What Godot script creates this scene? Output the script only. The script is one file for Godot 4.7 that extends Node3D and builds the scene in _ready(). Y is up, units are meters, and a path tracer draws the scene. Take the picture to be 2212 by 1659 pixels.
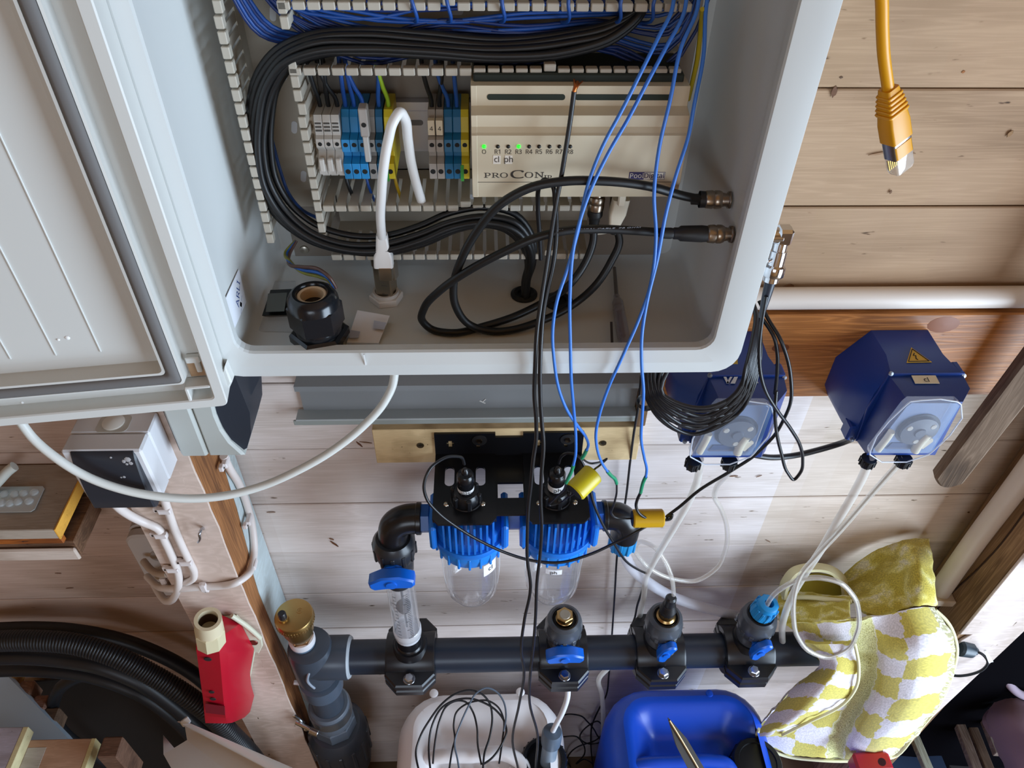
extends Node3D

# ---------------------------------------------------------------- set-up
func set_up() -> void:
	var cam := Camera3D.new()
	cam.name = "camera"
	cam.fov = 53.0749
	cam.near = 0.01
	cam.transform = Transform3D(Basis(V(.9994,.0147,.0301), V(.0099,.7276,-.6859), V(-.032,.6858,.7271)), V(0,1.72,.65))
	cam.current = true
	add_child(cam)
	var e := Environment.new()
	e.background_mode = Environment.BG_SKY
	var sk := ProceduralSkyMaterial.new()
	sk.sky_top_color = Color(.55, .72, .95)
	sk.sky_horizon_color = Color(.86, .92, 1)
	sk.ground_bottom_color = Color(.35, .36, .34)
	sk.ground_horizon_color = Color(.7, .74, .78)
	e.sky = Sky.new()
	e.sky.sky_material = sk
	e.background_energy_multiplier = 1.0
	e.tonemap_mode = Environment.TONE_MAPPER_LINEAR
	e.tonemap_exposure = 1.07
	e.sdfgi_enabled = true
	e.ssao_enabled = true
	e.ssil_enabled = true
	var we := WorldEnvironment.new()
	we.name = "daylight_sky"
	we.environment = e
	add_child(we)
	# daylight through the open shed door in the right wall
	daylight("doorway_daylight", V(1.62, .82, 1.15), V(0, .86, .75), Vector2(1.1, 1.55), 6.6, Color(.84, .92, 1))
	# soft fill light from an unseen window added in the front wall
	daylight("window_fill", V(-.2, 1.5, 2.2), V(-.1, 1.1, .5), Vector2(.9, .7), .75, Color(.92, .96, 1))

func daylight(called: String, at: Vector3, to: Vector3, size: Vector2, energy: float, c: Color) -> void:
	var l := AreaLight3D.new()
	l.name = called
	l.area_size = size
	l.light_energy = energy
	l.light_color = c
	l.area_range = 8
	l.area_attenuation = 2
	l.shadow_enabled = true
	add_child(l)
	l.look_at_from_position(at, to)

# ---------------------------------------------------------------- helpers
func V(x: float, y: float, z: float) -> Vector3:
	return Vector3(x, y, z)

class B:
	var v := PackedVector3Array()
	var n := PackedVector3Array()
	var u := PackedVector2Array()
	var c := PackedColorArray()
	var col := Color.WHITE
	var tinted := false
	func tri(a: Vector3, b: Vector3, d: Vector3, na: Vector3, nb: Vector3, nd: Vector3, ua := Vector2(), ub := Vector2(), ud := Vector2()) -> void:
		if (b - a).cross(d - a).dot(na + nb + nd) > 0.0:
			v.append_array([a, d, b]); n.append_array([na, nd, nb]); u.append_array([ua, ud, ub])
		else:
			v.append_array([a, b, d]); n.append_array([na, nb, nd]); u.append_array([ua, ub, ud])
		if tinted:
			c.append_array([col, col, col])
	func quad_at(a: Vector3, b2: Vector3, d: Vector3, e: Vector3, th := .0004) -> B:
		var k := (d - a).cross(e - b2).normalized() * th
		quad(a + k, b2 + k, d + k, e + k); quad(a, b2, d, e)
		quad(a, b2, b2 + k, a + k); quad(b2, d, d + k, b2 + k); quad(d, e, e + k, d + k); quad(e, a, a + k, e + k)
		return self
	func quad(a: Vector3, b: Vector3, d: Vector3, e: Vector3, m := Vector3.ZERO, uvs := [Vector2(0, 0), Vector2(1, 0), Vector2(1, 1), Vector2(0, 1)]) -> void:
		if m == Vector3.ZERO:
			m = (d - a).cross(e - b).normalized()
		tri(a, b, d, m, m, m, uvs[0], uvs[1], uvs[2])
		tri(a, d, e, m, m, m, uvs[0], uvs[2], uvs[3])
	# chamfered box, centre and size
	func box(at: Vector3, s: Vector3, bev := 0.0, bs := Basis.IDENTITY) -> B:
		var h := s / 2.0
		bev = minf(bev, minf(h.x, minf(h.y, h.z)) * .9)
		for ax in 3:
			var a1 := (ax + 1) % 3
			var a2 := (ax + 2) % 3
			for sg in [-1.0, 1.0]:
				var p := []
				for k in [[-1, -1], [1, -1], [1, 1], [-1, 1]]:
					var q := Vector3()
					q[ax] = sg * h[ax]
					q[a1] = k[0] * (h[a1] - bev)
					q[a2] = k[1] * (h[a2] - bev)
					p.append(at + bs * q)
				var m := Vector3()
				m[ax] = sg
				quad(p[0], p[1], p[2], p[3], bs * m)
				if bev > 0.0:
					for s1 in [-1.0, 1.0]:
						var e := []
						for k in [-1.0, 1.0]:
							var q := Vector3()
							q[ax] = sg * h[ax]; q[a1] = s1 * (h[a1] - bev); q[a2] = k * (h[a2] - bev)
							var r := Vector3()
							r[ax] = sg * (h[ax] - bev); r[a1] = s1 * h[a1]; r[a2] = k * (h[a2] - bev)
							e.append([at + bs * q, at + bs * r])
						var mm := Vector3()
						mm[ax] = sg; mm[a1] = s1
						quad(e[0][0], e[1][0], e[1][1], e[0][1], bs * mm.normalized())
		if bev > 0.0:
			for i in 8:
				var sg := Vector3(1 if i & 1 else -1, 1 if i & 2 else -1, 1 if i & 4 else -1)
				var w := h - Vector3.ONE * bev
				var m := bs * sg.normalized()
				tri(at + bs * (sg * Vector3(h.x, w.y, w.z)), at + bs * (sg * Vector3(w.x, h.y, w.z)), at + bs * (sg * Vector3(w.x, w.y, h.z)), m, m, m)
		return self
	# box from corner to corner
	func bx(lo: Vector3, hi: Vector3, bev := 0.0) -> B:
		return box((lo + hi) / 2.0, (hi - lo).abs(), bev)
	# turned shape: profile of (radius, height) about the local y axis
	func lathe(prof: Array, xf: Transform3D, seg := 24, crease := .8, from := 0.0, arc := TAU) -> B:
		var nn := []
		for i in prof.size() - 1:
			var d: Vector2 = (prof[i + 1] - prof[i]).normalized()
			nn.append(Vector2(d.y, -d.x))
		for i in prof.size() - 1:
			var n0: Vector2 = nn[i]
			var n1: Vector2 = nn[i]
			if i > 0 and nn[i - 1].dot(nn[i]) > crease:
				n0 = (nn[i - 1] + nn[i]).normalized()
			if i < nn.size() - 1 and nn[i + 1].dot(nn[i]) > crease:
				n1 = (nn[i + 1] + nn[i]).normalized()
			for k in seg:
				var t0 := from + arc * k / seg
				var t1 := from + arc * (k + 1) / seg
				var a := [Vector3(cos(t0), 0, sin(t0)), Vector3(cos(t1), 0, sin(t1))]
				var p := []
				var m := []
				for q in [[0, 0], [0, 1], [1, 1], [1, 0]]:
					var pf: Vector2 = prof[i + q[0]]
					var nf: Vector2 = n0 if q[0] == 0 else n1
					p.append(xf * (a[q[1]] * pf.x + Vector3.UP * pf.y))
					m.append((xf.basis * (a[q[1]] * nf.x + Vector3.UP * nf.y)).normalized())
				if prof[i].x > 1e-6:
					tri(p[0], p[1], p[2], m[0], m[1], m[2], Vector2(float(k) / seg, i), Vector2((k + 1.0) / seg, i), Vector2((k + 1.0) / seg, i + 1))
				if prof[i + 1].x > 1e-6:
					tri(p[0], p[2], p[3], m[0], m[2], m[3], Vector2(float(k) / seg, i), Vector2((k + 1.0) / seg, i + 1), Vector2(float(k) / seg, i + 1))
		return self
	# solid cylinder between two points with small chamfers
	func cyl(a: Vector3, b: Vector3, r: float, r2 := -1.0, seg := 20, bev := .0008) -> B:
		if r2 < 0.0:
			r2 = r
		var h := a.distance_to(b)
		bev = minf(bev, minf(h, minf(r, r2)) * .4)
		return lathe([Vector2(0, 0), Vector2(r - bev, 0), Vector2(r, bev), Vector2(r2, h - bev), Vector2(r2 - bev, h), Vector2(0, h)], along(a, b), seg)
	static func along(a: Vector3, b: Vector3, turn := 0.0) -> Transform3D:
		var y := (b - a).normalized()
		var x := y.cross(Vector3.BACK if absf(y.z) < .9 else Vector3.RIGHT).normalized()
		return Transform3D(Basis(x, y, x.cross(y)) * Basis(Vector3.UP, turn), a)
	# round cable or hose through points
	func tube(raw: Array, r: float, seg := 8, sub := 5, rf: Variant = null) -> B:
		var pts := smooth(raw, sub)
		var N := pts.size()
		var tang := (pts[1] - pts[0]).normalized() as Vector3
		var x := tang.cross(Vector3.UP if absf(tang.y) < .9 else Vector3.RIGHT).normalized()
		var rings := []
		var nrm := []
		for i in N:
			var t: Vector3 = (pts[mini(i + 1, N - 1)] - pts[maxi(i - 1, 0)]).normalized()
			x = (x - t * x.dot(t)).normalized()
			var y := t.cross(x)
			var rr := r
			if rf != null:
				rr = rf.call(float(i) / (N - 1))
			var ring := PackedVector3Array()
			var rn := PackedVector3Array()
			for k in seg:
				var d := x * cos(TAU * k / seg) + y * sin(TAU * k / seg)
				ring.append(pts[i] + d * rr)
				rn.append(d)
			rings.append(ring)
			nrm.append(rn)
		for i in N - 1:
			for k in seg:
				var l := (k + 1) % seg
				tri(rings[i][k], rings[i][l], rings[i + 1][l], nrm[i][k], nrm[i][l], nrm[i + 1][l])
				tri(rings[i][k], rings[i + 1][l], rings[i + 1][k], nrm[i][k], nrm[i + 1][l], nrm[i + 1][k])
		for e in [0, N - 1]:
			var m: Vector3 = (pts[0] - pts[1] if e == 0 else pts[N - 1] - pts[N - 2]).normalized()
			for k in seg:
				tri(pts[e], rings[e][k], rings[e][(k + 1) % seg], m, m, m)
		return self
	static func smooth(p: Array, sub: int) -> PackedVector3Array:
		var o := PackedVector3Array()
		for i in p.size() - 1:
			var a: Vector3 = p[maxi(i - 1, 0)]
			var b: Vector3 = p[i]
			var d: Vector3 = p[i + 1]
			var e: Vector3 = p[mini(i + 2, p.size() - 1)]
			for k in sub:
				o.append(b.cubic_interpolate_in_time(d, a, e, float(k) / sub, maxf(b.distance_to(d), 1e-5), -maxf(a.distance_to(b), 1e-5), maxf(b.distance_to(d), 1e-5) + maxf(d.distance_to(e), 1e-5)))
		o.append(p[-1])
		return o
	# extruded outline: polygon in local xy, from z = 0 to depth, chamfered front and back
	func prism(poly: Array, depth: float, xf := Transform3D.IDENTITY, bev := 0.0, soft := false) -> B:
		var pp := PackedVector2Array(poly)
		if Geometry2D.is_polygon_clockwise(pp):
			pp.reverse()
		var inn := PackedVector2Array(pp)
		var N := pp.size()
		if bev > 0.0:
			for i in N:
				var e0 := (pp[i] - pp[(i + N - 1) % N]).normalized()
				var e1 := (pp[(i + 1) % N] - pp[i]).normalized()
				var m := (Vector2(-e0.y, e0.x) + Vector2(-e1.y, e1.x)).normalized()
				inn[i] = pp[i] + m * bev / maxf(.5, m.dot(Vector2(-e0.y, e0.x)))
		var ids := Geometry2D.triangulate_polygon(inn)
		for q in [[0.0, Vector3.FORWARD], [depth, Vector3.BACK]]:
			var m: Vector3 = (xf.basis * q[1]).normalized()
			for i in range(0, ids.size(), 3):
				tri(xf * Vector3(inn[ids[i]].x, inn[ids[i]].y, q[0]), xf * Vector3(inn[ids[i + 1]].x, inn[ids[i + 1]].y, q[0]), xf * Vector3(inn[ids[i + 2]].x, inn[ids[i + 2]].y, q[0]), m, m, m, inn[ids[i]], inn[ids[i + 1]], inn[ids[i + 2]])
		var en := []
		for i in N:
			var e := (pp[(i + 1) % N] - pp[i]).normalized()
			en.append(Vector3(e.y, -e.x, 0))
		for i in N:
			var j := (i + 1) % N
			var m: Vector3 = en[i]
			var ma := m
			var mb := m
			if soft:
				ma = (en[(i + N - 1) % N] + m).normalized()
				mb = (en[j] + m).normalized()
			for q in ([[pp, bev, pp, depth - bev, Vector3.ZERO], [inn, 0.0, pp, bev, Vector3.FORWARD], [pp, depth - bev, inn, depth, Vector3.BACK]] if bev > 0.0 else [[pp, 0.0, pp, depth, Vector3.ZERO]]):
				var p := [xf * Vector3(q[0][i].x, q[0][i].y, q[1]), xf * Vector3(q[0][j].x, q[0][j].y, q[1]), xf * Vector3(q[2][j].x, q[2][j].y, q[3]), xf * Vector3(q[2][i].x, q[2][i].y, q[3])]
				var xa: Vector3 = (xf.basis * (ma + q[4])).normalized()
				var xb: Vector3 = (xf.basis * (mb + q[4])).normalized()
				tri(p[0], p[1], p[2], xa, xb, xb)
				tri(p[0], p[2], p[3], xa, xb, xa)
		return self
	# skin over rings of equal point counts; flat or smooth across, caps optional
	func loft(rings: Array, closed := true, caps := true, crease := .6) -> B:
		var N: int = rings[0].size()
		var K := N if closed else N - 1
		var mid := Vector3()
		for r in rings:
			for p in r:
				mid += p
		mid /= rings.size() * N
		var fn := []
		for i in rings.size() - 1:
			var row := []
			for k in K:
				var l := (k + 1) % N
				var m: Vector3 = (rings[i + 1][l] - rings[i][k]).cross(rings[i + 1][k] - rings[i][l])
				row.append(m.normalized())
			fn.append(row)
		# one orientation for the whole skin
		var s := 0.0
		for i in fn.size():
			for k in K:
				s += fn[i][k].dot((rings[i][k] + rings[i + 1][(k + 1) % N]) / 2.0 - mid)
		var sg := 1.0 if s >= 0.0 else -1.0
		for i in fn.size():
			for k in K:
				var l := (k + 1) % N
				var m: Vector3 = fn[i][k] * sg
				var c4 := []
				for q in [[i, k], [i, l], [i + 1, l], [i + 1, k]]:
					var acc := Vector3()
					for di in [-1, 0]:
						for dk in [-1, 0]:
							var a: int = q[0] + di
							var b: int = q[1] + dk
							if a < 0 or a >= fn.size():
								continue
							if closed:
								b = (b + N) % N
							elif b < 0 or b >= K:
								continue
							var o: Vector3 = fn[a][b] * sg
							if o.dot(m) > crease:
								acc += o
					c4.append(acc.normalized() if acc.length() > 1e-6 else m)
				var uu := [Vector2(float(k) / K, float(i) / fn.size()), Vector2((k + 1.0) / K, float(i) / fn.size()), Vector2((k + 1.0) / K, (i + 1.0) / fn.size()), Vector2(float(k) / K, (i + 1.0) / fn.size())]
				tri(rings[i][k], rings[i][l], rings[i + 1][l], c4[0], c4[1], c4[2], uu[0], uu[1], uu[2])
				tri(rings[i][k], rings[i + 1][l], rings[i + 1][k], c4[0], c4[2], c4[3], uu[0], uu[2], uu[3])
		if caps and closed:
			for e in [0, rings.size() - 1]:
				var o := Vector3()
				for p in rings[e]:
					o += p
				o /= N
				var oo := Vector3()
				for p in rings[1 if e == 0 else e - 1]:
					oo += p
				oo /= N
				var m := Vector3()
				for k in N:
					m += (rings[e][k] - o).cross(rings[e][(k + 1) % N] - o)
				m = m.normalized()
				if m.dot(o - oo) < 0.0:
					m = -m
				for k in N:
					tri(o, rings[e][k], rings[e][(k + 1) % N], m, m, m)
		return self
	func add(o: B, xf := Transform3D.IDENTITY) -> B:
		for p in o.v:
			v.append(xf * p)
		for p in o.n:
			n.append((xf.basis * p).normalized())
		u.append_array(o.u)
		c.append_array(o.c)
		return self
	func mesh(shift := Vector3.ZERO) -> ArrayMesh:
		var a := []
		a.resize(Mesh.ARRAY_MAX)
		if shift != Vector3.ZERO:
			for i in v.size():
				v[i] -= shift
		a[Mesh.ARRAY_VERTEX] = v
		a[Mesh.ARRAY_NORMAL] = n
		a[Mesh.ARRAY_TEX_UV] = u
		if tinted:
			a[Mesh.ARRAY_COLOR] = c
		var m := ArrayMesh.new()
		m.add_surface_from_arrays(Mesh.PRIMITIVE_TRIANGLES, a)
		return m

func b() -> B:
	return B.new()

func tag(o: Node3D, label: String, category: String, group := "") -> Node3D:
	o.set_meta("label", label)
	if category:
		o.set_meta("category", category)
	if group:
		o.set_meta("group", group)
	return o

# a thing with parts: a node at its base
func thing(called: String, label: String, category: String, at: Vector3, group := "") -> Node3D:
	var o := Node3D.new()
	o.name = called
	o.position = at
	add_child(o, true)
	return tag(o, label, category, group)

# a part, its shape given in room coordinates
func part(o: Node3D, called: String, s: B, m: Material, label := "") -> MeshInstance3D:
	var i := MeshInstance3D.new()
	i.name = called
	var q: Node3D = o
	var off := Vector3()
	while q != self and q != null:
		off += q.position
		q = q.get_parent() as Node3D
	i.mesh = s.mesh(off)
	i.material_override = null
	i.mesh.surface_set_material(0, m)
	o.add_child(i, true)
	if label:
		i.set_meta("label", label)
	return i

# a thing of one mesh
func solo(called: String, s: B, m: Material, label: String, category: String, group := "") -> MeshInstance3D:
	var bb := AABB(s.v[0], Vector3.ZERO)
	for p in s.v:
		bb = bb.expand(p)
	var base := bb.get_center() - Vector3(0, bb.size.y / 2.0, 0)
	var i := MeshInstance3D.new()
	i.name = called
	i.mesh = s.mesh(base)
	i.mesh.surface_set_material(0, m)
	i.position = base
	add_child(i, true)
	tag(i, label, category, group)
	return i

func struct(called: String, at := Vector3.ZERO) -> Node3D:
	var o := Node3D.new()
	o.name = called
	o.position = at
	o.set_meta("kind", "structure")
	add_child(o, true)
	return o

# lettering as thin raised print
func text(o: Node3D, called: String, s: String, xf: Transform3D, h: float, m: Material, serif := false, wide := 1.0) -> MeshInstance3D:
	var t := TextMesh.new()
	var f := SystemFont.new()
	f.font_names = PackedStringArray(["Droid Serif" if serif else "Droid Sans"])
	t.font = f
	t.font_size = 48
	t.pixel_size = h / 48.0
	t.depth = .0002
	t.text = s
	t.curve_step = 2.0
	t.material = m
	var i := MeshInstance3D.new()
	i.name = called
	i.mesh = t
	var off := Vector3()
	var q: Node3D = o
	while q != self and q != null:
		off += q.position
		q = q.get_parent() as Node3D
	i.transform = Transform3D(xf.basis.scaled_local(V(wide, 1, 1)), xf.origin - off)
	o.add_child(i, true)
	return i

var mats := {}
func m(hex: String, rough := .5, metal := 0.0, name := "") -> StandardMaterial3D:
	var key := "%s/%.2f/%.2f/%s" % [hex, rough, metal, name]
	if not mats.has(key):
		var x := StandardMaterial3D.new()
		x.albedo_color = Color(hex)
		x.roughness = rough
		x.metallic = metal
		mats[key] = x
	return mats[key]

func pane(hex: String, alpha: float, rough := .08) -> StandardMaterial3D:
	var key := "pane%s%.2f%.2f" % [hex, alpha, rough]
	if not mats.has(key):
		var x := StandardMaterial3D.new()
		x.albedo_color = Color(Color(hex), alpha)
		x.transparency = BaseMaterial3D.TRANSPARENCY_ALPHA
		x.roughness = rough
		mats[key] = x
	return mats[key]

# wood grain: streaks along the first axis, specks and darker patches; a grey picture that tints the board's own colour
func grain_image(sd: int, streak: float, specks: float, blotch: float, upright := false) -> ImageTexture:
	var f := FastNoiseLite.new()
	f.seed = sd
	f.noise_type = FastNoiseLite.TYPE_SIMPLEX_SMOOTH
	f.fractal_octaves = 5
	f.frequency = .03
	var a := f.get_seamless_image(64, 512)
	a.convert(Image.FORMAT_L8)
	a.resize(1024, 512, Image.INTERPOLATE_CUBIC)
	f.seed = sd + 7
	f.frequency = .05
	f.fractal_octaves = 4
	var c := f.get_seamless_image(512, 512)
	c.convert(Image.FORMAT_L8)
	c.resize(1024, 512, Image.INTERPOLATE_BILINEAR)
	f.seed = sd + 13
	f.frequency = .012
	f.fractal_octaves = 3
	var d := f.get_seamless_image(256, 256)
	d.convert(Image.FORMAT_L8)
	d.resize(1024, 512, Image.INTERPOLATE_CUBIC)
	var pa := a.get_data()
	var pc := c.get_data()
	var pd := d.get_data()
	var o := PackedByteArray()
	o.resize(1024 * 512 * 3)
	for i in 1024 * 512:
		var s := pa[i] / 255.0
		var t := pc[i] / 255.0
		var w := pd[i] / 255.0
		var k := 1.0 - streak * absf(sin(s * 14.0)) * (.4 + .6 * w) - blotch * maxf(0.0, w - .45) * 2.0
		if t > .84 and w > .5:
			k -= specks * (t - .84) * 5.0 * smoothstep(.5, .65, w)
		k = clampf(k, .12, 1.0)
		o[i * 3] = int(255.0 * k)
		o[i * 3 + 1] = int(255.0 * pow(k, 1.15))
		o[i * 3 + 2] = int(255.0 * pow(k, 1.35))
	var im := Image.create_from_data(1024, 512, false, Image.FORMAT_RGB8, o)
	if upright:
		im.rotate_90(CLOCKWISE)
	return ImageTexture.create_from_image(im)

func wood(hex: String, tex: Texture2D, sc: Vector3, rough := .75, off := Vector3.ZERO, relief := .06) -> StandardMaterial3D:
	var x := StandardMaterial3D.new()
	x.albedo_color = Color(hex)
	x.albedo_texture = tex
	x.vertex_color_use_as_albedo = true
	x.uv1_triplanar = true
	x.uv1_world_triplanar = true
	x.uv1_scale = sc
	x.uv1_offset = off
	x.roughness = rough
	if relief > 0.0:
		x.heightmap_enabled = true
		x.heightmap_texture = tex
		x.heightmap_scale = relief
	return x

# board whose paint changes along its length: (place along x, colour) stops
func board(lo: Vector3, hi: Vector3, stops: Array, cols := 28, bev := .0012) -> B:
	var s := b()
	s.tinted = true
	var N := cols
	for i in N:
		var x0 := lerpf(lo.x, hi.x, float(i) / N)
		var x1 := lerpf(lo.x, hi.x, float(i + 1) / N)
		s.col = shade(stops, (x0 + x1) / 2.0)
		s.quad(V(x0, lo.y + bev, hi.z), V(x1, lo.y + bev, hi.z), V(x1, hi.y - bev, hi.z), V(x0, hi.y - bev, hi.z), Vector3.BACK)
		s.quad(V(x0, hi.y, lo.z), V(x1, hi.y, lo.z), V(x1, hi.y, hi.z - bev), V(x0, hi.y, hi.z - bev), Vector3.UP)
		s.quad(V(x0, lo.y, lo.z), V(x1, lo.y, lo.z), V(x1, lo.y, hi.z - bev), V(x0, lo.y, hi.z - bev), Vector3.DOWN)
		s.quad(V(x0, hi.y, hi.z - bev), V(x1, hi.y, hi.z - bev), V(x1, hi.y - bev, hi.z), V(x0, hi.y - bev, hi.z), V(0, .7, .7))
		s.quad(V(x0, lo.y, hi.z - bev), V(x1, lo.y, hi.z - bev), V(x1, lo.y + bev, hi.z), V(x0, lo.y + bev, hi.z), V(0, -.7, .7))
	for q in [[lo.x, Vector3.LEFT], [hi.x, Vector3.RIGHT]]:
		s.quad(V(q[0], lo.y, lo.z), V(q[0], hi.y, lo.z), V(q[0], hi.y, hi.z), V(q[0], lo.y, hi.z), q[1])
	s.quad(V(lo.x, lo.y, lo.z), V(hi.x, lo.y, lo.z), V(hi.x, hi.y, lo.z), V(lo.x, hi.y, lo.z), Vector3.FORWARD)
	return s

func shade(stops: Array, x: float) -> Color:
	for i in stops.size() - 1:
		if x < stops[i + 1][0]:
			var t := clampf((x - stops[i][0]) / (stops[i + 1][0] - stops[i][0]), 0, 1)
			return Color(stops[i][1]).srgb_to_linear().lerp(Color(stops[i + 1][1]).srgb_to_linear(), t)
	return Color(stops[-1][1]).srgb_to_linear()

# tinted whole-colour box for wood
func plain(s: B) -> B:
	return s

func ngon(k: int, r: float, turn := 0.0) -> Array:
	var p := []
	for i in k:
		p.append(Vector2(r, 0).rotated(TAU * i / k + turn))
	return p

# rounded rectangle outline, counter-clockwise
func rrect(lo: Vector2, hi: Vector2, r: float, k := 5) -> Array:
	var p := []
	for q in [[hi.x - r, lo.y + r, -PI / 2], [hi.x - r, hi.y - r, 0.0], [lo.x + r, hi.y - r, PI / 2], [lo.x + r, lo.y + r, PI]]:
		for i in k + 1:
			p.append(Vector2(q[0], q[1]) + Vector2(r, 0).rotated(q[2] + PI / 2 * i / k))
	return p

func ring(p2: Array, z: float) -> Array:
	return p2.map(func(p): return V(p.x, p.y, z))

func up(at: Vector3) -> Transform3D:
	return Transform3D(Basis.IDENTITY, at)

# local x, y, z axes -> transform
func axes(x: Vector3, y: Vector3, at: Vector3) -> Transform3D:
	var xx := x.normalized()
	var zz := xx.cross(y).normalized()
	return Transform3D(Basis(xx, zz.cross(xx), zz), at)

# cable as a thing of its own
func wire(called: String, pts: Array, r: float, mt: Material, label: String, group := "", seg := 8, sub := 6, category := "cable") -> MeshInstance3D:
	return solo(called, b().tube(pts, r, seg, sub), mt, label, category, group)

func _ready() -> void:
	set_up()
	room()
	cabinet()
	ducts()
	controller()
	terminals()
	cabinet_bits()
	cabinet_cables()
	hydraulics()
	left_side()
	right_side()
	low_things()
	finish()

func finish() -> void:
	pass

var GR: Array = []
var pine: Array = []
func room() -> void:
	GR = [grain_image(3, .07, 1.0, .07), grain_image(21, .09, 1.3, .10), grain_image(5, .27, .7, .18), grain_image(40, .3, .6, .3, true)]
	var wb := struct("wall_back")
	# the boards of the back wall, whitewashed low on the left, barer to the upper right
	var ys := [-.12, -.01, .102, .214, .326, .438, .56, .664, .775, .887, .997, 1.11, 1.224, 1.338, 1.454, 1.57, 1.69, 1.81, 1.93, 2.05, 2.17, 2.32]
	var rng := RandomNumberGenerator.new()
	rng.seed = 11
	var pl := []
	for i in 3:
		pl.append(wood("ffffff", GR[i % 2], V(1, 4, 4), .8, V(.37 * i, .61 * i, 0)))
	for i in ys.size() - 1:
		var y0: float = ys[i] + (.0001 if ys[i] in [.775, .326, 1.224] else .0009)
		var y1: float = ys[i + 1] - (.0001 if ys[i + 1] in [.775, .326, 1.224] else .0009)
		var k := rng.randf_range(.94, 1.04)
		var f := func(h: String) -> Color: return Color(Color(h).r * k, Color(h).g * k, Color(h).b * k)
		var stops: Array
		if y0 > 1.2:
			stops = [[-1.3, f.call("bda893")], [.1, f.call("b29679")], [.5, f.call("ab8d6f")], [.9, f.call("a58668")]]  # bare wood, its colour darkened further for the weaker light up here
		else:
			var e := .40 + rng.randf_range(-.012, .012)
			stops = [[-1.3, f.call("cfb3a2")], [-.42, f.call("cdb1a0")], [-.3, f.call("e6dad4")], [e - .02, f.call("efe6e3")], [e + .006, f.call("e4d5c8")], [.75, f.call("d2bba5")]]
		part(wb, "plank", board(V(-1.4, y0, -.022 + rng.randf_range(-.001, .001)), V(1.7, y1, rng.randf_range(-.0012, .0004)), stops, 90), pl[i % 3])
	# knots, gouges and stains in the boards: place, length, width, turn, colour
	for q in [[V(-.2208,.7966,.0012), .017, .0028, -1.0, "6a4026"], [V(-.2231,.8079,.0012), .007, .003, -.6, "8d6a52"], [V(-.16,1.0066,.0012), .012, .0022, -1.0, "7a4f35"], [V(-.1516,1.0098,.0012), .016, .0016, -.2, "8f6f58"], [V(.3178,1.2436,.0012), .011, .006, .1, "8a6243"], [V(.3029,1.4515,.0012), .005, .009, .1, "6b4a33"], [V(.3874,1.3545,.0012), .002, .0035, 0, "7a5b41"], [V(.3625,1.3939,.0012), .02, .0018, .15, "9b7a5a"], [V(.3858,1.3952,.0012), .022, .0015, -.12, "9b7a5a"], [V(.4765,1.4132,.0012), .004, .006, -.3, "93704b"], [V(.3051,1.4639,.0012), .003, .0018, 0, "5d4331"], [V(.4095,1.4689,.0012), .003, .0022, .3, "9a6234"], [V(.3256,.9346,.0012), .012, .0014, .1, "96745c"], [V(.36,.9339,.0012), .008, .0012, .5, "96745c"], [V(.4089,.7857,.0012), .01, .0014, -.7, "a08470"], [V(-.6323,.734,.0012), .009, .0014, -.1, "9a7b69"], [V(-.6306,.6941,.0012), .012, .0012, .1, "927362"], [V(-.2956,.8719,.0012), .012, .002, 0, "a48d7c"], [V(.6816,.8475,.0012), .003, .002, 0, "6b4f3b"]]:
		var c: Vector3 = q[0]
		var kb := b()
		kb.tinted = true
		kb.col = Color(q[4]).srgb_to_linear()
		var oval := []
		for k in 14:
			oval.append(Vector2(q[1] * .5 * cos(TAU * k / 14.0) * (1.0 + .25 * sin(k * 2.7)), q[2] * .5 * sin(TAU * k / 14.0) * (1.0 + .25 * cos(k * 1.9))).rotated(q[3]))
		part(wb, "knot", kb.prism(oval, .0008, up(V(c.x, c.y, -.0002))), pl[0])
	part(wb, "backing", b().bx(V(-1.4, -.12, -.06), V(1.7, 2.32, -.024)), m("2a1d14", .9))
	# floor, other walls, ceiling
	var fl := struct("floor")
	part(fl, "slab", b().bx(V(-1.4, -.1, -.06), V(1.7, 0, 2.3)), m("6a543c", .9))
	var cw := wood("b98850", GR[0], V(1, 4, 4), .8)
	var ww := wood("bb8c56", GR[3], V(4, 1, 1), .8)
	part(struct("ceiling"), "boarding", tinted_box(V(-1.5, 2.32, -.06), V(1.8, 2.4, 2.4)), cw)
	part(struct("wall_left"), "boarding", tinted_box(V(-1.5, -.1, -.06), V(-1.4, 2.4, 2.4)), ww)
	var wr := struct("wall_right")
	# door opening between z .58 and 1.72
	for q in [[-.06, .58, -.1, 2.4], [.58, 1.72, 1.66, 2.4], [1.72, 2.4, -.1, 2.4]]:
		part(wr, "boarding", tinted_box(V(1.7, q[2], q[0]), V(1.8, q[3], q[1])), ww)
	var wf := struct("wall_front")
	# opening of the unseen window added for fill light, from x -.7 to .3
	for q in [[-1.4, -.7, 0, 2.32], [-.7, .3, 0, 1.12], [-.7, .3, 1.88, 2.32], [.3, 1.7, 0, 2.32]]:
		part(wf, "boarding", tinted_box(V(q[0], q[2], 2.3), V(q[1], q[3], 2.38)), cw)
	post()

func tinted_box(lo: Vector3, hi: Vector3, c := "ffffff", bev := 0.0) -> B:
	var s := b()
	s.tinted = true
	s.col = Color(c).srgb_to_linear()
	s.bx(lo, hi, bev)
	return s

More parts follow.
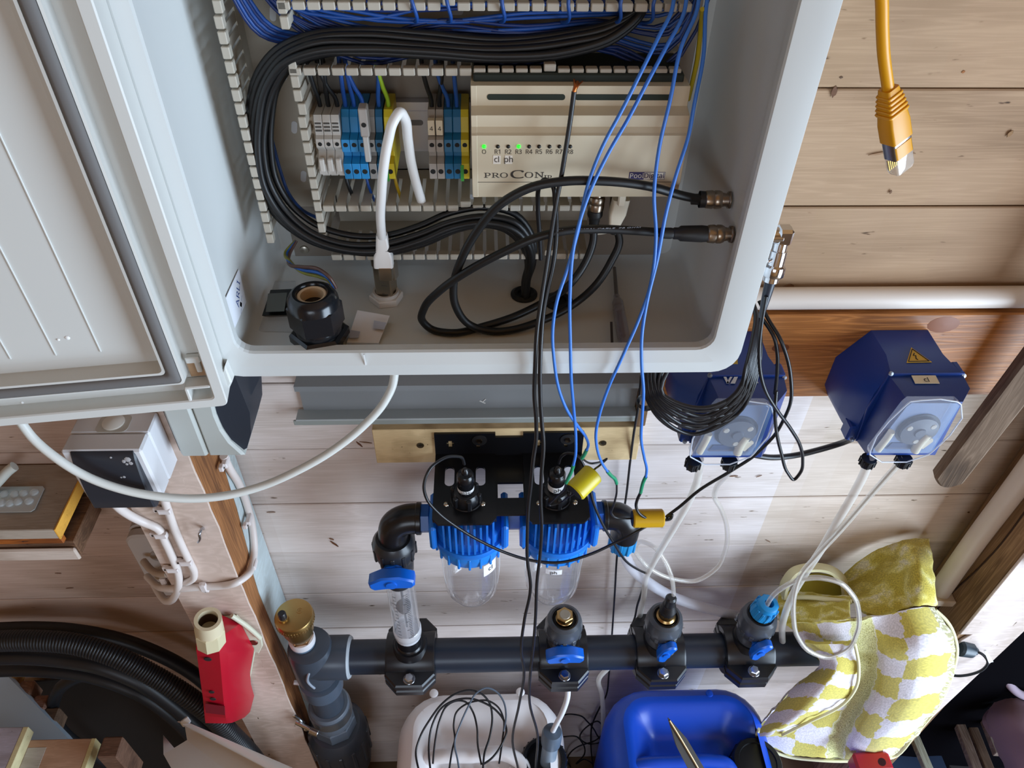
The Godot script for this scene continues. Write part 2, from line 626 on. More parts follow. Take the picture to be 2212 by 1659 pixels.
func post() -> void:
	# left post: painted front, raw brown side with the paint running off it
	var o := struct("trim_1", V(-.36, 0, .05))
	var pw := wood("ffffff", GR[1], V(3, 1.2, 3), .8)
	var sd := wood("ffffff", GR[3], V(4, 1, 4), .8)
	part(o, "core", tinted_box(V(-.404, 0, 0), V(-.318, 2.32, .0985), "a87040", .001), sd)
	# painted facing board, its edge ragged
	var s := b()
	s.tinted = true
	s.col = Color("d8c3b6").srgb_to_linear()
	var edge := [Vector2(-.4045, 0), Vector2(-.4045, 2.32)]
	var r := RandomNumberGenerator.new()
	r.seed = 5
	for i in 70:
		edge.append(Vector2(-.3165 + r.randf_range(-.0012, .0012), 2.32 - 2.32 * i / 69.0))
	s.prism(edge, .003, up(V(0, 0, .0985)), .0006)
	part(o, "painted_face", s, pw, "whitewashed front face of the post")
	# the side towards the pipes: whitewash band next to the wall
	var w := b()
	w.tinted = true
	w.col = Color("c3d0d2").srgb_to_linear()
	var e2 := [Vector2(.001, 0), Vector2(.001, 2.3)]
	for i in 60:
		var y := 2.3 - 2.3 * i / 59.0
		e2.append(Vector2(.034 + .008 * sin(y * 9.0) + r.randf_range(-.002, .002) + (.03 if y < .95 else 0.0) * smoothstep(.95, .75, y), y))
	w.prism(e2, .0015, axes(Vector3.BACK, Vector3.UP, V(-.3165, 0, 0)), .0004)
	part(o, "painted_strip", w, wood("ffffff", GR[0], V(4, 1, 4), .7, Vector3.ZERO, 0.0), "pale whitewash left along the rear of the post side")

const CX0 = -.2265
const CX1 = .213
const CY0 = 1.278
const CY1 = 1.83
func cabinet() -> void:
	var o := thing("electrical_cabinet", "open light grey plastic electrical cabinet on the wooden wall, door swung wide left", "cabinet", V(-.007, CY0, .085))
	var g := m("cfd3d2", .32)
	# outer skin and rim
	var out := rrect(Vector2(CX0, CY0), Vector2(CX1, CY1), .022)
	var o2 := rrect(Vector2(CX0 + .001, CY0 + .001), Vector2(CX1 - .001, CY1 - .001), .021)
	var inn := rrect(Vector2(-.2045, 1.3027), Vector2(.1878, CY1 - .024), .013)
	var in2 := rrect(Vector2(-.2055, 1.3015), Vector2(.1888, CY1 - .023), .014)
	part(o, "outer_shell", b().loft([ring(out, .004), ring(out, .1685), ring(o2, .17)], true, false), g)
	part(o, "rim", b().loft([ring(o2, .17), ring(rrect(Vector2(CX0 + .011, CY0 + .0124), Vector2(CX1 - .011, CY1 - .011), .016), .1702), ring(in2, .1672), ring(inn, .165), ring(inn, .158)], true, false, .97), g, "wide front rim of the cabinet")
	var tub := rrect(Vector2(-.2062, 1.288), Vector2(.1905, CY1 - .022), .012)
	var tub2 := rrect(Vector2(-.198, 1.294), Vector2(.182, CY1 - .03), .008)
	part(o, "inner_shell", b().loft([ring(tub, .1595), ring(tub, .022), ring(tub2, .012)], true, false, .5), g)
	part(o, "back_panel", b().prism(out, .008, up(V(0, 0, .004))), g)
	part(o, "mounting_plate", b().bx(V(-.182, 1.302, .024), V(.168, 1.8, .0265), .0006), m("8f877e", .5, .4), "bare metal mounting plate")
	for q in [[-.172, 1.31], [.158, 1.42], [.158, 1.6]]:
		part(o, "plate_screw", b().lathe([Vector2(.0045, 0), Vector2(.004, .0018), Vector2(.0015, .0026), Vector2(0, .0026)], axes(Vector3.RIGHT, Vector3.BACK, V(q[0], q[1], .0265)), 14), m("b9b4a8", .3, 1))
	# lip mark on the lower rim
	part(o, "mould_mark", b().box(V(-.1012,1.2966,.1701), V(.0009, .0115, .0008)), m("e4e7e8", .4))
	# maker's sticker on the left inside wall
	var st := part(o, "sticker", b().quad_at(V(-.2054,1.3513,.1623), V(-.2054,1.3209,.1617), V(-.2054,1.3175,.1178), V(-.2054,1.3488,.1141)), m("e9edf5", .5), "white sticker with blue lettering on the inside wall")
	var dx := V(0, .62, -.78)
	var dn := V(0, -.78, -.62)
	text(st, "lettering", "ARLI", axes(dx, -dn, V(-.205,1.3358,.1306)), .011, m("27468c", .5))
	text(st, "lettering", "— ∙ —", axes(dx, -dn, V(-.205,1.3242,.1304)), .005, m("4a5f9a", .5))
	door(o)

func door(o: Node3D) -> void:
	var g := m("cfd0cc", .4)
	# hinge line at the left edge of the cabinet; the leaf stands almost parallel to the wall
	var t := Transform3D(Basis(Vector3.UP, deg_to_rad(6.8)), V(-.2142, 1.2665, .1925))
	# local frame: x to the right, so the leaf runs along -x; z towards the room
	var W := .43
	var H := .56
	var f := func(d: float, z: float, r: float) -> Array:
		return rrect(Vector2(-W + d, d), Vector2(-d, H - d), maxf(r - d, .004), 5).map(func(p): return t * V(p.x, p.y, z))
	var d := Node3D.new()
	d.name = "door"
	d.position = V(-.43, 1.2665, .2) - o.position
	o.add_child(d, true)
	d.set_meta("label", "open cabinet door, its ribbed inner face with grey gasket showing")
	part(d, "leaf", b().loft([f.call(.0, -.022, .006), f.call(0, -.001, .006), f.call(.001, 0, .006), f.call(.0085, 0, .006), f.call(.0095, -.001, .006), f.call(.0105, -.0135, .008), f.call(.0265, -.0135, .03), f.call(.0272, -.0015, .03), f.call(.029, -.001, .03), f.call(.0295, -.004, .03), f.call(.0385, -.004, .034), f.call(.039, -.001, .034), f.call(.041, -.0012, .036), f.call(.0418, -.016, .038), f.call(.05, -.017, .042)], true, true, .9), g)
	part(d, "back_skin", b().loft([f.call(.0, -.022, .006), f.call(.002, -.024, .006)], true, true), g)
	part(d, "gasket", b().loft([f.call(.0292, -.004, .03), f.call(.0296, -.0008, .03), f.call(.0325, .0006, .03), f.call(.0358, .0006, .032), f.call(.0384, -.0008, .034), f.call(.0386, -.004, .034)], true, false, .4), m("6b6968", .75), "dark grey foam gasket")
	for i in 8:
		var x := -.086 - .033 * i
		part(d, "mould_rib", b().box(t * V(x, H / 2, -.0166), V(.0012, H - .11, .0012), .0003, t.basis), g)
	for q in [[-.105, .071, .002], [-.112, .07, .0013], [-.16, .012, .0013], [-.19, .0135, .001], [-.26, .0125, .001], [-.3, .058, .001]]:
		part(d, "chip_mark", b().lathe([Vector2(q[2], 0), Vector2(q[2] * .6, .0006), Vector2(0, .0008)], t * axes(Vector3.RIGHT, Vector3.BACK, V(q[0], q[1], -.0134 if q[1] < .03 else -.0168)), 7), m("f0f1f0", .6))
	# notched corner with hinge block
	var dk := m("a38363", .6)
	part(d, "corner_pocket", b().box(t * V(-.0185, .0345, -.0125), V(.013, .018, .002), .0004, t.basis), dk)
	part(d, "corner_wall", b().box(t * V(-.0195, .0225, -.007), V(.02, .003, .013), .0008, t.basis), g)
	part(d, "corner_wall", b().box(t * V(-.0285, .0115, -.007), V(.003, .023, .013), .0008, t.basis), g)
	part(d, "latch_boss", b().box(t * V(-.018, .046, -.01), V(.011, .006, .006), .0008, t.basis), g)
	part(d, "latch_boss", b().box(t * V(-.016, .038, -.0105), V(.004, .012, .005), .0008, t.basis), g)
	# hinge knuckle on the cabinet corner
	var h := [V(-.2131,1.2986,.172), V(-.2117,1.28,.172), V(-.2255,1.2559,.172), V(-.2422,1.2627,.172), V(-.226,1.2765,.172)]
	part(o, "hinge", b().prism(h.map(func(p): return Vector2(p.x, p.y)), .014, up(V(0, 0, .165)), .0015), g, "moulded hinge at the lower left corner")

# slotted wiring duct between two points (base corner to corner), fingers along both long edges
func duct(label: String, lo: Vector2, hi: Vector2, upright: bool, skip := []) -> void:
	var o := thing("wiring_duct", label, "cable duct", V((lo.x + hi.x) / 2, lo.y, .0265))
	var mt := m("b5aea0", .6)
	var z1 := .09
	part(o, "base", b().bx(V(lo.x, lo.y, .0265), V(hi.x, hi.y, .0285)), mt)
	var L := (hi.y - lo.y) if upright else (hi.x - lo.x)
	var n := int(L / .0102)
	for side in 2:
		var c := ((lo.x if side == 0 else hi.x) if upright else (lo.y if side == 0 else hi.y)) as float
		var inw := 1.0 if side == 0 else -1.0
		var wall := b()
		if upright:
			wall.bx(V(c, lo.y, .0265), V(c + inw * .0014, hi.y, .044))
		else:
			wall.bx(V(lo.x, c, .0265), V(hi.x, c + inw * .0014, .044))
		part(o, "side_wall", wall, mt)
		var f := b()
		var p0 := V(c, lo.y + .005, 0) if upright else V(lo.x + .005, c, 0)
		var a := V(0, .0040, 0) if upright else V(.0040, 0, 0)
		var w := V(inw * .0012, 0, 0) if upright else V(0, inw * .0012, 0)
		var lip := V(inw * .0056, 0, 0) if upright else V(0, inw * .0052, 0)
		f.bx(p0 - a * .9 + V(0, 0, .044), p0 + a * .9 + w + V(0, 0, z1 - .006), .0002)
		f.bx(p0 - a * 1.08 - lip * .05 + V(0, 0, z1 - .0068), p0 + a * 1.08 + lip + V(0, 0, z1), .0006)
		var first := part(o, "finger", f, mt)
		for i in range(1, n):
			var at := i * .0102
			var hole := false
			for s in skip:
				if s[0] == side and at > s[1] and at < s[2]:
					hole = true
			if hole:
				continue
			var g := first.duplicate() as MeshInstance3D
			g.name = "finger"
			g.position += (V(0, at, 0) if upright else V(at, 0, 0))
			# a few fingers bent or snapped shorter
			if (i * 7 + side * 3) % 23 == 11:
				g.position += V(0, .003, -.001) if not upright else V(.0015, 0, 0)
			o.add_child(g, true)
		# mounting slots through the base
	for i in int(L / .045):
		var q := (V((lo.x + hi.x) / 2, lo.y + .03 + i * .045, .0286) if upright else V(lo.x + .03 + i * .045, (lo.y + hi.y) / 2, .0286))
		part(o, "mounting_slot", b().prism(rrect(Vector2(-.0024, -.0055), Vector2(.0024, .0055), .0024, 4), .0004, Transform3D(Basis(Vector3.BACK, -.2 if upright else PI / 2), q)), m("dfe3e8", .35))

func ducts() -> void:
	duct("grey slotted wiring duct standing along the left inside of the cabinet", Vector2(-.1845, 1.357), Vector2(-.1345, 1.79), true, [[1, .148, .172]])
	duct("upper horizontal slotted wiring duct above the controller, stuffed with blue and black wires", Vector2(-.141, 1.4995), Vector2(.152, 1.549), false)
	duct("lower horizontal slotted wiring duct below the terminal blocks, almost empty", Vector2(-.1337, 1.3405), Vector2(.094, 1.393), false)

func controller() -> void:
	var o := thing("pool_controller", "cream rail-mounted pool controller with two green lights lit and stickers reading cl and ph", "controller", V(.07, 1.413, .06))
	var g := m("d3c7ad", .42)  # housing colour includes some of the warm bounce light
	var prof := [Vector2(.032, 1.4945), Vector2(.1, 1.4965), Vector2(.1005, 1.482), Vector2(.1115, 1.4795), Vector2(.112, 1.4712), Vector2(.1155, 1.4682), Vector2(.118, 1.4672), Vector2(.118, 1.4275), Vector2(.1165, 1.4268), Vector2(.116, 1.4161), Vector2(.032, 1.4161)]
	# profile lies in (z, y); pushed along x
	var xf := Transform3D(Basis(Vector3.BACK, Vector3.UP, Vector3.LEFT), Vector3.ZERO)
	xf.origin = V(.1498, 0, 0)
	part(o, "housing", b().prism(prof, .1598, xf, .0006), g)
	part(o, "end_cap", b().prism(prof.map(func(p): return Vector2(p.x + .0003, p.y)), .0045, Transform3D(xf.basis, V(-.0055, 0, 0)), .0004), g)
	part(o, "terminal_strip", b().bx(V(-.008, 1.4945, .05), V(.146, 1.502, .092), .001), m("16211a", .6), "dark green terminal strip along the top")
	var dk := m("17261b", .6)
	for q in [[1053, 1222], [1243, 1455]]:
		var a := P_slot(q[0])
		var c := P_slot(q[1])
		part(o, "vent_slot", b().prism(rrect(Vector2(a, 1.4862), Vector2(c, 1.4905), .002), .0006, up(V(0, 0, .1))), dk)
	# indicator row
	var xs := [1046, 1075, 1097, 1119, 1141, 1162, 1184, 1205, 1228]
	var ink := m("4a453d", .6)
	for i in xs.size():
		var x := lerpf(-.0007, .0629, (xs[i] - 1046) / 182.0)
		var y := 1.4588
		var lit := i == 0 or i == 3
		var mt := m("1c1a15", .4)
		if lit:
			mt = m("18e020", .3, 0, "lit")
			mt.emission_enabled = true
			mt.emission = Color("22ff28")
			mt.emission_energy_multiplier = 2.2
		var l := part(o, "led_light" if lit else "led", b().lathe([Vector2(.0015, 0), Vector2(.0015, .0006), Vector2(.0009, .0013), Vector2(0, .0015)], axes(Vector3.RIGHT, Vector3.BACK, V(x, y, .1178)), 12), mt)
		if lit:
			l.set_meta("label", "glowing green indicator light")
		text(o, "lettering", "O" if i == 0 else "R%d" % i, up(V(x, y - .0042, .1181)), .0021, ink)
	for q in [[1073, "cl"], [1098, "ph"]]:
		var x := lerpf(-.0007, .0629, (q[0] - 1046) / 182.0)
		var s := part(o, "sticker", b().bx(V(x - .0028, 1.4449, .118), V(x + .0028, 1.4519, .1183)), m("efe8dc", .6), "small white sticker reading %s" % q[1])
		text(s, "lettering", q[1], up(V(x, 1.4486, .1184)), .0062, m("2a2622", .6))
	# print
	var pk := m("3b3631", .6)
	var yb := 1.4345
	for q in [["PRO", .0082, .0056, 1.7], ["C", .0237, .0092, 2.1], ["ON", .0370, .0064, 1.6], [".IP", .0466, .0024, 1.4]]:
		text(o, "lettering", q[0], up(V(q[1], yb + q[2] * .18 - (.0012 if q[0] == ".IP" else 0.0), .1181)), q[2], pk, true, q[3])
	part(o, "printed_line", b().bx(V(-.006, 1.4296, .118), V(.1425, 1.42995, .11815)), pk)
	var lx := .1094
	var pl := part(o, "logo_plate", b().bx(V(lx, 1.4318, .118), V(lx + .0275, 1.4381, .1182)), m("3a356b", .5), "small dark blue and white logo plate")
	part(pl, "white_field", b().bx(V(lx + .0114, 1.4321, .1182), V(lx + .0272, 1.4378, .1183)), m("e8e1d2", .5))
	text(pl, "lettering", "Pool", up(V(lx + .0057, 1.4352, .11835)), .0056, m("e8e1d2", .5))
	text(pl, "lettering", "Digital", up(V(lx + .0193, 1.4352, .11845)), .0056, m("2b2a58", .5))
	# sockets on the lower side
	for q in [[.0905, .0075], [.1085, .0075]]:
		part(o, "socket", b().cyl(V(q[0], 1.4165, .092), V(q[0], 1.409, .092), q[1]), m("a58f78", .3, 1))

func P_slot(px: float) -> float:
	return lerpf(.0018, .1372, (px - 1053) / (1455.0 - 1053))

# one terminal block; style 0 plain screw block, 1 slim with marker, 2 disconnect block with vents
func block(x: float, w: float, hex: String, style: int, label: String, group := "") -> void:
	var o := thing("terminal_block", label, "terminal", V(x, 1.414, .05), group)
	var mt := m(hex, .45)
	var xf := Transform3D(Basis(Vector3.BACK, Vector3.UP, Vector3.LEFT), V(x + w / 2 - .00015, 0, 0))
	var dk := m("0d0f10", .7)
	var prof := [Vector2(.036, 1.464), Vector2(.066, 1.464), Vector2(.07, 1.4595), Vector2(.074, 1.449), Vector2(.083, 1.447), Vector2(.084, 1.4375), Vector2(.079, 1.436), Vector2(.079, 1.4318), Vector2(.088, 1.4295), Vector2(.088, 1.4165), Vector2(.08, 1.4142), Vector2(.036, 1.4142)]
	if style == 2:
		prof = [Vector2(.036, 1.464), Vector2(.076, 1.464), Vector2(.078, 1.46), Vector2(.079, 1.449), Vector2(.082, 1.447), Vector2(.083, 1.441), Vector2(.078, 1.436), Vector2(.086, 1.428), Vector2(.087, 1.42), Vector2(.078, 1.418), Vector2(.078, 1.4142), Vector2(.036, 1.4142)]
	part(o, "body", b().prism(prof, w - .0003, xf, .0004), mt)
	var hole := func(y: float, z: float, r: float): part(o, "screw_hole", b().cyl(V(x, y, z - .002), V(x, y, z + .0003), r, -1, 12, .0001), dk)
	if style == 2:
		for k in 3:
			part(o, "vent", b().bx(V(x - w * .36, 1.452 + k * .0028, .0785), V(x + w * .36, 1.4532 + k * .0028, .0793 - k * .0003)), m("4d4a46", .7))
		hole.call(1.4432, .0826, .0016)
		part(o, "lever", b().box(V(x, 1.4278, .0862), V(w * .62, .011, .004), .0008), m("cfcbc4", .45))
	else:
		hole.call(1.4428, .0833, .0019)
		hole.call(1.4228, .0879, .0021)
		if style == 1:
			part(o, "marker", b().bx(V(x - w * .42, 1.449, .074), V(x + w * .42, 1.461, .0795), .0003), m("e2d8c0", .5))
			text(o, "lettering", "4", up(V(x, 1.4545, .0796)), .0035, m("333029", .6))

func terminals() -> void:
	var rail := thing("mounting_rail", "slotted zinc mounting rail carrying the terminal blocks and the controller", "rail", V(0, 1.417, .0265))
	part(rail, "top_hat", b().prism([Vector2(.0265, 1.4565), Vector2(.0265, 1.432), Vector2(.034, 1.4445), Vector2(.034, 1.4495), Vector2(.0365, 1.4495), Vector2(.0365, 1.4145), Vector2(.034, 1.4145), Vector2(.034, 1.4185), Vector2(.0265, 1.4195)], .29, Transform3D(Basis(Vector3.BACK, Vector3.UP, Vector3.LEFT), V(.155, 0, 0))), m("c5c8d0", .3, .85))
	part(rail, "web", b().bx(V(-.135, 1.419, .0268), V(.155, 1.4565, .0355)), m("c9ccd4", .3, .85))
	part(rail, "rail_slot", b().prism(rrect(Vector2(-.066, 1.4375), Vector2(-.051, 1.442), .0022), .0004, up(V(0, 0, .0365))), m("6d6a6c", .6))
	var cl := thing("end_clamp", "beige screw-on end clamp left of the grey terminal blocks", "clamp", V(-.1365, 1.414, .036))
	part(cl, "body", b().bx(V(-.1405, 1.4142, .036), V(-.1318, 1.462, .072), .001), m("b9a995", .5))
	for y in [1.437, 1.453]:
		part(cl, "screw", b().lathe([Vector2(.0025, 0), Vector2(.0022, .001), Vector2(0, .001)], axes(Vector3.RIGHT, Vector3.BACK, V(-.1362, y, .072)), 12), m("8d7a5e", .35, 1))
	for i in 3:
		block(-.1283 + i * .0066, .0066, "bdbab4", 2, "grey disconnect terminal block with vent slots at the left end of the rail", "grey disconnect terminal blocks")
	for i in 3:
		block(-.1085 + i * .0066, .0066, "1f86c4", 0, "bright blue terminal block between the grey disconnect blocks and the tall grey plug", "bright blue terminal blocks")
	block(-.0886, .006, "8d8a86", 0, "grey terminal block carrying the tall test plug")
	block(-.0825, .0058, "1d5e84", 0, "dark blue terminal block half hidden by the white patch cable")
	block(-.0752, .0072, "d8c32a", 0, "green and yellow earth terminal block behind the white patch cable")
	block(-.0415, .0062, "a29b94", 1, "grey terminal block with cream marker, nearer the mounting rail gap")
	block(-.0352, .0062, "a29b94", 1, "grey terminal block with cream marker, next to the dark blue pair")
	for i in 2:
		block(-.0286 + i * .0068, .0068, "1c6a98", 0, "dark blue terminal block left of the controller", "dark blue terminal blocks beside the controller")
	block(-.0158, .0066, "cdb62a", 0, "green and yellow earth terminal block touching the controller")
	for x in [-.0778, -.0183]:
		solo("earth_stripe", b().bx(V(x - .0013, 1.4147, .0882), V(x + .0013, 1.4285, .0888)), m("3d9a3e", .5), "green stripe clip on the earth terminal block %s" % ("behind the white patch cable" if x < -.05 else "beside the controller"), "clip")
	# tall grey plug standing up from the row
	var pg := thing("test_plug", "tall grey test plug sticking out above the blue terminal blocks", "plug", V(-.0915, 1.43, .08))
	part(pg, "body", b().bx(V(-.0948, 1.452, .078), V(-.0882, 1.4745, .0895), .0008), m("a8a19b", .5))
	part(pg, "stem", b().bx(V(-.0935, 1.432, .084), V(-.0893, 1.453, .0905), .0006), m("b9b4ae", .5))
	part(pg, "socket_hole", b().cyl(V(-.0915, 1.462, .0885), V(-.0915, 1.462, .0898), .0019, -1, 12, .0001), m("14120f", .7))

func cabinet_bits() -> void:
	# big black cable gland standing on the cabinet floor
	var gx := -.1422
	var gz := .1399
	var o := thing("cable_gland", "large black plastic cable gland standing loose on the cabinet floor", "cable gland", V(gx, 1.288, gz))
	var bk := m("14171c", .22)
	part(o, "thread", b().lathe([Vector2(.0, 0), Vector2(.0185, 0), Vector2(.0185, .012), Vector2(0, .012)], up(V(gx, 1.288, gz)), 24), bk)
	part(o, "lock_nut", b().prism(ngon(6, .0252, .25), .011, axes(Vector3.RIGHT, Vector3.FORWARD, V(gx, 1.294, gz)), .0022), bk)
	part(o, "collar", b().lathe([Vector2(.0195, 0), Vector2(.0203, .002), Vector2(.0195, .006), Vector2(0, .006)], up(V(gx, 1.305, gz)), 28), bk)
	part(o, "cap_nut", b().prism(ngon(6, .0228, .25), .022, axes(Vector3.RIGHT, Vector3.FORWARD, V(gx, 1.31, gz)), .0012), bk)
	part(o, "dome", b().lathe([Vector2(.0212, 0), Vector2(.0208, .006), Vector2(.0185, .0105), Vector2(.0155, .0125), Vector2(.0132, .0122), Vector2(.012, .010), Vector2(.012, .002)], up(V(gx, 1.331, gz)), 32), bk)
	part(o, "seal", b().lathe([Vector2(.0125, .0), Vector2(.0125, .0095), Vector2(.0112, .0105), Vector2(.0095, .0098), Vector2(.0088, .006), Vector2(.0088, -.012), Vector2(0, -.012)], up(V(gx, 1.331, gz)), 28), m("c2a888", .6), "tan rubber seal inside the gland")
	# small clear case with a black square inside
	var c := thing("clear_case", "small flat clear plastic case with a black square part inside, left of the black gland", "case", V(-.1899,1.291,.0886))
	var q := [V(-.2115,1.2895,.0493), V(-.1805,1.2895,.0481), V(-.169,1.2895,.1239), V(-.2066,1.2895,.1222)]
	part(c, "case", b().quad_at(q[0], q[1], q[2], q[3], .004), pane("c9cccf", .3, .1))
	part(c, "black_insert", b().quad_at(V(-.2071,1.29,.0639), V(-.1814,1.29,.062), V(-.1778,1.29,.1009), V(-.2022,1.29,.102), .005), m("1c2023", .3))
	part(c, "insert_window", b().quad_at(V(-.1994,1.2952,.076), V(-.1825,1.2952,.0747), V(-.1799,1.2952,.1022), V(-.1961,1.2952,.1027), .0004), m("6d7674", .25))
	# little bag with printed label
	var g := thing("plastic_bag", "small clear plastic bag with a white printed label beside the black gland", "bag", V(-.1043,1.289,.1234))
	part(g, "label_card", b().quad_at(V(-.1143,1.299,.1065), V(-.0855,1.297,.1122), V(-.0931,1.2905,.1417), V(-.1205,1.2905,.1407), .0006), m("e8e8ec", .6))
	for k in [[773, 715], [810, 700], [795, 682]]:
		pass
	part(g, "print", b().quad_at(V(-.1195,1.2962,.1301), V(-.1092,1.2962,.1328), V(-.1103,1.2945,.1394), V(-.1178,1.2945,.1393), .0002), m("aab0c2", .6))
	part(g, "print", b().quad_at(V(-.0983,1.2985,.1205), V(-.0875,1.2985,.1238), V(-.0891,1.2965,.1309), V(-.0985,1.2965,.1289), .0002), m("b4b9c8", .6))
	part(g, "pouch", b().quad_at(V(-.1199,1.291,.1419), V(-.0922,1.291,.1423), V(-.0944,1.2895,.1532), V(-.1235,1.2895,.1517), .0025), pane("e6ecf2", .45, .1))
	part(g, "small_part", b().box(V(-.1116,1.2925,.1499), V(.009, .003, .007), .001), m("a08b6c", .5), "tiny beige part inside the bag")
	# white hex nut with metal coupler and plug of the white patch cable
	var kx := -.0922
	var kz := .0765
	var n := thing("cable_bushing", "white plastic hex bushing fixed in the cabinet floor under the metal coupler", "bushing", V(kx, 1.288, kz))
	part(n, "hex_nut", b().prism(ngon(6, .0155, .2), .007, axes(Vector3.RIGHT, Vector3.FORWARD, V(kx, 1.288, kz)), .0008), m("ded9d3", .4))
	part(n, "threaded_ring", b().lathe([Vector2(.0118, 0), Vector2(.0118, .0105), Vector2(.0098, .0105), Vector2(.0098, 0)], up(V(kx, 1.288, kz)), 24), m("cfc8c0", .4))
	var k := thing("network_coupler", "shielded metal network coupler standing in the white hex bushing", "connector", V(kx, 1.29, kz))
	var me := m("b3a794", .28, 1)
	var tb := Basis(Vector3.UP, -.25)
	part(k, "shell", b().box(V(kx + .001, 1.3125, kz), V(.0155, .036, .016), .001, tb), me)
	part(k, "top_block", b().box(V(kx + .0005, 1.334, kz + .001), V(.0165, .012, .015), .001, tb), me)
	for i in 3:
		part(k, "slot", b().box(V(kx + .001, 1.3 + i * .009, kz + .0078), V(.006, .0012, .0016), .0002, tb), m("4a4138", .5))
	part(k, "latch", b().box(V(kx + .0105, 1.322, kz), V(.003, .02, .009), .0006, tb), m("d8d4cc", .2, 1))
	part(k, "spring_clip", b().box(V(kx + .0095, 1.337, kz - .002), V(.0035, .006, .012), .0006, tb), m("e8e6e0", .15, 1))
	# voltage tester lying on the floor
	var s := thing("voltage_tester", "clear handled voltage tester screwdriver lying on the cabinet floor at the right", "screwdriver", V(.1198,1.289,.103))
	var sa := V(.1235,1.2945,.0367)
	var sb := V(.1198,1.2945,.0826)
	var sc := V(.1178,1.2945,.1588)
	part(s, "blade", b().cyl(sa, sb, .0017, .002), m("8f8a86", .3, 1))
	part(s, "ferrule", b().lathe([Vector2(0, 0), Vector2(.003, 0), Vector2(.0034, .004), Vector2(.0052, .010), Vector2(.0052, .018)], B.along(sb, sc), 14), pane("8d8790", .45, .2))
	part(s, "handle", b().lathe([Vector2(.0046, .014), Vector2(.0055, .02), Vector2(.0058, .05), Vector2(.005, sb.distance_to(sc)), Vector2(0, sb.distance_to(sc))], B.along(sb, sc), 8), pane("948d96", .5, .15), "smoky clear handle")
	part(s, "resistor", b().cyl(sb.lerp(sc, .3), sb.lerp(sc, .75), .0024), m("6d5f58", .4))
	part(s, "pocket_clip", b().quad_at(V(.1085,1.297,.1229), V(.1106,1.297,.123), V(.1069,1.297,.1615), V(.1046,1.297,.1615), .0012), m("3a3636", .4))
	# rubber grommets in the floor
	for q2 in [[V(.035,1.2885,.0715), "black rubber grommet in the cabinet floor where the black cables pass through", .0125], [V(.0663,1.2885,.0825), "black rubber grommet in the cabinet floor behind the hanging wires", .0135]]:
		solo("grommet", b().lathe([Vector2(q2[2], 0), Vector2(q2[2], .0015), Vector2(q2[2] - .003, .0035), Vector2(q2[2] - .006, .0025), Vector2(q2[2] - .006, .0006), Vector2(0, .0006)], up(q2[0]), 26), m("15171a", .5), q2[1], "grommet")

func bnc(o: Node3D, a: Vector3, dir: Vector3, boot: float, flange: bool) -> void:
	var me := m("95877a", .32, 1)
	var x := B.along(a, a + dir)
	if flange:
		part(o, "flange", b().cyl(a, a + dir * .0022, .0075, -1, 6), me)
	part(o, "threaded_neck", b().lathe([Vector2(.005, 0), Vector2(.0055, .002), Vector2(.005, .004), Vector2(.0055, .006), Vector2(.005, .008), Vector2(0, .008)], x, 16), me)
	part(o, "coupling_ring", b().lathe([Vector2(0, .007), Vector2(.0064, .007), Vector2(.0072, .009), Vector2(.0072, .012), Vector2(.0066, .013), Vector2(.0072, .0145), Vector2(.0068, .019), Vector2(.005, .021), Vector2(0, .021)], x, 20), m("a09384", .3, 1))
	part(o, "boot", b().lathe([Vector2(0, .02), Vector2(.0062, .02), Vector2(.0066, .024), Vector2(.006, boot - .016), Vector2(.0046, boot - .014), Vector2(.0046, boot - .011), Vector2(.004, boot - .010), Vector2(.0044, boot - .008), Vector2(.0042, boot), Vector2(0, boot)], x, 16), m("17181a", .5))

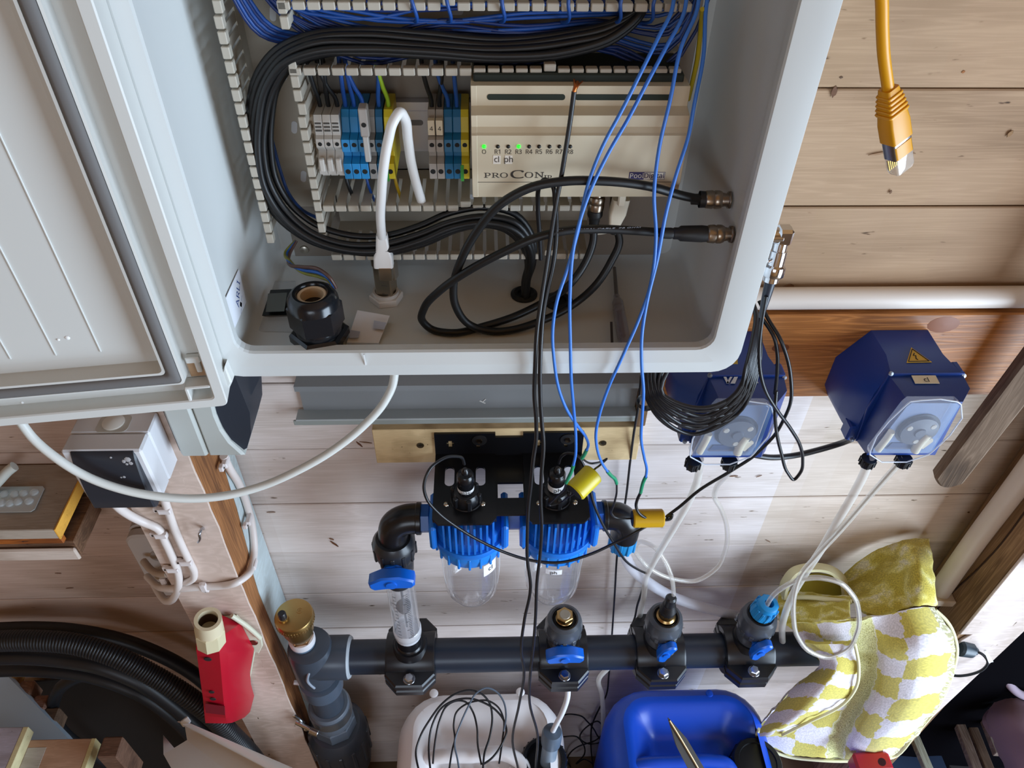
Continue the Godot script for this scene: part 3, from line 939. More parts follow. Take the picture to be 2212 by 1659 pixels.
func cabinet_cables() -> void:
	var rub := m("0e0f11", .45)
	# coaxial cables with bayonet plugs
	var c1 := thing("coaxial_cable", "black coaxial cable from the upper bayonet socket, its loop nearest the grey floor's middle", "cable", V(.0042,1.289,.1247))
	bnc(c1, V(.1895,1.4179,.1246), V(-1, -.02, -.08).normalized(), .03, true)
	part(c1, "cable", b().tube([V(.1717,1.4172,.124), V(.1526,1.4231,.128), V(.121,1.4362,.136), V(.085,1.4437,.142), V(.0559,1.445,.145), V(.0341,1.4412,.146), V(.0123,1.4284,.146), V(-.0069,1.4021,.143), V(-.0194,1.3748,.14), V(-.0268,1.3462,.135), V(-.0262,1.3229,.132), V(-.0158,1.3013,.13), V(.0042,1.2925,.1296), V(.0236,1.293,.1279), V(.0413,1.295,.1223), V(.0785,1.302,.1031), V(.0967,1.3248,.104), V(.1073,1.3447,.1), V(.1133,1.3614,.095), V(.1085,1.376,.092)], .0034, 10, 6), rub)
	bnc(c1, V(.1085, 1.4105, .092), Vector3.DOWN, .042, false)
	var c2 := thing("coaxial_cable", "black coaxial cable from the lower bayonet socket, its wide loop reaching furthest left", "cable", V(-.0312,1.289,.1262))
	bnc(c2, V(.1895,1.4006,.146), V(-1, .01, -.02).normalized(), .056, true)
	part(c2, "cable", b().tube([V(.1408,1.3964,.137), V(.1183,1.3994,.139), V(.0889,1.4031,.142), V(.06,1.4041,.146), V(.0389,1.3997,.148), V(.0108,1.3845,.147), V(-.0149,1.3654,.143), V(-.0383,1.3414,.136), V(-.0531,1.3179,.129), V(-.0561,1.3043,.127), V(-.0492,1.2935,.1264), V(-.0309,1.2925,.1311), V(-.0002,1.2925,.1213), V(.024,1.296,.1135), V(.0494,1.3,.0995), V(.0737,1.3288,.108), V(.0863,1.3472,.1), V(.0908,1.3615,.095), V(.0905,1.376,.092)], .0034, 10, 6), rub)
	bnc(c2, V(.0905, 1.4105, .092), Vector3.DOWN, .042, false)
	text(c2, "lettering", "RG59  COAXIAL CABLE  75 OHM", axes(V(1, .01, -.04), V(0, .7, .7), V(.0847,1.4057,.1456)), .0036, m("8d9096", .5))
	# grey-white network cable under the controller
	var nw := thing("network_cable", "short white network cable plugged in under the controller", "cable", V(.1122,1.3905,.09))
	part(nw, "boot", b().loft([ring(rrect(Vector2(-.0068, -.005), Vector2(.0068, .005), .002, 2), 0), ring(rrect(Vector2(-.0068, -.005), Vector2(.0068, .005), .002, 2), .014), ring(rrect(Vector2(-.004, -.0035), Vector2(.004, .0035), .002, 2), .028)].map(func(r): return r.map(func(p): return V(.1092,1.4057,.1) + V(p.x - p.z * .12, -p.z, p.y)))), m("e4dcc8", .4))
	part(nw, "cable", b().tube([V(.1085,1.3878,.1), V(.1066,1.3808,.1), V(.1016,1.3739,.096), V(.0942,1.3684,.09)], .003, 8, 6), m("ddd6c4", .45))
	part(nw, "latch_cover", b().box(V(.1083,1.4088,.107), V(.006, .012, .004), .001), m("ece4d0", .4))
	# white patch cable
	var wp := thing("patch_cable", "thick white network patch cable arching up from the metal coupler over the terminal blocks", "cable", V(-.0922, 1.33, .1))
	part(wp, "cable", b().tube([V(-.0861,1.3701,.1), V(-.0842,1.3933,.108), V(-.0801,1.4185,.116), V(-.0752,1.4448,.122), V(-.0699,1.4658,.124), V(-.0647,1.4803,.123), V(-.0605,1.4845,.118), V(-.0579,1.4777,.112), V(-.0576,1.4579,.104), V(-.0572,1.4362,.098), V(-.0549,1.4131,.092), V(-.0528,1.3924,.082)], .0037, 12, 7), m("e3e1de", .4))
	var pb := V(-.0866,1.3646,.097)
	part(wp, "boot", b().loft([ring(rrect(Vector2(-.0045, -.004), Vector2(.0045, .004), .002, 2), .006), ring(rrect(Vector2(-.0058, -.005), Vector2(.0058, .005), .002, 2), -.006), ring(rrect(Vector2(-.0085, -.0055), Vector2(.0075, .0055), .002, 2), -.014), ring(rrect(Vector2(-.009, -.0055), Vector2(.0075, .0055), .002, 2), -.023)].map(func(r): return r.map(func(p): return pb + V(p.x, p.z, p.y - p.z * .1)))), m("e9e8e6", .35))
	part(wp, "plug", b().box(pb + V(.0005, -.029, .004), V(.0115, .014, .008), .0008), m("b9ad9b", .25, 1), "shielded metal plug end")
	# bundle of black control cables running round inside the ducts and down through the floor
	var lab := "black control cable in the bundle curving round the left duct and down through the floor"
	var offs := [[0, 0, .0], [7, -9, .004], [-8, 8, .003], [12, 4, .009], [-13, 15, .006], [4, 21, .010], [-6, -16, .012]]
	for i in offs.size():
		var d: Array = offs[i]
		wire("control_cable", bundle(d[0], d[1], d[2], i), .0028, rub, lab, "black control cables in the bundle", 8, 5)
	# blue single wires in the ducts
	var bl := m("122c66", .4)
	var b2 := m("1d4c98", .4)
	var r := RandomNumberGenerator.new()
	r.seed = 9
	for i in 16:
		var k := r.randf_range(-1, 1)
		var j := r.randf_range(-1, 1)
		var y0 := 1.524 + .018 * k
		wire("control_wire", [V(-.165 + .01 * j, 1.66, .06 + .012 * k), V(-.16 + .012 * k, 1.585, .066), V(-.14 + .01 * j, 1.545 + .006 * k, .07), V(-.09, y0 + .006 * j, .074), V(-.03, y0 - .004 * j, .07), V(.03, y0 + .007 * k, .074), V(.09 + .01 * j, y0 + .003, .066), V(.135, y0 + .012 * k, .068), V(.158 + .006 * j, 1.57, .072), V(.162 + .008 * k, 1.68, .07)], .0014, bl if i % 3 else b2, "thin blue control wire in the bundle filling the upper duct", "blue wires in the upper duct", 6, 4, "wire")
	for i in 6:
		var k := i / 5.0
		wire("control_wire", [V(-.18 + .006 * k, 1.7, .07), V(-.178 + .007 * k, 1.6, .078), V(-.172 + .008 * k, 1.55, .08 - .006 * k), V(-.16 + .01 * k, 1.522 + .006 * k, .074), V(-.135, 1.512 + .008 * k, .066), V(-.1, 1.508 + .008 * k, .06)], .0013, b2 if i % 2 else bl, "thin blue control wire bending from the left duct into the upper duct", "blue wires in the left duct", 6, 4, "wire")
	wire("control_wire", [V(-.1746,1.4516,.05), V(-.1732,1.429,.052), V(-.1713,1.4052,.054), V(-.1668,1.3859,.058), V(-.1572,1.3714,.06), V(-.1446,1.3636,.06)], .0014, b2, "single blue wire curving behind the black bundle at the lower left", "", 6, 5, "wire")
	for i in 6:
		var x := -.05 + .033 * i + .01 * sin(i * 5.0)
		wire("control_wire", [V(x, 1.53, .068), V(x + .004, 1.54, .09), V(x + .002, 1.55, .094), V(x - .006 + .004 * i, 1.575, .08)], .0013, b2, "thin blue wire looping up out of the upper duct between its fingers", "blue wires leaving the upper duct", 6, 4, "wire")
	# wires down to the terminals
	var dk := m("17191c", .45)
	var tw := [[-.1283, dk, "black wire running down into a grey disconnect terminal block", "black wires into the grey disconnect blocks"], [-.1217, dk, "black wire running down into a grey disconnect terminal block", "black wires into the grey disconnect blocks"], [-.1151, dk, "black wire running down into a grey disconnect terminal block", "black wires into the grey disconnect blocks"],
		[-.1085, b2, "blue wire running down into a bright blue terminal block", "blue wires into the bright blue blocks"], [-.1019, b2, "blue wire running down into a bright blue terminal block", "blue wires into the bright blue blocks"], [-.0953, b2, "blue wire running down into a bright blue terminal block", "blue wires into the bright blue blocks"],
		[-.0825, m("1f4f94", .4), "blue wire running down into the dark blue terminal block beside the patch cable", ""], [-.0752, m("8fae1f", .4), "green and yellow earth wire running down to the earth block behind the patch cable", ""],
		[-.0415, dk, "black wire running down into a grey block with cream marker", "black wires into the grey marker blocks"], [-.0352, dk, "black wire running down into a grey block with cream marker", "black wires into the grey marker blocks"],
		[-.0286, m("26559e", .4), "blue wire running down into a dark blue block left of the controller", "blue wires into the dark blue blocks"], [-.0218, m("26559e", .4), "blue wire running down into a dark blue block left of the controller", "blue wires into the dark blue blocks"]]
	for i in tw.size():
		var q: Array = tw[i]
		var x: float = q[0]
		var w := .006 * sin(i * 2.3)
		wire("terminal_wire", [V(x - .003 + w, 1.512, .062), V(x - .002 + w, 1.497, .07), V(x - .001 + w * .5, 1.482, .067), V(x, 1.47, .062), V(x, 1.46, .06)], .0017, q[1], q[2], q[3], 6, 5, "wire")
	var lw := [[-.1151, .0016, dk, "black wire dropping from the grey disconnect blocks into the lower duct"], [-.0985, .0012, b2, "blue wire dropping from the bright blue blocks into the lower duct"], [-.0752, .0014, m("c9a822", .4), "yellow wire dropping from the earth block into the lower duct"]]
	for q in lw:
		wire("terminal_wire", [V(q[0], 1.4165, .066), V(q[0] + .001, 1.405, .07), V(q[0] + .003, 1.392, .068), V(q[0] + .002, 1.375, .05)], q[1], q[2], q[3], "", 6, 5, "wire")
	wire("earth_wire", [V(.1483,1.5491,.1), V(.1555,1.524,.08), V(.1578,1.5057,.075), V(.1584,1.4865,.07), V(.1605,1.4697,.06)], .0018, m("b4a322", .4), "yellow and green earth wire hanging at the right end of the upper duct", "", 6, 5, "wire")
	# mains cores curling behind the gland
	for q in [[0, "2a63b8", "blue core curling down behind the black gland"], [5, "5a4038", "brown core curling down behind the black gland"], [-5, "8a8a35", "green and yellow core curling down behind the black gland"]]:
		var d: float = q[0]
		wire("mains_core", [V(-.1713,1.3347,.05), V(-.1781,1.329,.06) + V(.0004 * d, 0, 0), V(-.1724,1.3312,.08) + V(0, 0, .0004 * d), V(-.1563,1.3377,.1) + V(0, .0006 * d, 0), V(-.1405,1.3413,.11) + V(0, .0008 * d, 0), V(-.131,1.3403,.118) + V(0, .0005 * d, 0), V(-.1284,1.3317,.118) + V(.0003 * d, 0, 0)], .0016, m(q[1], .4), q[2], "", 7, 6)

func bundle(dx: float, dy: float, dz: float, i: int) -> Array:
	var base := [V(.116,1.5548,.07), V(.1108,1.5402,.08), V(.0937,1.5267,.084), V(.0612,1.5167,.086), V(.0114,1.5123,.087), V(-.0415,1.5154,.087), V(-.087,1.5181,.088), V(-.1194,1.5168,.09), V(-.1433,1.5071,.09), V(-.159,1.4899,.089), V(-.1702,1.4649,.088), V(-.1764,1.435,.088), V(-.176,1.407,.088), V(-.1666,1.3827,.09), V(-.1476,1.3652,.094), V(-.1205,1.3572,.098), V(-.0855,1.3574,.1), V(-.0539,1.3663,.1), V(-.0265,1.3787,.1), V(.0002,1.3838,.1), V(.0212,1.3785,.1), V(.0354,1.3588,.096), V(.0389,1.332,.088), V(.0367,1.3089,.08)]
	var o := []
	for k in base.size():
		var p: Vector3 = base[k]
		var t := clampf(minf(k, base.size() - 1 - k) / 3.0, .25, 1.0)
		var nrm := ((base[mini(k + 1, base.size() - 1)] - base[maxi(k - 1, 0)]) as Vector3).cross(Vector3.BACK).normalized()
		o.append(p + nrm * (dy * .00042 * t + .0006 * sin(k * 1.7 + i)) + V(0, 0, -dz * t + .0006 * dx * .1))
	o.append(V(o[-1].x, 1.286, o[-1].z))
	return o

const PY = .637
const PZ = .09
func csg(o: Node3D, called: String, list: Array, mt: Material) -> void:
	# list of [subtract?, kind, transform, size, polygon], in room coordinates
	var root := CSGCombiner3D.new()
	root.name = called
	root.position = -o.position
	root.material_override = mt
	for q in list:
		var s: CSGShape3D
		if q[1] == "box":
			s = CSGBox3D.new()
			(s as CSGBox3D).size = q[3]
		elif q[1] == "cyl":
			s = CSGCylinder3D.new()
			(s as CSGCylinder3D).radius = q[3].x
			(s as CSGCylinder3D).height = q[3].y
			(s as CSGCylinder3D).sides = 24
		else:
			s = CSGPolygon3D.new()
			(s as CSGPolygon3D).polygon = PackedVector2Array(q[4])
			(s as CSGPolygon3D).depth = q[3].z
		s.name = "cut" if q[0] else "plate"
		s.transform = q[2]
		s.operation = CSGShape3D.OPERATION_SUBTRACTION if q[0] else CSGShape3D.OPERATION_UNION
		root.add_child(s, true)
	o.add_child(root, true)

func hydraulics() -> void:
	channel_and_boards()
	bracket()
	for i in 2:
		filter_cell(-.0235 if i == 0 else .0835, i)
	probes()
	fittings()
	manifold()

func channel_and_boards() -> void:
	# grey plastic channel lying along the wall under the cabinet
	var o := thing("cable_channel", "long grey plastic cable channel fixed along the wall just below the cabinet", "cable channel", V(-.02, 1.062, .01))
	var g := m("7d7f80", .45)
	var prof := [Vector2(.0008, 1.0632), Vector2(.0195, 1.0632), Vector2(.0195, 1.0715), Vector2(.0175, 1.0725), Vector2(.004, 1.0725), Vector2(.0036, 1.1165), Vector2(.018, 1.1165), Vector2(.0195, 1.1175), Vector2(.0195, 1.1251), Vector2(.0008, 1.1251)]
	part(o, "channel", b().prism(prof, .392, Transform3D(Basis(Vector3.BACK, Vector3.UP, Vector3.LEFT), V(.1755, 0, .001))), g)
	part(o, "rim", b().bx(V(-.2235, 1.0702, .003), V(.1765, 1.0728, .0213), .0006), m("a5a9a8", .45))
	part(o, "lower_flange", b().bx(V(-.2265, 1.0632, .018), V(.1765, 1.0705, .0209), .0006), m("8f948f", .5))
	part(o, "scratch_mark", b().box(V(-.006, 1.083, .0052), V(.008, .0015, .0004), 0, Basis(Vector3.BACK, -.6)).box(V(-.004, 1.0855, .0052), V(.006, .0012, .0004), 0, Basis(Vector3.BACK, .9)), m("c4c2bd", .7))
	# brown wooden block at the right end of the channel
	solo("wood_block", tinted_box(V(.177, 1.0495, .0008), V(.1895, 1.122, .016), "9a7a58", .001), wood("ffffff", GR[3], V(4, 1, 4), .8), "short brown wooden block at the right end of the grey channel", "wood block")
	# chipboard strip with screws
	var c := thing("chipboard_strip", "raw chipboard strip on the wall carrying the black filter bracket", "board", V(.02, .988, 0))
	var cm := wood("e0c596", grain_image(77, .05, 2.6, .2), V(4, 4, 4), .85, V(.3, .2, 0))
	part(c, "board", tinted_box(V(-.1385, .9885, .0008), V(.1865, 1.0485, .016), "ffffff", .0008), cm)
	for q in [V(-.0825,1.0206,.016), V(.141,1.0207,.016)]:
		part(c, "screw", b().lathe([Vector2(.0048, 0), Vector2(.0044, .0008), Vector2(.002, .0002), Vector2(0, .0002)], axes(Vector3.RIGHT, Vector3.BACK, q), 14), m("6b5d45", .4, .9))
		part(c, "screw_slot", b().box(q + V(0, 0, .0006), V(.004, .0011, .0006)).box(q + V(0, 0, .0006), V(.0011, .004, .0006)), m("2b241b", .6))
	# orange stained board behind the pumps
	var ob := thing("pine_board", "orange stained pine board on the wall behind the two blue pumps", "board", V(.4, 1.099, 0))
	part(ob, "board", tinted_box(V(.192, 1.1, .0008), V(.66, 1.2212, .02), "ffffff", .0015), wood("c98445", GR[2], V(.9, 3.2, 3.2), .45, V(.2, .33, 0)))
	for q in [[1662, 741, .006], [2052, 705, .011]]:
		part(ob, "knot", b().lathe([Vector2(q[2], 0), Vector2(q[2] * .6, .0004), Vector2(0, .0005)], Transform3D(Basis(Vector3.RIGHT * 1.6, Vector3.BACK, Vector3.DOWN), P_k(q)), 14), m("7d4218", .5), "dark round knot")
	# white conduit above it
	var cd := thing("conduit_pipe", "white plastic conduit running level along the wall above the orange board", "pipe", V(.45, 1.225, .012))
	part(cd, "pipe", b().cyl(V(.12, 1.2378, .0125), V(1.2, 1.2378, .0125), .0118, -1, 20), m("e2d8ce", .4))

func P_k(q: Array) -> Vector3:
	return V(.321, 1.176, .0201) if q[0] < 1800 else V(.49, 1.207, .0201)

func bracket() -> void:
	var by := 1.0029
	var o := thing("filter_bracket", "black steel angle bracket screwed to the chipboard, carrying the two filter housings", "bracket", V(.025, by, .05))
	var bk := m("101115", .28)
	var I := Basis.IDENTITY
	var l := []
	for x in [-.0278, .0793]:
		l.append([false, "box", Transform3D(I, V(x, by + .0195, .0175)), V(.0735, .042, .003), []])
	l.append([false, "box", Transform3D(I, V(.026, by + .0165, .0175)), V(.045, .034, .003), []])
	for x in [-.0278, .0793]:
		for q in [[-.018, .0215, .0022], [.016, .0215, .0022]]:
			l.append([true, "box", Transform3D(I, V(x + q[0], by + q[1], .0175)), V(.0042, .013, .02), []])
			l.append([true, "box", Transform3D(I, V(x + q[0], by + q[1] + .001, .0175)), V(.009, .004, .02), []])
	csg(o, "back_plate", l, bk)
	l = []
	var flat := Basis(Vector3.RIGHT, PI / 2)
	for x in [-.0278, .0793]:
		var h := .0367
		l.append([false, "poly", Transform3D(flat, V(x, by + .0015, 0)), V(0, 0, .003), [Vector2(-h, .016), Vector2(h, .016), Vector2(h, .1165), Vector2(h - .007, .1245), Vector2(-h + .007, .1245), Vector2(-h, .1165)]])
	l.append([false, "box", Transform3D(I, V(.026, by, .063)), V(.045, .003, .094), []])
	l.append([true, "box", Transform3D(I, V(.0262, by, .0744)), V(.0305, .02, .023), []])
	for x in [-.0278, .0793]:
		for q in [-.0185, .0185]:
			l.append([true, "box", Transform3D(I, V(x + q, by, .0545)), V(.0115, .02, .018), []])
			for e in [-.009, .009]:
				l.append([true, "cyl", Transform3D(I, V(x + q, by, .0545 + e)), V(.00575, .02, 0), []])
		l.append([true, "cyl", Transform3D(I, V(x, by, .088)), V(.012, .02, 0), []])
	csg(o, "shelf_plate", l, bk)
	for x in [-.0278, .0793]:
		part(o, "side_flange", b().bx(V(x - .0367, by - .006, .016), V(x - .0345, by, .115), .0006).bx(V(x + .0345, by - .006, .016), V(x + .0367, by, .115), .0006), bk)
		# washers with screws
		part(o, "washer", b().lathe([Vector2(.009, 0), Vector2(.009, .001), Vector2(.003, .0016), Vector2(0, .0016)], axes(Vector3.RIGHT, Vector3.BACK, V(x + .0175, by + .029, .019)), 24), m("2c2b2c", .4, .3), "round black washer")
		part(o, "screw", b().lathe([Vector2(.0038, 0), Vector2(.0034, .0014), Vector2(.0014, .001), Vector2(0, .0008)], axes(Vector3.RIGHT, Vector3.BACK, V(x + .0175, by + .029, .0205)), 14), m("5a4a3a", .35, 1))
		for q in [-.021, .021]:
			part(o, "bolt", b().lathe([Vector2(.0036, 0), Vector2(.0034, .0012), Vector2(.002, .0026), Vector2(0, .003)], up(V(x + q, by + .0043, .0965)), 16), m("c9c2b6", .25, 1), "small polished dome bolt")

func filter_cell(x: float, i: int) -> void:
	var z := .083
	var o := thing("filter_housing", ["left measuring cell with blue ribbed head and clear bowl, cl label on the bowl", "right measuring cell with blue ribbed head and clear bowl, ph label on the bowl"][i], "filter housing", V(x, .8, z))
	var bl := m("1b74d6", .35)
	part(o, "head", b().lathe([Vector2(0, 1.0065), Vector2(.017, 1.0065), Vector2(.019, .995), Vector2(.032, .976), Vector2(.0425, .966), Vector2(.0415, .95), Vector2(.0395, .938), Vector2(0, .938)], up(V(x, 0, z)), 40), bl)
	# cheeks beside the ribs
	for s in [-1.0, 1.0]:
		part(o, "side_cheek", b().box(V(x + s * .0425, .9635, z + .004), V(.0085, .042, .056), .003), bl)
	# upright cooling ribs on the front
	for k in 9:
		var a := (k - 4) * .0072
		var dz := sqrt(.0465 * .0465 - a * a)
		part(o, "rib", b().loft([
			[V(x + a - .0012, 1.003, z + .02), V(x + a + .0012, 1.003, z + .02), V(x + a + .0012, 1.003, z + dz), V(x + a - .0012, 1.003, z + dz)],
			[V(x + a - .0012, .945, z + .02), V(x + a + .0012, .945, z + .02), V(x + a + .0012, .945, z + dz - .002), V(x + a - .0012, .945, z + dz - .002)]]), bl)
	part(o, "collar", b().lathe([Vector2(.038, .951), Vector2(.0458, .950), Vector2(.0468, .944), Vector2(.0448, .940), Vector2(.038, .940)], up(V(x, 0, z)), 44), bl)
	var nut := part(o, "ring_nut", b().lathe([Vector2(.036, .941), Vector2(.0435, .940), Vector2(.0438, .933), Vector2(.0415, .922), Vector2(.04, .916), Vector2(.034, .916)], up(V(x, 0, z)), 44), m("1f82de", .35))
	for k in 20:
		var a := TAU * k / 20.0
		part(nut, "grip", b().box(V(x, .927, z) + V(cos(a), 0, sin(a)) * .0428, V(.0032, .02, .003), .0007, Basis(Vector3.UP, -a)), m("1f82de", .35))
	part(o, "bowl", b().lathe([Vector2(.0365, .918), Vector2(.0365, .842), Vector2(.0352, .822), Vector2(.031, .811), Vector2(.022, .806), Vector2(0, .805)], up(V(x, 0, z)), 40), pane("d9dce6", .07, .04), "clear plastic bowl with water")
	part(o, "bowl_wall", b().lathe([Vector2(.0335, .918), Vector2(.0335, .842), Vector2(.0325, .826), Vector2(.027, .817), Vector2(0, .8145)], up(V(x, 0, z)), 40), pane("d9dce6", .05, .04))
	for s in [-1, 1]:
		part(o, "mould_seam", b().tube([V(x + s * .0363, .914, z), V(x + s * .036, .84, z), V(x + s * .034, .82, z)], .0007, 6, 4), pane("f2f4f8", .5, .1))
	var la := .75 if i == 0 else -.1
	var lab := b()
	for k in 6:
		var a0 := PI / 2 - la - .28 + .56 * k / 6.0
		var a1 := PI / 2 - la - .28 + .56 * (k + 1) / 6.0
		var p0 := V(x + cos(a0) * .0368, 0, z + sin(a0) * .0368)
		var p1 := V(x + cos(a1) * .0368, 0, z + sin(a1) * .0368)
		var h := [.885, .908] if i == 0 else [.893, .903]
		lab.quad(p0 + V(0, h[0], 0), p1 + V(0, h[0], 0), p1 + V(0, h[1], 0), p0 + V(0, h[1], 0), V(cos((a0 + a1) / 2), 0, sin((a0 + a1) / 2)))
	part(o, "label", lab, m("e9e9ec", .6), "white paper label")
	var am := PI / 2 - la
	var nn := V(cos(am), 0, sin(am))
	text(o, "lettering", "cl" if i == 0 else "ph", axes(V(nn.z, 0, -nn.x), Vector3.UP, V(x, .8965 if i == 0 else .8975, z) + nn * .0371), .011 if i == 0 else .008, m("2a2a2c", .6))

func probes() -> void:
	var by := 1.0029
	for i in 2:
		var x := -.0259 if i == 0 else .0776
		var z := .09
		var o := thing("electrode", ["black measuring electrode with number band in the left filter head", "black measuring electrode with white ph band in the right filter head"][i], "electrode", V(x, by, z))
		var bk := m("17181c", .3)
		part(o, "flange", b().cyl(V(x, by + .004, z), V(x, by + .0062, z), .0185, -1, 28), bk)
		var nut := part(o, "union_nut", b().lathe([Vector2(.0158, by + .005), Vector2(.016, by + .015), Vector2(.0135, by + .021), Vector2(.0095, by + .022), Vector2(0, by + .022)], up(V(x, 0, z)), 24), bk)
		for k in 6:
			var a := TAU * k / 6.0 + .3
			part(nut, "grip", b().box(V(x, by + .0115, z) + V(cos(a), 0, sin(a)) * .0158, V(.005, .018, .0055), .001, Basis(Vector3.UP, -a)), bk)
		part(o, "shaft", b().lathe([Vector2(.0093, by + .02), Vector2(.0093, by + .036), Vector2(.01, by + .037), Vector2(.01, by + .049), Vector2(.0085, by + .0515), Vector2(.0045, by + .0525), Vector2(.0042, by + .057), Vector2(.0022, by + .06), Vector2(0, by + .06)], up(V(x, 0, z)), 24), m("121317", .25))
		part(o, "band", b().lathe([Vector2(.0096, by + .0255), Vector2(.0096, by + (.0305 if i == 0 else .0345))], up(V(x, 0, z)), 24), m("d4d4d4", .5), ["pale number band", "white band reading ph"][i])
		text(o, "lettering", "92243" if i == 0 else "ph", axes(V(1, 0, -.1), Vector3.UP, V(x + .0008, by + (.028 if i == 0 else .03), z + .0098)), .005 if i == 0 else .0085, m("232326", .6))
	# thin probe cables
	wire("probe_cable", [V(-.0264,1.0702,.09), V(-.0281,1.0826,.092), V(-.036,1.0949,.1), V(-.0483,1.1078,.115), V(-.0606,1.1093,.13), V(-.0667,1.096,.138), V(-.0649,1.0756,.142), V(-.0547,1.0558,.144), V(-.0358,1.0311,.145), V(-.0084,1.0034,.146), V(.0202,.9816,.147), V(.0496,.9675,.148), V(.0818,.9628,.148), V(.1133,.9737,.146), V(.1439,.9916,.142), V(.1681,1.0111,.14), V(.1799,1.0152,.135)], .0017, m("15161a", .35), "thin black cable looping from the left electrode across both filter heads to the right", "", 8, 7)
	wire("probe_cable", [V(.0785,1.0696,.09), V(.0803,1.0858,.094), V(.0867,1.0978,.1), V(.0949,1.1006,.106), V(.1011,1.0931,.11), V(.1072,1.0746,.114), V(.1159,1.0392,.118), V(.1289,1.0005,.118), V(.1496,.9487,.112), V(.1731,.8909,.1), V(.2133,.8159,.07)], .0016, m("15161a", .35), "thin black cable running down from the right electrode past the right elbow", "", 8, 7)

func elbow(o: Node3D, p: Array, r: float, mt: Material) -> void:
	part(o, "bend", b().tube(p, r, 22, 8), mt)

func fittings() -> void:
	var bk := m("131418", .28)
	var gk := m("24272c", .32)
	var bl := m("1459ad", .35)
	var yI := .9635
	var zI := .083
	# left inlet: blue nut, elbow, union, valve with blue handle, flow meter
	var o := thing("inlet_elbow", "black plastic elbow joining the left measuring cell to the flow meter valve", "pipe fitting", V(-.1165, .93, .088))
	part(o, "hex_nut", b().prism(ngon(6, .0185), .0135, axes(Vector3.BACK, Vector3.UP, V(-.0705, yI, zI)), .0012), bl, "blue hexagon nut")
	part(o, "thread_stub", b().cyl(V(-.0845, yI, zI), V(-.066, yI, zI), .0125), bl)
	elbow(o, [V(-.083, yI, zI), V(-.093, yI, zI), V(-.104, yI - .002, zI + .001), V(-.1135, yI - .009, zI + .003), V(-.1165, yI - .02, zI + .005), V(-.1165, yI - .034, zI + .007)], .0185, bk)
	part(o, "mouth_ring", b().cyl(V(-.0875, yI, zI), V(-.081, yI, zI), .0198), bk)
	var v := thing("ball_valve", "dark plastic ball valve with a blue wing handle above the clear flow meter", "valve", V(-.1172, .83, .09))
	var vx := -.1172
	part(v, "union_ring", b().lathe([Vector2(0, .936), Vector2(.0215, .936), Vector2(.0262, .929), Vector2(.0265, .912), Vector2(.0235, .899), Vector2(.0195, .897), Vector2(0, .897)], up(V(vx, 0, .09)), 30), gk)
	for k in 12:
		var a := TAU * k / 12.0
		part(v, "grip", b().box(V(vx, .915, .09) + V(cos(a), 0, sin(a)) * .026, V(.003, .02, .005), .0008, Basis(Vector3.UP, -a)), gk)
	part(v, "body", b().lathe([Vector2(0, .898), Vector2(.0195, .898), Vector2(.0215, .886), Vector2(.0205, .868), Vector2(.018, .86), Vector2(.018, .842), Vector2(0, .842)], up(V(vx, 0, .09)), 28), gk)
	handle(v, V(vx - .001, .905, .108), V(.996, .09, 0), 1.35, true)
	var fm := thing("flow_meter", "clear tubular flow meter with black scale rising from the pipe saddle", "flow meter", V(vx, .69, .09))
	part(fm, "tube", b().lathe([Vector2(.0192, .845), Vector2(.0188, .74), Vector2(.0186, .708)], up(V(vx, 0, .09)), 32), pane("e3e6ee", .1, .04), "clear acrylic tube")
	part(fm, "inner_tube", b().lathe([Vector2(.013, .845), Vector2(.0118, .712)], up(V(vx, 0, .09)), 24), pane("e3e6ee", .08, .04))
	part(fm, "guide_rod", b().cyl(V(vx, .722, .09), V(vx, .85, .09), .0017), m("6d6f75", .3, .8))
	part(fm, "float", b().lathe([Vector2(0, .765), Vector2(.007, .767), Vector2(.0105, .776), Vector2(.0105, .779), Vector2(.004, .783), Vector2(0, .783)], up(V(vx, 0, .09)), 20), m("4a4444", .4))
	for k in 26:
		var y := .722 + k * .0044
		var s := b()
		var L := .42 if k % 5 == 0 else .24
		for j in 3:
			var a0 := PI / 2 - .62 + L * j / 3.0
			var a1 := PI / 2 - .62 + L * (j + 1) / 3.0
			s.quad(V(vx + cos(a0) * .0191, y, .09 + sin(a0) * .0191), V(vx + cos(a1) * .0191, y, .09 + sin(a1) * .0191), V(vx + cos(a1) * .0191, y + .0011, .09 + sin(a1) * .0191), V(vx + cos(a0) * .0191, y + .0011, .09 + sin(a0) * .0191))
			if k % 2 == 0:
				a0 += .9; a1 += .9
				s.quad(V(vx + cos(a0) * .0191, y, .09 + sin(a0) * .0191), V(vx + cos(a1) * .0191, y, .09 + sin(a1) * .0191), V(vx + cos(a1) * .0191, y + .0011, .09 + sin(a1) * .0191), V(vx + cos(a0) * .0191, y + .0011, .09 + sin(a0) * .0191))
		part(fm, "scale_mark", s, m("2f3036", .6))
	part(fm, "clear_collar", b().lathe([Vector2(.0186, .722), Vector2(.02, .72), Vector2(.02, .708), Vector2(.0185, .705), Vector2(.014, .705)], up(V(vx, 0, .09)), 28), pane("f0f1f5", .45, .1))
	part(fm, "base_ring", b().lathe([Vector2(0, .7), Vector2(.0185, .7), Vector2(.0185, .706), Vector2(0, .706)], up(V(vx, 0, .09)), 28), m("c9cbd2", .3), "pale seal ring")
	part(fm, "nipple", b().lathe([Vector2(0, .668), Vector2(.0215, .668), Vector2(.021, .676), Vector2(.0178, .68), Vector2(.0178, .7), Vector2(0, .7)], up(V(vx, 0, .09)), 26), bk)
	# right outlet
	var q := thing("outlet_elbow", "black plastic elbow with light blue nut on the right measuring cell", "pipe fitting", V(.16, .89, .085))
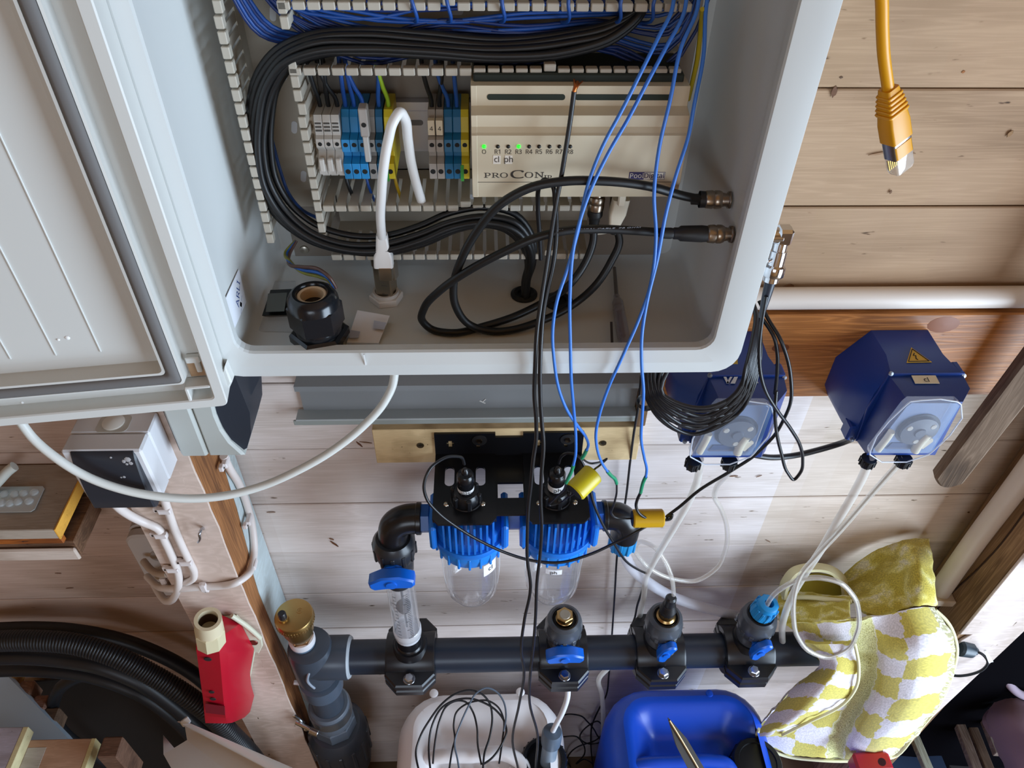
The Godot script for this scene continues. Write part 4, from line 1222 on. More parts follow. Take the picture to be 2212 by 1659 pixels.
	part(q, "hex_nut", b().prism(ngon(6, .0185), .0135, axes(Vector3.BACK, Vector3.UP, V(.1385, yI, zI)), .0012), bl, "blue hexagon nut")
	part(q, "thread_stub", b().cyl(V(.12, yI, zI), V(.142, yI, zI), .0125), bl)
	elbow(q, [V(.139, yI, zI), V(.147, yI, zI), V(.157, yI - .002, zI), V(.1655, yI - .009, zI + .001), V(.169, yI - .02, zI + .001), V(.169, yI - .04, zI + .001)], .0175, bk)
	part(q, "mouth_ring", b().cyl(V(.138, yI, zI), V(.1435, yI, zI), .019), bk)
	var cn := part(q, "compression_nut", b().lathe([Vector2(0, .93), Vector2(.0165, .93), Vector2(.0172, .923), Vector2(.016, .9), Vector2(.012, .897), Vector2(0, .897)], up(V(.169, 0, zI)), 24), m("1b86c4", .4), "light blue compression nut")
	for k in 10:
		var a := TAU * k / 10.0
		part(cn, "grip", b().box(V(.169, .912, zI) + V(cos(a), 0, sin(a)) * .0166, V(.003, .024, .0042), .0007, Basis(Vector3.UP, -a)), m("1b86c4", .4))
	# blue link between the two cells
	var k := thing("cell_link", "short blue hexagon link between the two measuring cells", "pipe fitting", V(.03, .95, zI))
	part(k, "hex_body", b().prism(ngon(6, .0165), .022, axes(Vector3.BACK, Vector3.UP, V(.041, yI, zI)), .001), bl)
	part(k, "collar", b().cyl(V(.0165, yI, zI), V(.0215, yI, zI), .0205).cyl(V(.0385, yI, zI), V(.0435, yI, zI), .0205), m("1667c4", .35))

# blue wing handle on a stem that points to the room
func handle(o: Node3D, at: Vector3, along: Vector3, size: float, drop := false) -> void:
	var bl := m("0f63cf", .3)
	var x := along.normalized()
	var t := Transform3D(Basis(x, Vector3.BACK.cross(x), Vector3.BACK), at)
	var h := part(o, "handle", b().prism([Vector2(-.0205, -.0045), Vector2(-.017, -.0085), Vector2(-.004, -.0075), Vector2(.004, -.0075), Vector2(.017, -.0085), Vector2(.0205, -.0045), Vector2(.0205, .003), Vector2(.008, .0095), Vector2(-.008, .0095), Vector2(-.0205, .003)].map(func(p): return p * size), .013 * size, t * Transform3D(Basis.IDENTITY, V(0, 0, .012)), .0022, true), bl, "blue plastic wing handle")
	part(h, "stem", b().lathe([Vector2(0, -.004), Vector2(.0085 * size, -.004), Vector2(.0085 * size, .008), Vector2(.0105 * size, .013), Vector2(0, .013)], t * axes(Vector3.RIGHT, Vector3.BACK, Vector3.ZERO), 20), bl)
	part(h, "boss", b().lathe([Vector2(.0052 * size, 0), Vector2(.0048 * size, .0018), Vector2(0, .0022)], t * axes(Vector3.RIGHT, Vector3.BACK, V(0, 0, .012 + .013 * size)), 18), bl)

func saddle(x: float, i: int, tilt: float) -> void:
	var o := thing("pipe_saddle", ["black pipe saddle under the clear flow meter", "black pipe saddle under the brass plugged valve", "black pipe saddle under the valve with brass and black nozzle", "black pipe saddle under the valve with the light blue nut"][i], "pipe saddle", V(x, PY - .035, PZ))
	var bk := m("17191e", .3)
	var w := .0365
	var d := .0545
	var oct := [Vector2(-w, -d + .018), Vector2(-w + .017, -d), Vector2(w - .017, -d), Vector2(w, -d + .018), Vector2(w, d - .018), Vector2(w - .017, d), Vector2(-w + .017, d), Vector2(-w, d - .018)]
	var t := axes(Vector3.RIGHT, Vector3.FORWARD, V(x, PY, PZ))
	part(o, "upper_shell", b().prism(oct, .0135, t * up(V(0, 0, .0008)), .0022), bk)
	part(o, "lower_shell", b().prism(oct, .0135, t * up(V(0, 0, -.0143)), .0022), bk)
	part(o, "arch", b().lathe([Vector2(.0268, -w + .001), Vector2(.0345, -w + .001), Vector2(.0355, -w + .004), Vector2(.0355, w - .004), Vector2(.0345, w - .001), Vector2(.0268, w - .001)], Transform3D(Basis(Vector3.UP, Vector3.RIGHT, Vector3.FORWARD), V(x, PY, PZ)), 40), bk)
	part(o, "outlet_boss", b().lathe([Vector2(.027, .028), Vector2(.0255, .034), Vector2(.0235, .04), Vector2(0, .04)], up(V(x, PY, PZ)), 28), bk)
	for s in [1.0, -1.0]:
		var c := V(x, PY + .0143, PZ + s * .0428)
		var bo := part(o, "bolt", b().prism(ngon(6, .0072, .3 + x * 9.0), .0062, axes(Vector3.RIGHT, Vector3.FORWARD, c), .0012), m("b9bdc4", .2, 1), "shiny hexagon bolt")
		part(bo, "washer", b().cyl(c - V(0, .0004, 0), c + V(0, .0008, 0), .0088), m("9fa3aa", .25, 1))

func manifold() -> void:
	var o := thing("manifold_pipe", "long horizontal dark grey pressure pipe across the wall with four saddles", "pipe", V(.12, PY - .025, PZ))
	var gp := m("222c3a", .35)
	part(o, "pipe", b().cyl(V(-.235, PY, PZ), V(.5, PY - .004, PZ), .025, -1, 40), gp)
	for i in 4:
		saddle([-.1165, .1075, .251, .384][i], i, 0.0)
	# valves on saddles 2 to 4
	var tops := ["dark valve with a brass hexagon plug and level blue handle", "dark valve with brass nozzle, black nut and blue handle turned upright", "dark valve with light blue nut and blue handle, nearest the towel"]
	for i in 3:
		var x: float = [.1055, .2495, .385][i]
		var v := thing("injection_valve", tops[i], "valve", V(x, .675, PZ))
		var gk := m("464b52", .3)
		part(v, "body", b().lathe([Vector2(0, .672), Vector2(.021, .672), Vector2(.0215, .682), Vector2(.0195, .69), Vector2(.0225, .697), Vector2(.0262, .707), Vector2(.0268, .722), Vector2(.024, .734), Vector2(.0195, .7375), Vector2(.0172, .736), Vector2(.0172, .731), Vector2(0, .731)], up(V(x, 0, PZ)), 34), gk)
		for k in 12:
			var a := TAU * k / 12.0
			part(v, "grip", b().box(V(x, .708, PZ) + V(cos(a), 0, sin(a)) * .0262, V(.002, .009, .006), .0006, Basis(Vector3.UP, -a)), gk)
		part(v, "seal_ring", b().lathe([Vector2(.0155, .7335), Vector2(.0172, .7345), Vector2(.0155, .736), Vector2(.014, .7345)], up(V(x, 0, PZ)), 28), m("101114", .4))
		handle(v, V(x, .697, PZ + .014), [V(1, .03, 0), V(.36, 1, 0), V(.46, 1, 0)][i], 1.3 if i == 0 else 1.02)
		var br := m("b0905f", .3, 1)
		if i == 0:
			part(v, "brass_collar", b().cyl(V(x, .731, PZ), V(x, .738, PZ), .0125), br)
			part(v, "brass_plug", b().prism(ngon(6, .0125, .5), .0085, axes(Vector3.RIGHT, Vector3.FORWARD, V(x, .738, PZ)), .001), br, "brass hexagon plug")
			part(v, "plug_face", b().lathe([Vector2(.0078, 0), Vector2(.0072, .0008), Vector2(0, .0006)], up(V(x, .7465, PZ)), 20), m("a39a88", .45, .4))
		elif i == 1:
			part(v, "brass_nipple", b().lathe([Vector2(0, .73), Vector2(.0135, .73), Vector2(.0138, .738), Vector2(.0115, .741), Vector2(.0115, .75), Vector2(0, .75)], up(V(x, 0, PZ)), 24), br, "brass nipple")
			part(v, "black_nut", b().lathe([Vector2(0, .748), Vector2(.0115, .748), Vector2(.0122, .757), Vector2(.0095, .767), Vector2(.0082, .768), Vector2(.0078, .784), Vector2(.0055, .787), Vector2(0, .787)], up(V(x, 0, PZ)), 12, .95), m("17181b", .4))
		else:
			part(v, "threaded_neck", b().lathe([Vector2(0, .73), Vector2(.0135, .73), Vector2(.0145, .735), Vector2(.0135, .739), Vector2(.0145, .743), Vector2(0, .743)], up(V(x, 0, PZ)), 24), m("1b1d21", .35))
			var t := B.along(V(x, .742, PZ), V(x + .004, .786, PZ + .006))
			var nut := part(v, "compression_nut", b().lathe([Vector2(0, 0), Vector2(.0165, 0), Vector2(.0168, .012), Vector2(.0135, .03), Vector2(.0105, .032), Vector2(.0066, .032), Vector2(.0066, .018), Vector2(0, .018)], t, 24), m("1c8fd2", .4), "light blue compression nut")
			for k in 12:
				var a := TAU * k / 12.0
				part(nut, "grip", b().box(t * (V(0, .012, 0) + V(cos(a), 0, sin(a)) * .0160), V(.0028, .022, .0036), .0006, t.basis * Basis(Vector3.UP, -a)), m("1c8fd2", .4))
	riser()

func riser() -> void:
	# tee, air vent and the downpipe with its hose clamp
	var x := -.2625
	var gp := m("3a424d", .32)
	var o := thing("pipe_tee", "dark grey pipe tee at the left end of the manifold above the downpipe", "pipe fitting", V(x, PY - .05, PZ))
	part(o, "run", b().lathe([Vector2(.0252, -.005), Vector2(.0315, -.005), Vector2(.0322, -.003), Vector2(.0322, .052), Vector2(.0315, .0535), Vector2(.0252, .0535)], Transform3D(Basis(Vector3.UP, Vector3.RIGHT, Vector3.FORWARD), V(x, PY, PZ)), 36), gp)
	part(o, "branch", b().lathe([Vector2(0, -.045), Vector2(.0315, -.045), Vector2(.0322, -.04), Vector2(.0322, .03), Vector2(.030, .038), Vector2(.02, .042), Vector2(0, .042)], up(V(x, PY, PZ)), 36), gp)
	part(o, "glue_bead", b().lathe([Vector2(.025, 0), Vector2(.0315, .0005), Vector2(.0295, .0035), Vector2(.0255, .0045)], Transform3D(Basis(Vector3.UP, Vector3.RIGHT, Vector3.FORWARD), V(x + .0525, PY, PZ)), 26), m("a9b1b8", .5), "pale bead of solvent cement")
	part(o, "drip_mark", b().tube([V(x + .01, PY + .03, PZ + .016), V(x + .0, PY + .012, PZ + .0325), V(x - .004, PY - .01, PZ + .0325), V(x + .002, PY - .03, PZ + .0322)], .0022, 6, 5), m("8f98a4", .3), "dried run of solvent cement")
	var v := thing("air_vent", "brass automatic air vent with black cap on top of the tee", "air vent", V(x - .004, PY + .03, PZ))
	var br := m("b39560", .34, 1)
	var vb := V(x - .008, PY + .034, PZ - .002)
	part(v, "socket", b().lathe([Vector2(0, 0), Vector2(.0178, 0), Vector2(.0178, .022), Vector2(0, .022)], up(vb), 26), m("5f7386", .35), "grey plastic socket")
	part(v, "sealing_tape", b().lathe([Vector2(.0186, .013), Vector2(.019, .02), Vector2(.018, .0255), Vector2(.012, .0265)], up(vb), 26), m("cfcdd0", .5), "white sealing tape")
	part(v, "hex_base", b().prism(ngon(6, .0178, .2), .007, axes(Vector3.RIGHT, Vector3.FORWARD, vb + V(0, .0255, 0)), .001), m("b98a5a", .32, 1))
	part(v, "cup", b().lathe([Vector2(.0155, .03), Vector2(.0175, .033), Vector2(.0215, .048), Vector2(.0228, .07), Vector2(.0245, .0715)], up(vb), 36), br)
	part(v, "knurled_cap", b().lathe([Vector2(.0245, .0705), Vector2(.0262, .0715), Vector2(.0265, .0825), Vector2(.0255, .085), Vector2(.0245, .0856), Vector2(0, .0856)], up(vb), 40), br)
	for k in 44:
		var a := TAU * k / 44.0
		part(v, "knurl", b().box(vb + V(0, .0748, 0) + V(cos(a), 0, sin(a)) * .0265, V(.001, .007, .0018), .0002, Basis(Vector3.UP, -a)), br)
	var cp := vb + V(-.0125, .0856, .006)
	part(v, "valve_seat", b().lathe([Vector2(.0075, 0), Vector2(.007, .0028), Vector2(.0055, .0036), Vector2(0, .0036)], up(cp), 20), m("c2a468", .28, 1))
	part(v, "black_cap", b().lathe([Vector2(0, .003), Vector2(.0056, .003), Vector2(.0054, .0135), Vector2(.0045, .015), Vector2(0, .015)], up(cp), 18), m("1a1c22", .35), "small black cap")
	part(v, "emblem", b().lathe([Vector2(.0032, 0), Vector2(.004, .0004), Vector2(.0048, 0)], up(vb + V(.0075, .0856, -.006)), 22, .8, .4, 5.2).lathe([Vector2(.0008, 0), Vector2(.0014, .0004), Vector2(.002, 0)], up(vb + V(.0075, .0856, -.006)), 14), br, "round raised emblem")
	var d := thing("downpipe", "dark grey downpipe with a hose clamp and large union below the tee", "pipe", V(x, .1, PZ))
	part(d, "pipe", b().cyl(V(x, .02, PZ), V(x, PY - .03, PZ), .025, -1, 36), gp)
	part(d, "coupling", b().lathe([Vector2(.0252, .545), Vector2(.0318, .545), Vector2(.0318, .575), Vector2(.0252, .577)], up(V(x, 0, PZ)), 36), m("4a5563", .3))
	part(d, "clamp_band", b().lathe([Vector2(.0302, .455), Vector2(.0345, .455), Vector2(.0345, .476), Vector2(.0302, .476)], up(V(x, 0, PZ)), 40), m("9aa0a6", .3, .9), "steel hose clamp band")
	part(d, "rubber_sleeve", b().lathe([Vector2(.025, .42), Vector2(.0325, .42), Vector2(.0325, .481), Vector2(.0305, .484), Vector2(.0252, .484)], up(V(x, 0, PZ)), 36), m("5c6570", .45))
	part(d, "clamp_screw", b().cyl(V(x - .052, .468, PZ + .022), V(x - .02, .464, PZ + .036), .0035).cyl(V(x - .028, .464, PZ + .034), V(x - .014, .462, PZ + .039), .0062, -1, 8), m("c9cdd2", .2, 1), "bright clamp screw")
	part(d, "wing_nut", b().box(V(x - .045, .478, PZ + .022), V(.006, .032, .004), .0012, Basis(Vector3.BACK, .35)).box(V(x - .034, .452, PZ + .027), V(.014, .006, .004), .0012, Basis(Vector3.BACK, .5)), m("c9cdd2", .2, 1))
	var hex := ngon(8, .036)
	part(d, "hex_collar", b().prism(hex, .03, axes(Vector3.RIGHT, Vector3.FORWARD, V(x, .405, PZ)), .002), m("55606d", .35))
	part(d, "union_nut", b().lathe([Vector2(.03, .405), Vector2(.0405, .403), Vector2(.049, .39), Vector2(.0505, .36), Vector2(.048, .3), Vector2(.044, .26), Vector2(.025, .255)], up(V(x, 0, PZ)), 40), m("363e49", .35))
	for k in 14:
		var a := TAU * k / 14.0
		part(d, "grip", b().box(V(x, .345, PZ) + V(cos(a), 0, sin(a)) * .0495, V(.004, .07, .007), .0015, Basis(Vector3.UP, -a)), m("363e49", .35))
	part(d, "tape_strip", b().box(V(x - .034, PY - .066, PZ + .006), V(.011, .006, .006), .001, Basis(Vector3.BACK, -.3)), m("d9dade", .5))

# cloth or skin over a net of points, given real thickness
func sheet(rows: Array, nu: int, nv: int, th: float, bump := 0.0, sd := 1) -> B:
	var net := []
	for r in rows:
		net.append(B.smooth(r, nu))
	var R: int = rows.size()
	var C: int = net[0].size()
	var g := []
	for c in C:
		var col := []
		for r in R:
			col.append(net[r][c])
		g.append(B.smooth(col, nv))
	var K: int = g[0].size()
	var f := FastNoiseLite.new()
	f.seed = sd
	f.frequency = 22.0
	var nr := []
	for c in C:
		var col := []
		for k in K:
			var a: Vector3 = g[mini(c + 1, C - 1)][k] - g[maxi(c - 1, 0)][k]
			var d: Vector3 = g[c][mini(k + 1, K - 1)] - g[c][maxi(k - 1, 0)]
			col.append(a.cross(d).normalized())
		nr.append(col)
	var sg := -1.0 if (nr[C / 2][K / 2] as Vector3).z < 0.0 else 1.0
	var p := []
	for c in C:
		var col := []
		for k in K:
			var q: Vector3 = g[c][k]
			col.append(q + nr[c][k] * sg * bump * f.get_noise_3dv(q))
		p.append(col)
	var s := b()
	for c in C - 1:
		for k in K - 1:
			var ids := [[c, k], [c + 1, k], [c + 1, k + 1], [c, k + 1]]
			for side in [0.0, 1.0]:
				var q := []
				var m := []
				var uv := []
				for i in ids:
					q.append(p[i[0]][i[1]] - nr[i[0]][i[1]] * sg * th * side)
					m.append(nr[i[0]][i[1]] * sg * (1.0 - 2.0 * side))
					uv.append(Vector2(float(i[0]) / (C - 1), float(i[1]) / (K - 1)))
				s.tri(q[0], q[1], q[2], m[0], m[1], m[2], uv[0], uv[1], uv[2])
				s.tri(q[0], q[2], q[3], m[0], m[2], m[3], uv[0], uv[2], uv[3])
	# closing edges
	var rim := []
	for c in C:
		rim.append([c, 0])
	for k in range(1, K):
		rim.append([C - 1, k])
	for c in range(C - 2, -1, -1):
		rim.append([c, K - 1])
	for k in range(K - 2, -1, -1):
		rim.append([0, k])
	for i in rim.size() - 1:
		var a: Array = rim[i]
		var d: Array = rim[i + 1]
		var uv := Vector2(float(a[0]) / (C - 1), float(a[1]) / (K - 1))
		s.quad(p[a[0]][a[1]], p[d[0]][d[1]], p[d[0]][d[1]] - nr[d[0]][d[1]] * sg * th, p[a[0]][a[1]] - nr[a[0]][a[1]] * sg * th, Vector3.ZERO, [uv, uv, uv, uv])
	return s

func left_side() -> void:
	switch_box()
	grey_socket()
	shelf()
	# junction box tucked behind the post
	var j := thing("junction_box", "pale grey round-cornered junction box on the wall, half hidden behind the post", "junction box", V(-.45, .74, .03))
	var g := m("c6bfba", .5)
	part(j, "base", b().prism(rrect(Vector2(-.476, .742), Vector2(-.40, .888), .018), .03, up(V(0, 0, .0005)), .002), g)
	part(j, "lid", b().prism(rrect(Vector2(-.475, .743), Vector2(-.401, .887), .018), .016, up(V(0, 0, .0315)), .003), g)
	for y in [.775, .81, .845]:
		part(j, "cable_entry", b().lathe([Vector2(.0, 0), Vector2(.011, 0), Vector2(.0095, .004), Vector2(.006, .005), Vector2(0, .005)], axes(Vector3.RIGHT, Vector3.BACK, V(-.44, y, .047)), 20), m("b2aba6", .5))
	# white cables clipped to the post
	var w := m("ddd3cd", .42)
	wire("white_cable", [V(-.3575,1.0458,.108), V(-.3613,1.0179,.1055), V(-.3639,.9831,.1055), V(-.3651,.9464,.1055), V(-.365,.9125,.1055), V(-.3653,.8924,.1055), V(-.3705,.877,.1055), V(-.3797,.8692,.105), V(-.3926,.8627,.1), V(-.4134,.8375,.085), V(-.4428,.8022,.065)], .0046, w, "white cable running from the right underside of the switch box down the post", "", 10, 6)
	wire("white_cable", [V(-.406,1.062,.12), V(-.406,1.0435,.118), V(-.4035,1.019,.112), V(-.3945,.9959,.1065), V(-.3838,.9837,.1055), V(-.3823,.9563,.1055), V(-.3829,.9278,.1055), V(-.3841,.9001,.1055), V(-.3888,.8739,.1065), V(-.3991,.8475,.1065), V(-.4126,.8251,.104), V(-.4272,.8106,.095), V(-.4413,.8023,.08), V(-.457,.7947,.06)], .005, w, "white cable slanting from the left underside of the switch box, then down the post", "", 10, 6)
	wire("white_cable", [V(-.4604,.8141,.06), V(-.4403,.826,.08), V(-.4191,.8453,.098), V(-.398,.8545,.1055), V(-.3681,.8578,.1055), V(-.3385,.8601,.1055), V(-.3181,.8677,.106), V(-.311,.8633,.0953), V(-.311,.8503,.073), V(-.311,.8533,.0529), V(-.311,.876,.0358), V(-.311,.9184,.0266), V(-.311,.9668,.0278), V(-.311,1.0085,.0371), V(-.311,1.033,.0402)], .0048, w, "white cable crossing the post face and climbing its brown side to the grey socket", "", 10, 6)
	wire("white_cable", [V(-.4542,.85,.06), V(-.4397,.8531,.075), V(-.4199,.8649,.09), V(-.4042,.8768,.098)], .0046, m("b9a898", .5), "short white cable end bending out of the junction box", "", 10, 6)
	wire("loop_cable", [V(-.4178,1.221,.16), V(-.4113,1.202,.165), V(-.3972,1.1803,.17), V(-.378,1.1559,.172), V(-.3524,1.1362,.172), V(-.3224,1.1216,.17), V(-.2903,1.1122,.166), V(-.2608,1.109,.16), V(-.23,1.1116,.152), V(-.1916,1.1268,.145), V(-.1534,1.1467,.135), V(-.1227,1.1671,.122), V(-.1024,1.1858,.11), V(-.0928,1.2012,.1), V(-.0896,1.2163,.095)], .0042, m("d7d8d2", .42), "long pale grey cable hanging in a wide loop below the cabinet and its door", "", 10, 8)
	# cable clips
	var cm := m("dcd3d0", .45)
	var cl := [[V(-.3635,1.0183,.1045), 0, "nail-in cable clip just under the switch box on its right cable"], [V(-.3811,.9723,.1045), 0, "nail-in cable clip on the slanting white cable"], [V(-.3873,.9017,.1045), 0, "lower nail-in cable clip on the slanting white cable"], [V(-.3676,.916,.1045), 0, "nail-in cable clip on the right cable above its bend"], [V(-.3611,.8614,.1045), 1, "nail-in cable clip on the level white cable across the post"], [V(-.4166,.8542,.09), 1, "nail-in cable clip near the post's left edge"], [V(-.3125,.8495,.0668), 2, "lowest cable clip on the brown post side"], [V(-.3125,.9078,.0385), 2, "middle cable clip on the brown post side"], [V(-.3125,1.0274,.0439), 2, "cable clip right under the grey socket"]]
	for q in cl:
		var at: Vector3 = q[0]
		var t := thing("cable_clip", q[2], "cable clip", at)
		var bs := Basis.IDENTITY if q[1] == 0 else Basis(Vector3.BACK, PI / 2) if q[1] == 1 else Basis(Vector3.UP, PI / 2)
		part(t, "saddle", b().prism([Vector2(-.0075, -.004), Vector2(.0068, -.004), Vector2(.0075, 0), Vector2(.0068, .004), Vector2(-.0075, .004)], .0068, Transform3D(bs, at), .0012), cm)
		part(t, "nail_lug", b().box(at + bs * V(-.0095, 0, .001), V(.008, .0075, .0055), .001, bs), cm)
		part(t, "nail", b().cyl(at + bs * V(-.0098, 0, .0035), at + bs * V(-.0098, 0, .0048), .0013, -1, 10), m("3b3834", .4, .8))
	# screw hook
	solo("screw_hook", b().tube([V(-.3399,.9634,.112), V(-.3334,.9762,.116), V(-.3313,.986,.116), V(-.3306,.9867,.112), V(-.3343,.9721,.1)], .0016, 8, 5), m("b8bcc4", .25, 1), "small bright metal screw hook in the front of the post", "hook")
	# red socket
	red_socket()

func switch_box() -> void:
	var o := thing("switch_box", "white surface switch box with a black scuffed flap on the whitewashed post", "switch", V(-.365, 1.097, .1))
	var wt := m("dfdfe2", .35)
	var x0 := -.4045
	var x1 := -.3285
	part(o, "base", b().box(V((x0 + x1) / 2, 1.1335, .1155), V(x1 - x0, .0725, .028), .0016), wt)
	part(o, "cover", b().box(V((x0 + x1) / 2 , 1.1335, .1415), V(x1 - x0 - .0004, .0725, .0235), .0022), wt)
	# flap bulges out and hangs a little lower
	var bk := m("2a2d35", .4)
	var prof := [Vector2(.148, 1.169), Vector2(.1535, 1.1685), Vector2(.157, 1.158), Vector2(.160, 1.138), Vector2(.1625, 1.115), Vector2(.1625, 1.095), Vector2(.158, 1.0895), Vector2(.148, 1.0895)]
	part(o, "flap", b().prism(prof, .061, Transform3D(Basis(Vector3.BACK, Vector3.UP, Vector3.LEFT), V(x1 - .0065, 0, 0)), .0015, true), bk, "black hinged front flap")
	for q in [[-.343, 1.160, .0035], [-.347, 1.158, .0025], [-.341, 1.156, .003], [-.345, 1.155, .002], [-.352, 1.139, .0018], [-.358, 1.163, .0012], [-.355, 1.1385, .0013]]:
		part(o, "paint_speck", b().lathe([Vector2(q[2], 0), Vector2(q[2] * .7, .0005), Vector2(0, .0006)], axes(Vector3.RIGHT, V(0, .15, 1), V(q[0], q[1], .1562 + (1.16 - q[1]) * .16)), 7), m("a9a8aa", .8))
	part(o, "cable_gland", b().lathe([Vector2(.0105, 0), Vector2(.0105, .003), Vector2(.007, .0055), Vector2(0, .006)], up(V(-.366, 1.169, .117)), 20), m("d6cfc4", .5))
	part(o, "entry_plate", b().prism(rrect(Vector2(-.381, .1045), Vector2(-.350, .1275), .006), .0008, axes(Vector3.RIGHT, Vector3.FORWARD, V(0, 1.1697, .234)) ), m("bfbab0", .55))

func grey_socket() -> void:
	# socket on the side of the post, its dark flap to the right
	var o := thing("wall_socket", "pale grey socket with a dark flap on the brown post side under the cabinet", "socket", V(-.28, 1.117, .07))
	var g := m("b9bdb8", .4)
	part(o, "base", b().bx(V(-.3145, 1.1185, .045), V(-.287, 1.235, .118), .003), g)
	# cover with its hollow curved edge: profile in (x, y), pushed along z
	var pr := [Vector2(-.2865, 1.1185), Vector2(-.2505, 1.1185), Vector2(-.2515, 1.122), Vector2(-.2605, 1.14), Vector2(-.2645, 1.158), Vector2(-.2655, 1.178), Vector2(-.264, 1.2), Vector2(-.2605, 1.235), Vector2(-.2865, 1.235)]
	part(o, "cover", b().prism(pr, .071, up(V(0, 0, .046)), .0025), g)
	part(o, "flap", b().loft([[V(-.266, 1.235, .049), V(-.266, 1.235, .113), V(-.266, 1.175, .113), V(-.262, 1.143, .113), V(-.2535, 1.1225, .113), V(-.2535, 1.1225, .049), V(-.262, 1.143, .049), V(-.266, 1.175, .049)], [V(-.240, 1.235, .051), V(-.240, 1.235, .107), V(-.236, 1.172, .107), V(-.241, 1.143, .107), V(-.249, 1.1225, .109), V(-.249, 1.1225, .052), V(-.241, 1.143, .051), V(-.236, 1.172, .051)]]), m("262c36", .4), "dark blue grey hinged flap")
	part(o, "seal", b().bx(V(-.3162, 1.124, .05), V(-.3145, 1.23, .113)), m("17181a", .8))  # black strip standing in for the shadow between post and box

func shelf() -> void:
	# short shelf of rough boards at the far left
	var o := thing("wooden_shelf", "small weathered wooden shelf at the far left, its sawn end bright orange", "shelf", V(-.62, .9, .05))
	var gw := wood("cfc6bb", GR[1], V(2.5, 6, 6), .8, V(.1, 0, 0))
	part(o, "board", tinted_box(V(-.9, .9595, .0005), V(-.5045, .9772, .1015), "d8d2cc", .001), gw, "grey weathered top board")
	var e := b()
	e.tinted = true
	e.col = Color("f0b347").srgb_to_linear()
	part(o, "sawn_end", e.prism([Vector2(.0245, .9595), Vector2(.1018, .9592), Vector2(.1018, .9775), Vector2(.0245, .9775)], .0016, Transform3D(Basis(Vector3.BACK, Vector3.UP, Vector3.LEFT), V(-.5028, 0, 0))), wood("ffffff", GR[0], V(9, 9, 9), .85), "bright orange sawn end")
	part(o, "front_strip", tinted_box(V(-.9, .9495, .0935), V(-.503, .9592, .1012), "b5651f", .001), wood("ffffff", GR[2], V(2, 6, 6), .7), "orange brown front edge")
	part(o, "bearer", tinted_box(V(-.9, .9, .0005), V(-.482, .9592, .022), "cbb3a3", .001), wood("ffffff", GR[1], V(1, 4, 4), .8))
	part(o, "lower_board", tinted_box(V(-.9, .922, .03), V(-.4935, .9492, .098), "7d5a42", .001), wood("ffffff", GR[2], V(2, 5, 5), .8))
	part(o, "painted_strip", tinted_box(V(-.9, .918, .0985), V(-.494, .94, .1035), "cdbdb0", .002), wood("ffffff", GR[1], V(2, 5, 5), .8))
	# blister pack lying on it
	var p := thing("blister_pack", "empty silver blister pack lying on the weathered shelf", "blister pack", V(-.56, .9775, .06))
	part(p, "foil", b().prism([Vector2(-.64, -.038), Vector2(-.5415, -.038), Vector2(-.538, -.042), Vector2(-.5365, -.073), Vector2(-.54, -.077), Vector2(-.64, -.077)], .0012, axes(Vector3.RIGHT, Vector3.FORWARD, V(0, .979, 0)), .0004), m("c3d0d4", .3, .5))
	var rr := RandomNumberGenerator.new()
	rr.seed = 4
	for i in 10:
		part(p, "blister", b().lathe([Vector2(.0052, 0), Vector2(.0048, .002), Vector2(.003, .0036), Vector2(0, .004)], up(V(-.549 - (i / 2) * .0105 + rr.randf_range(-.002, .002), .9801, .049 + (i % 2) * .0135 + rr.randf_range(-.002, .002))), 12), pane("e8f0f2", .35, .06))
	# pale handle of a tool
	solo("tool_handle", b().tube([V(-.5988,.985,.0497), V(-.5878,.992,.0371), V(-.5792,.998,.0285), V(-.572,1.002,.0247)], .0062, 10, 6), m("c9cbc2", .5), "pale rounded tool handle on the shelf at the photo's left edge", "tool")

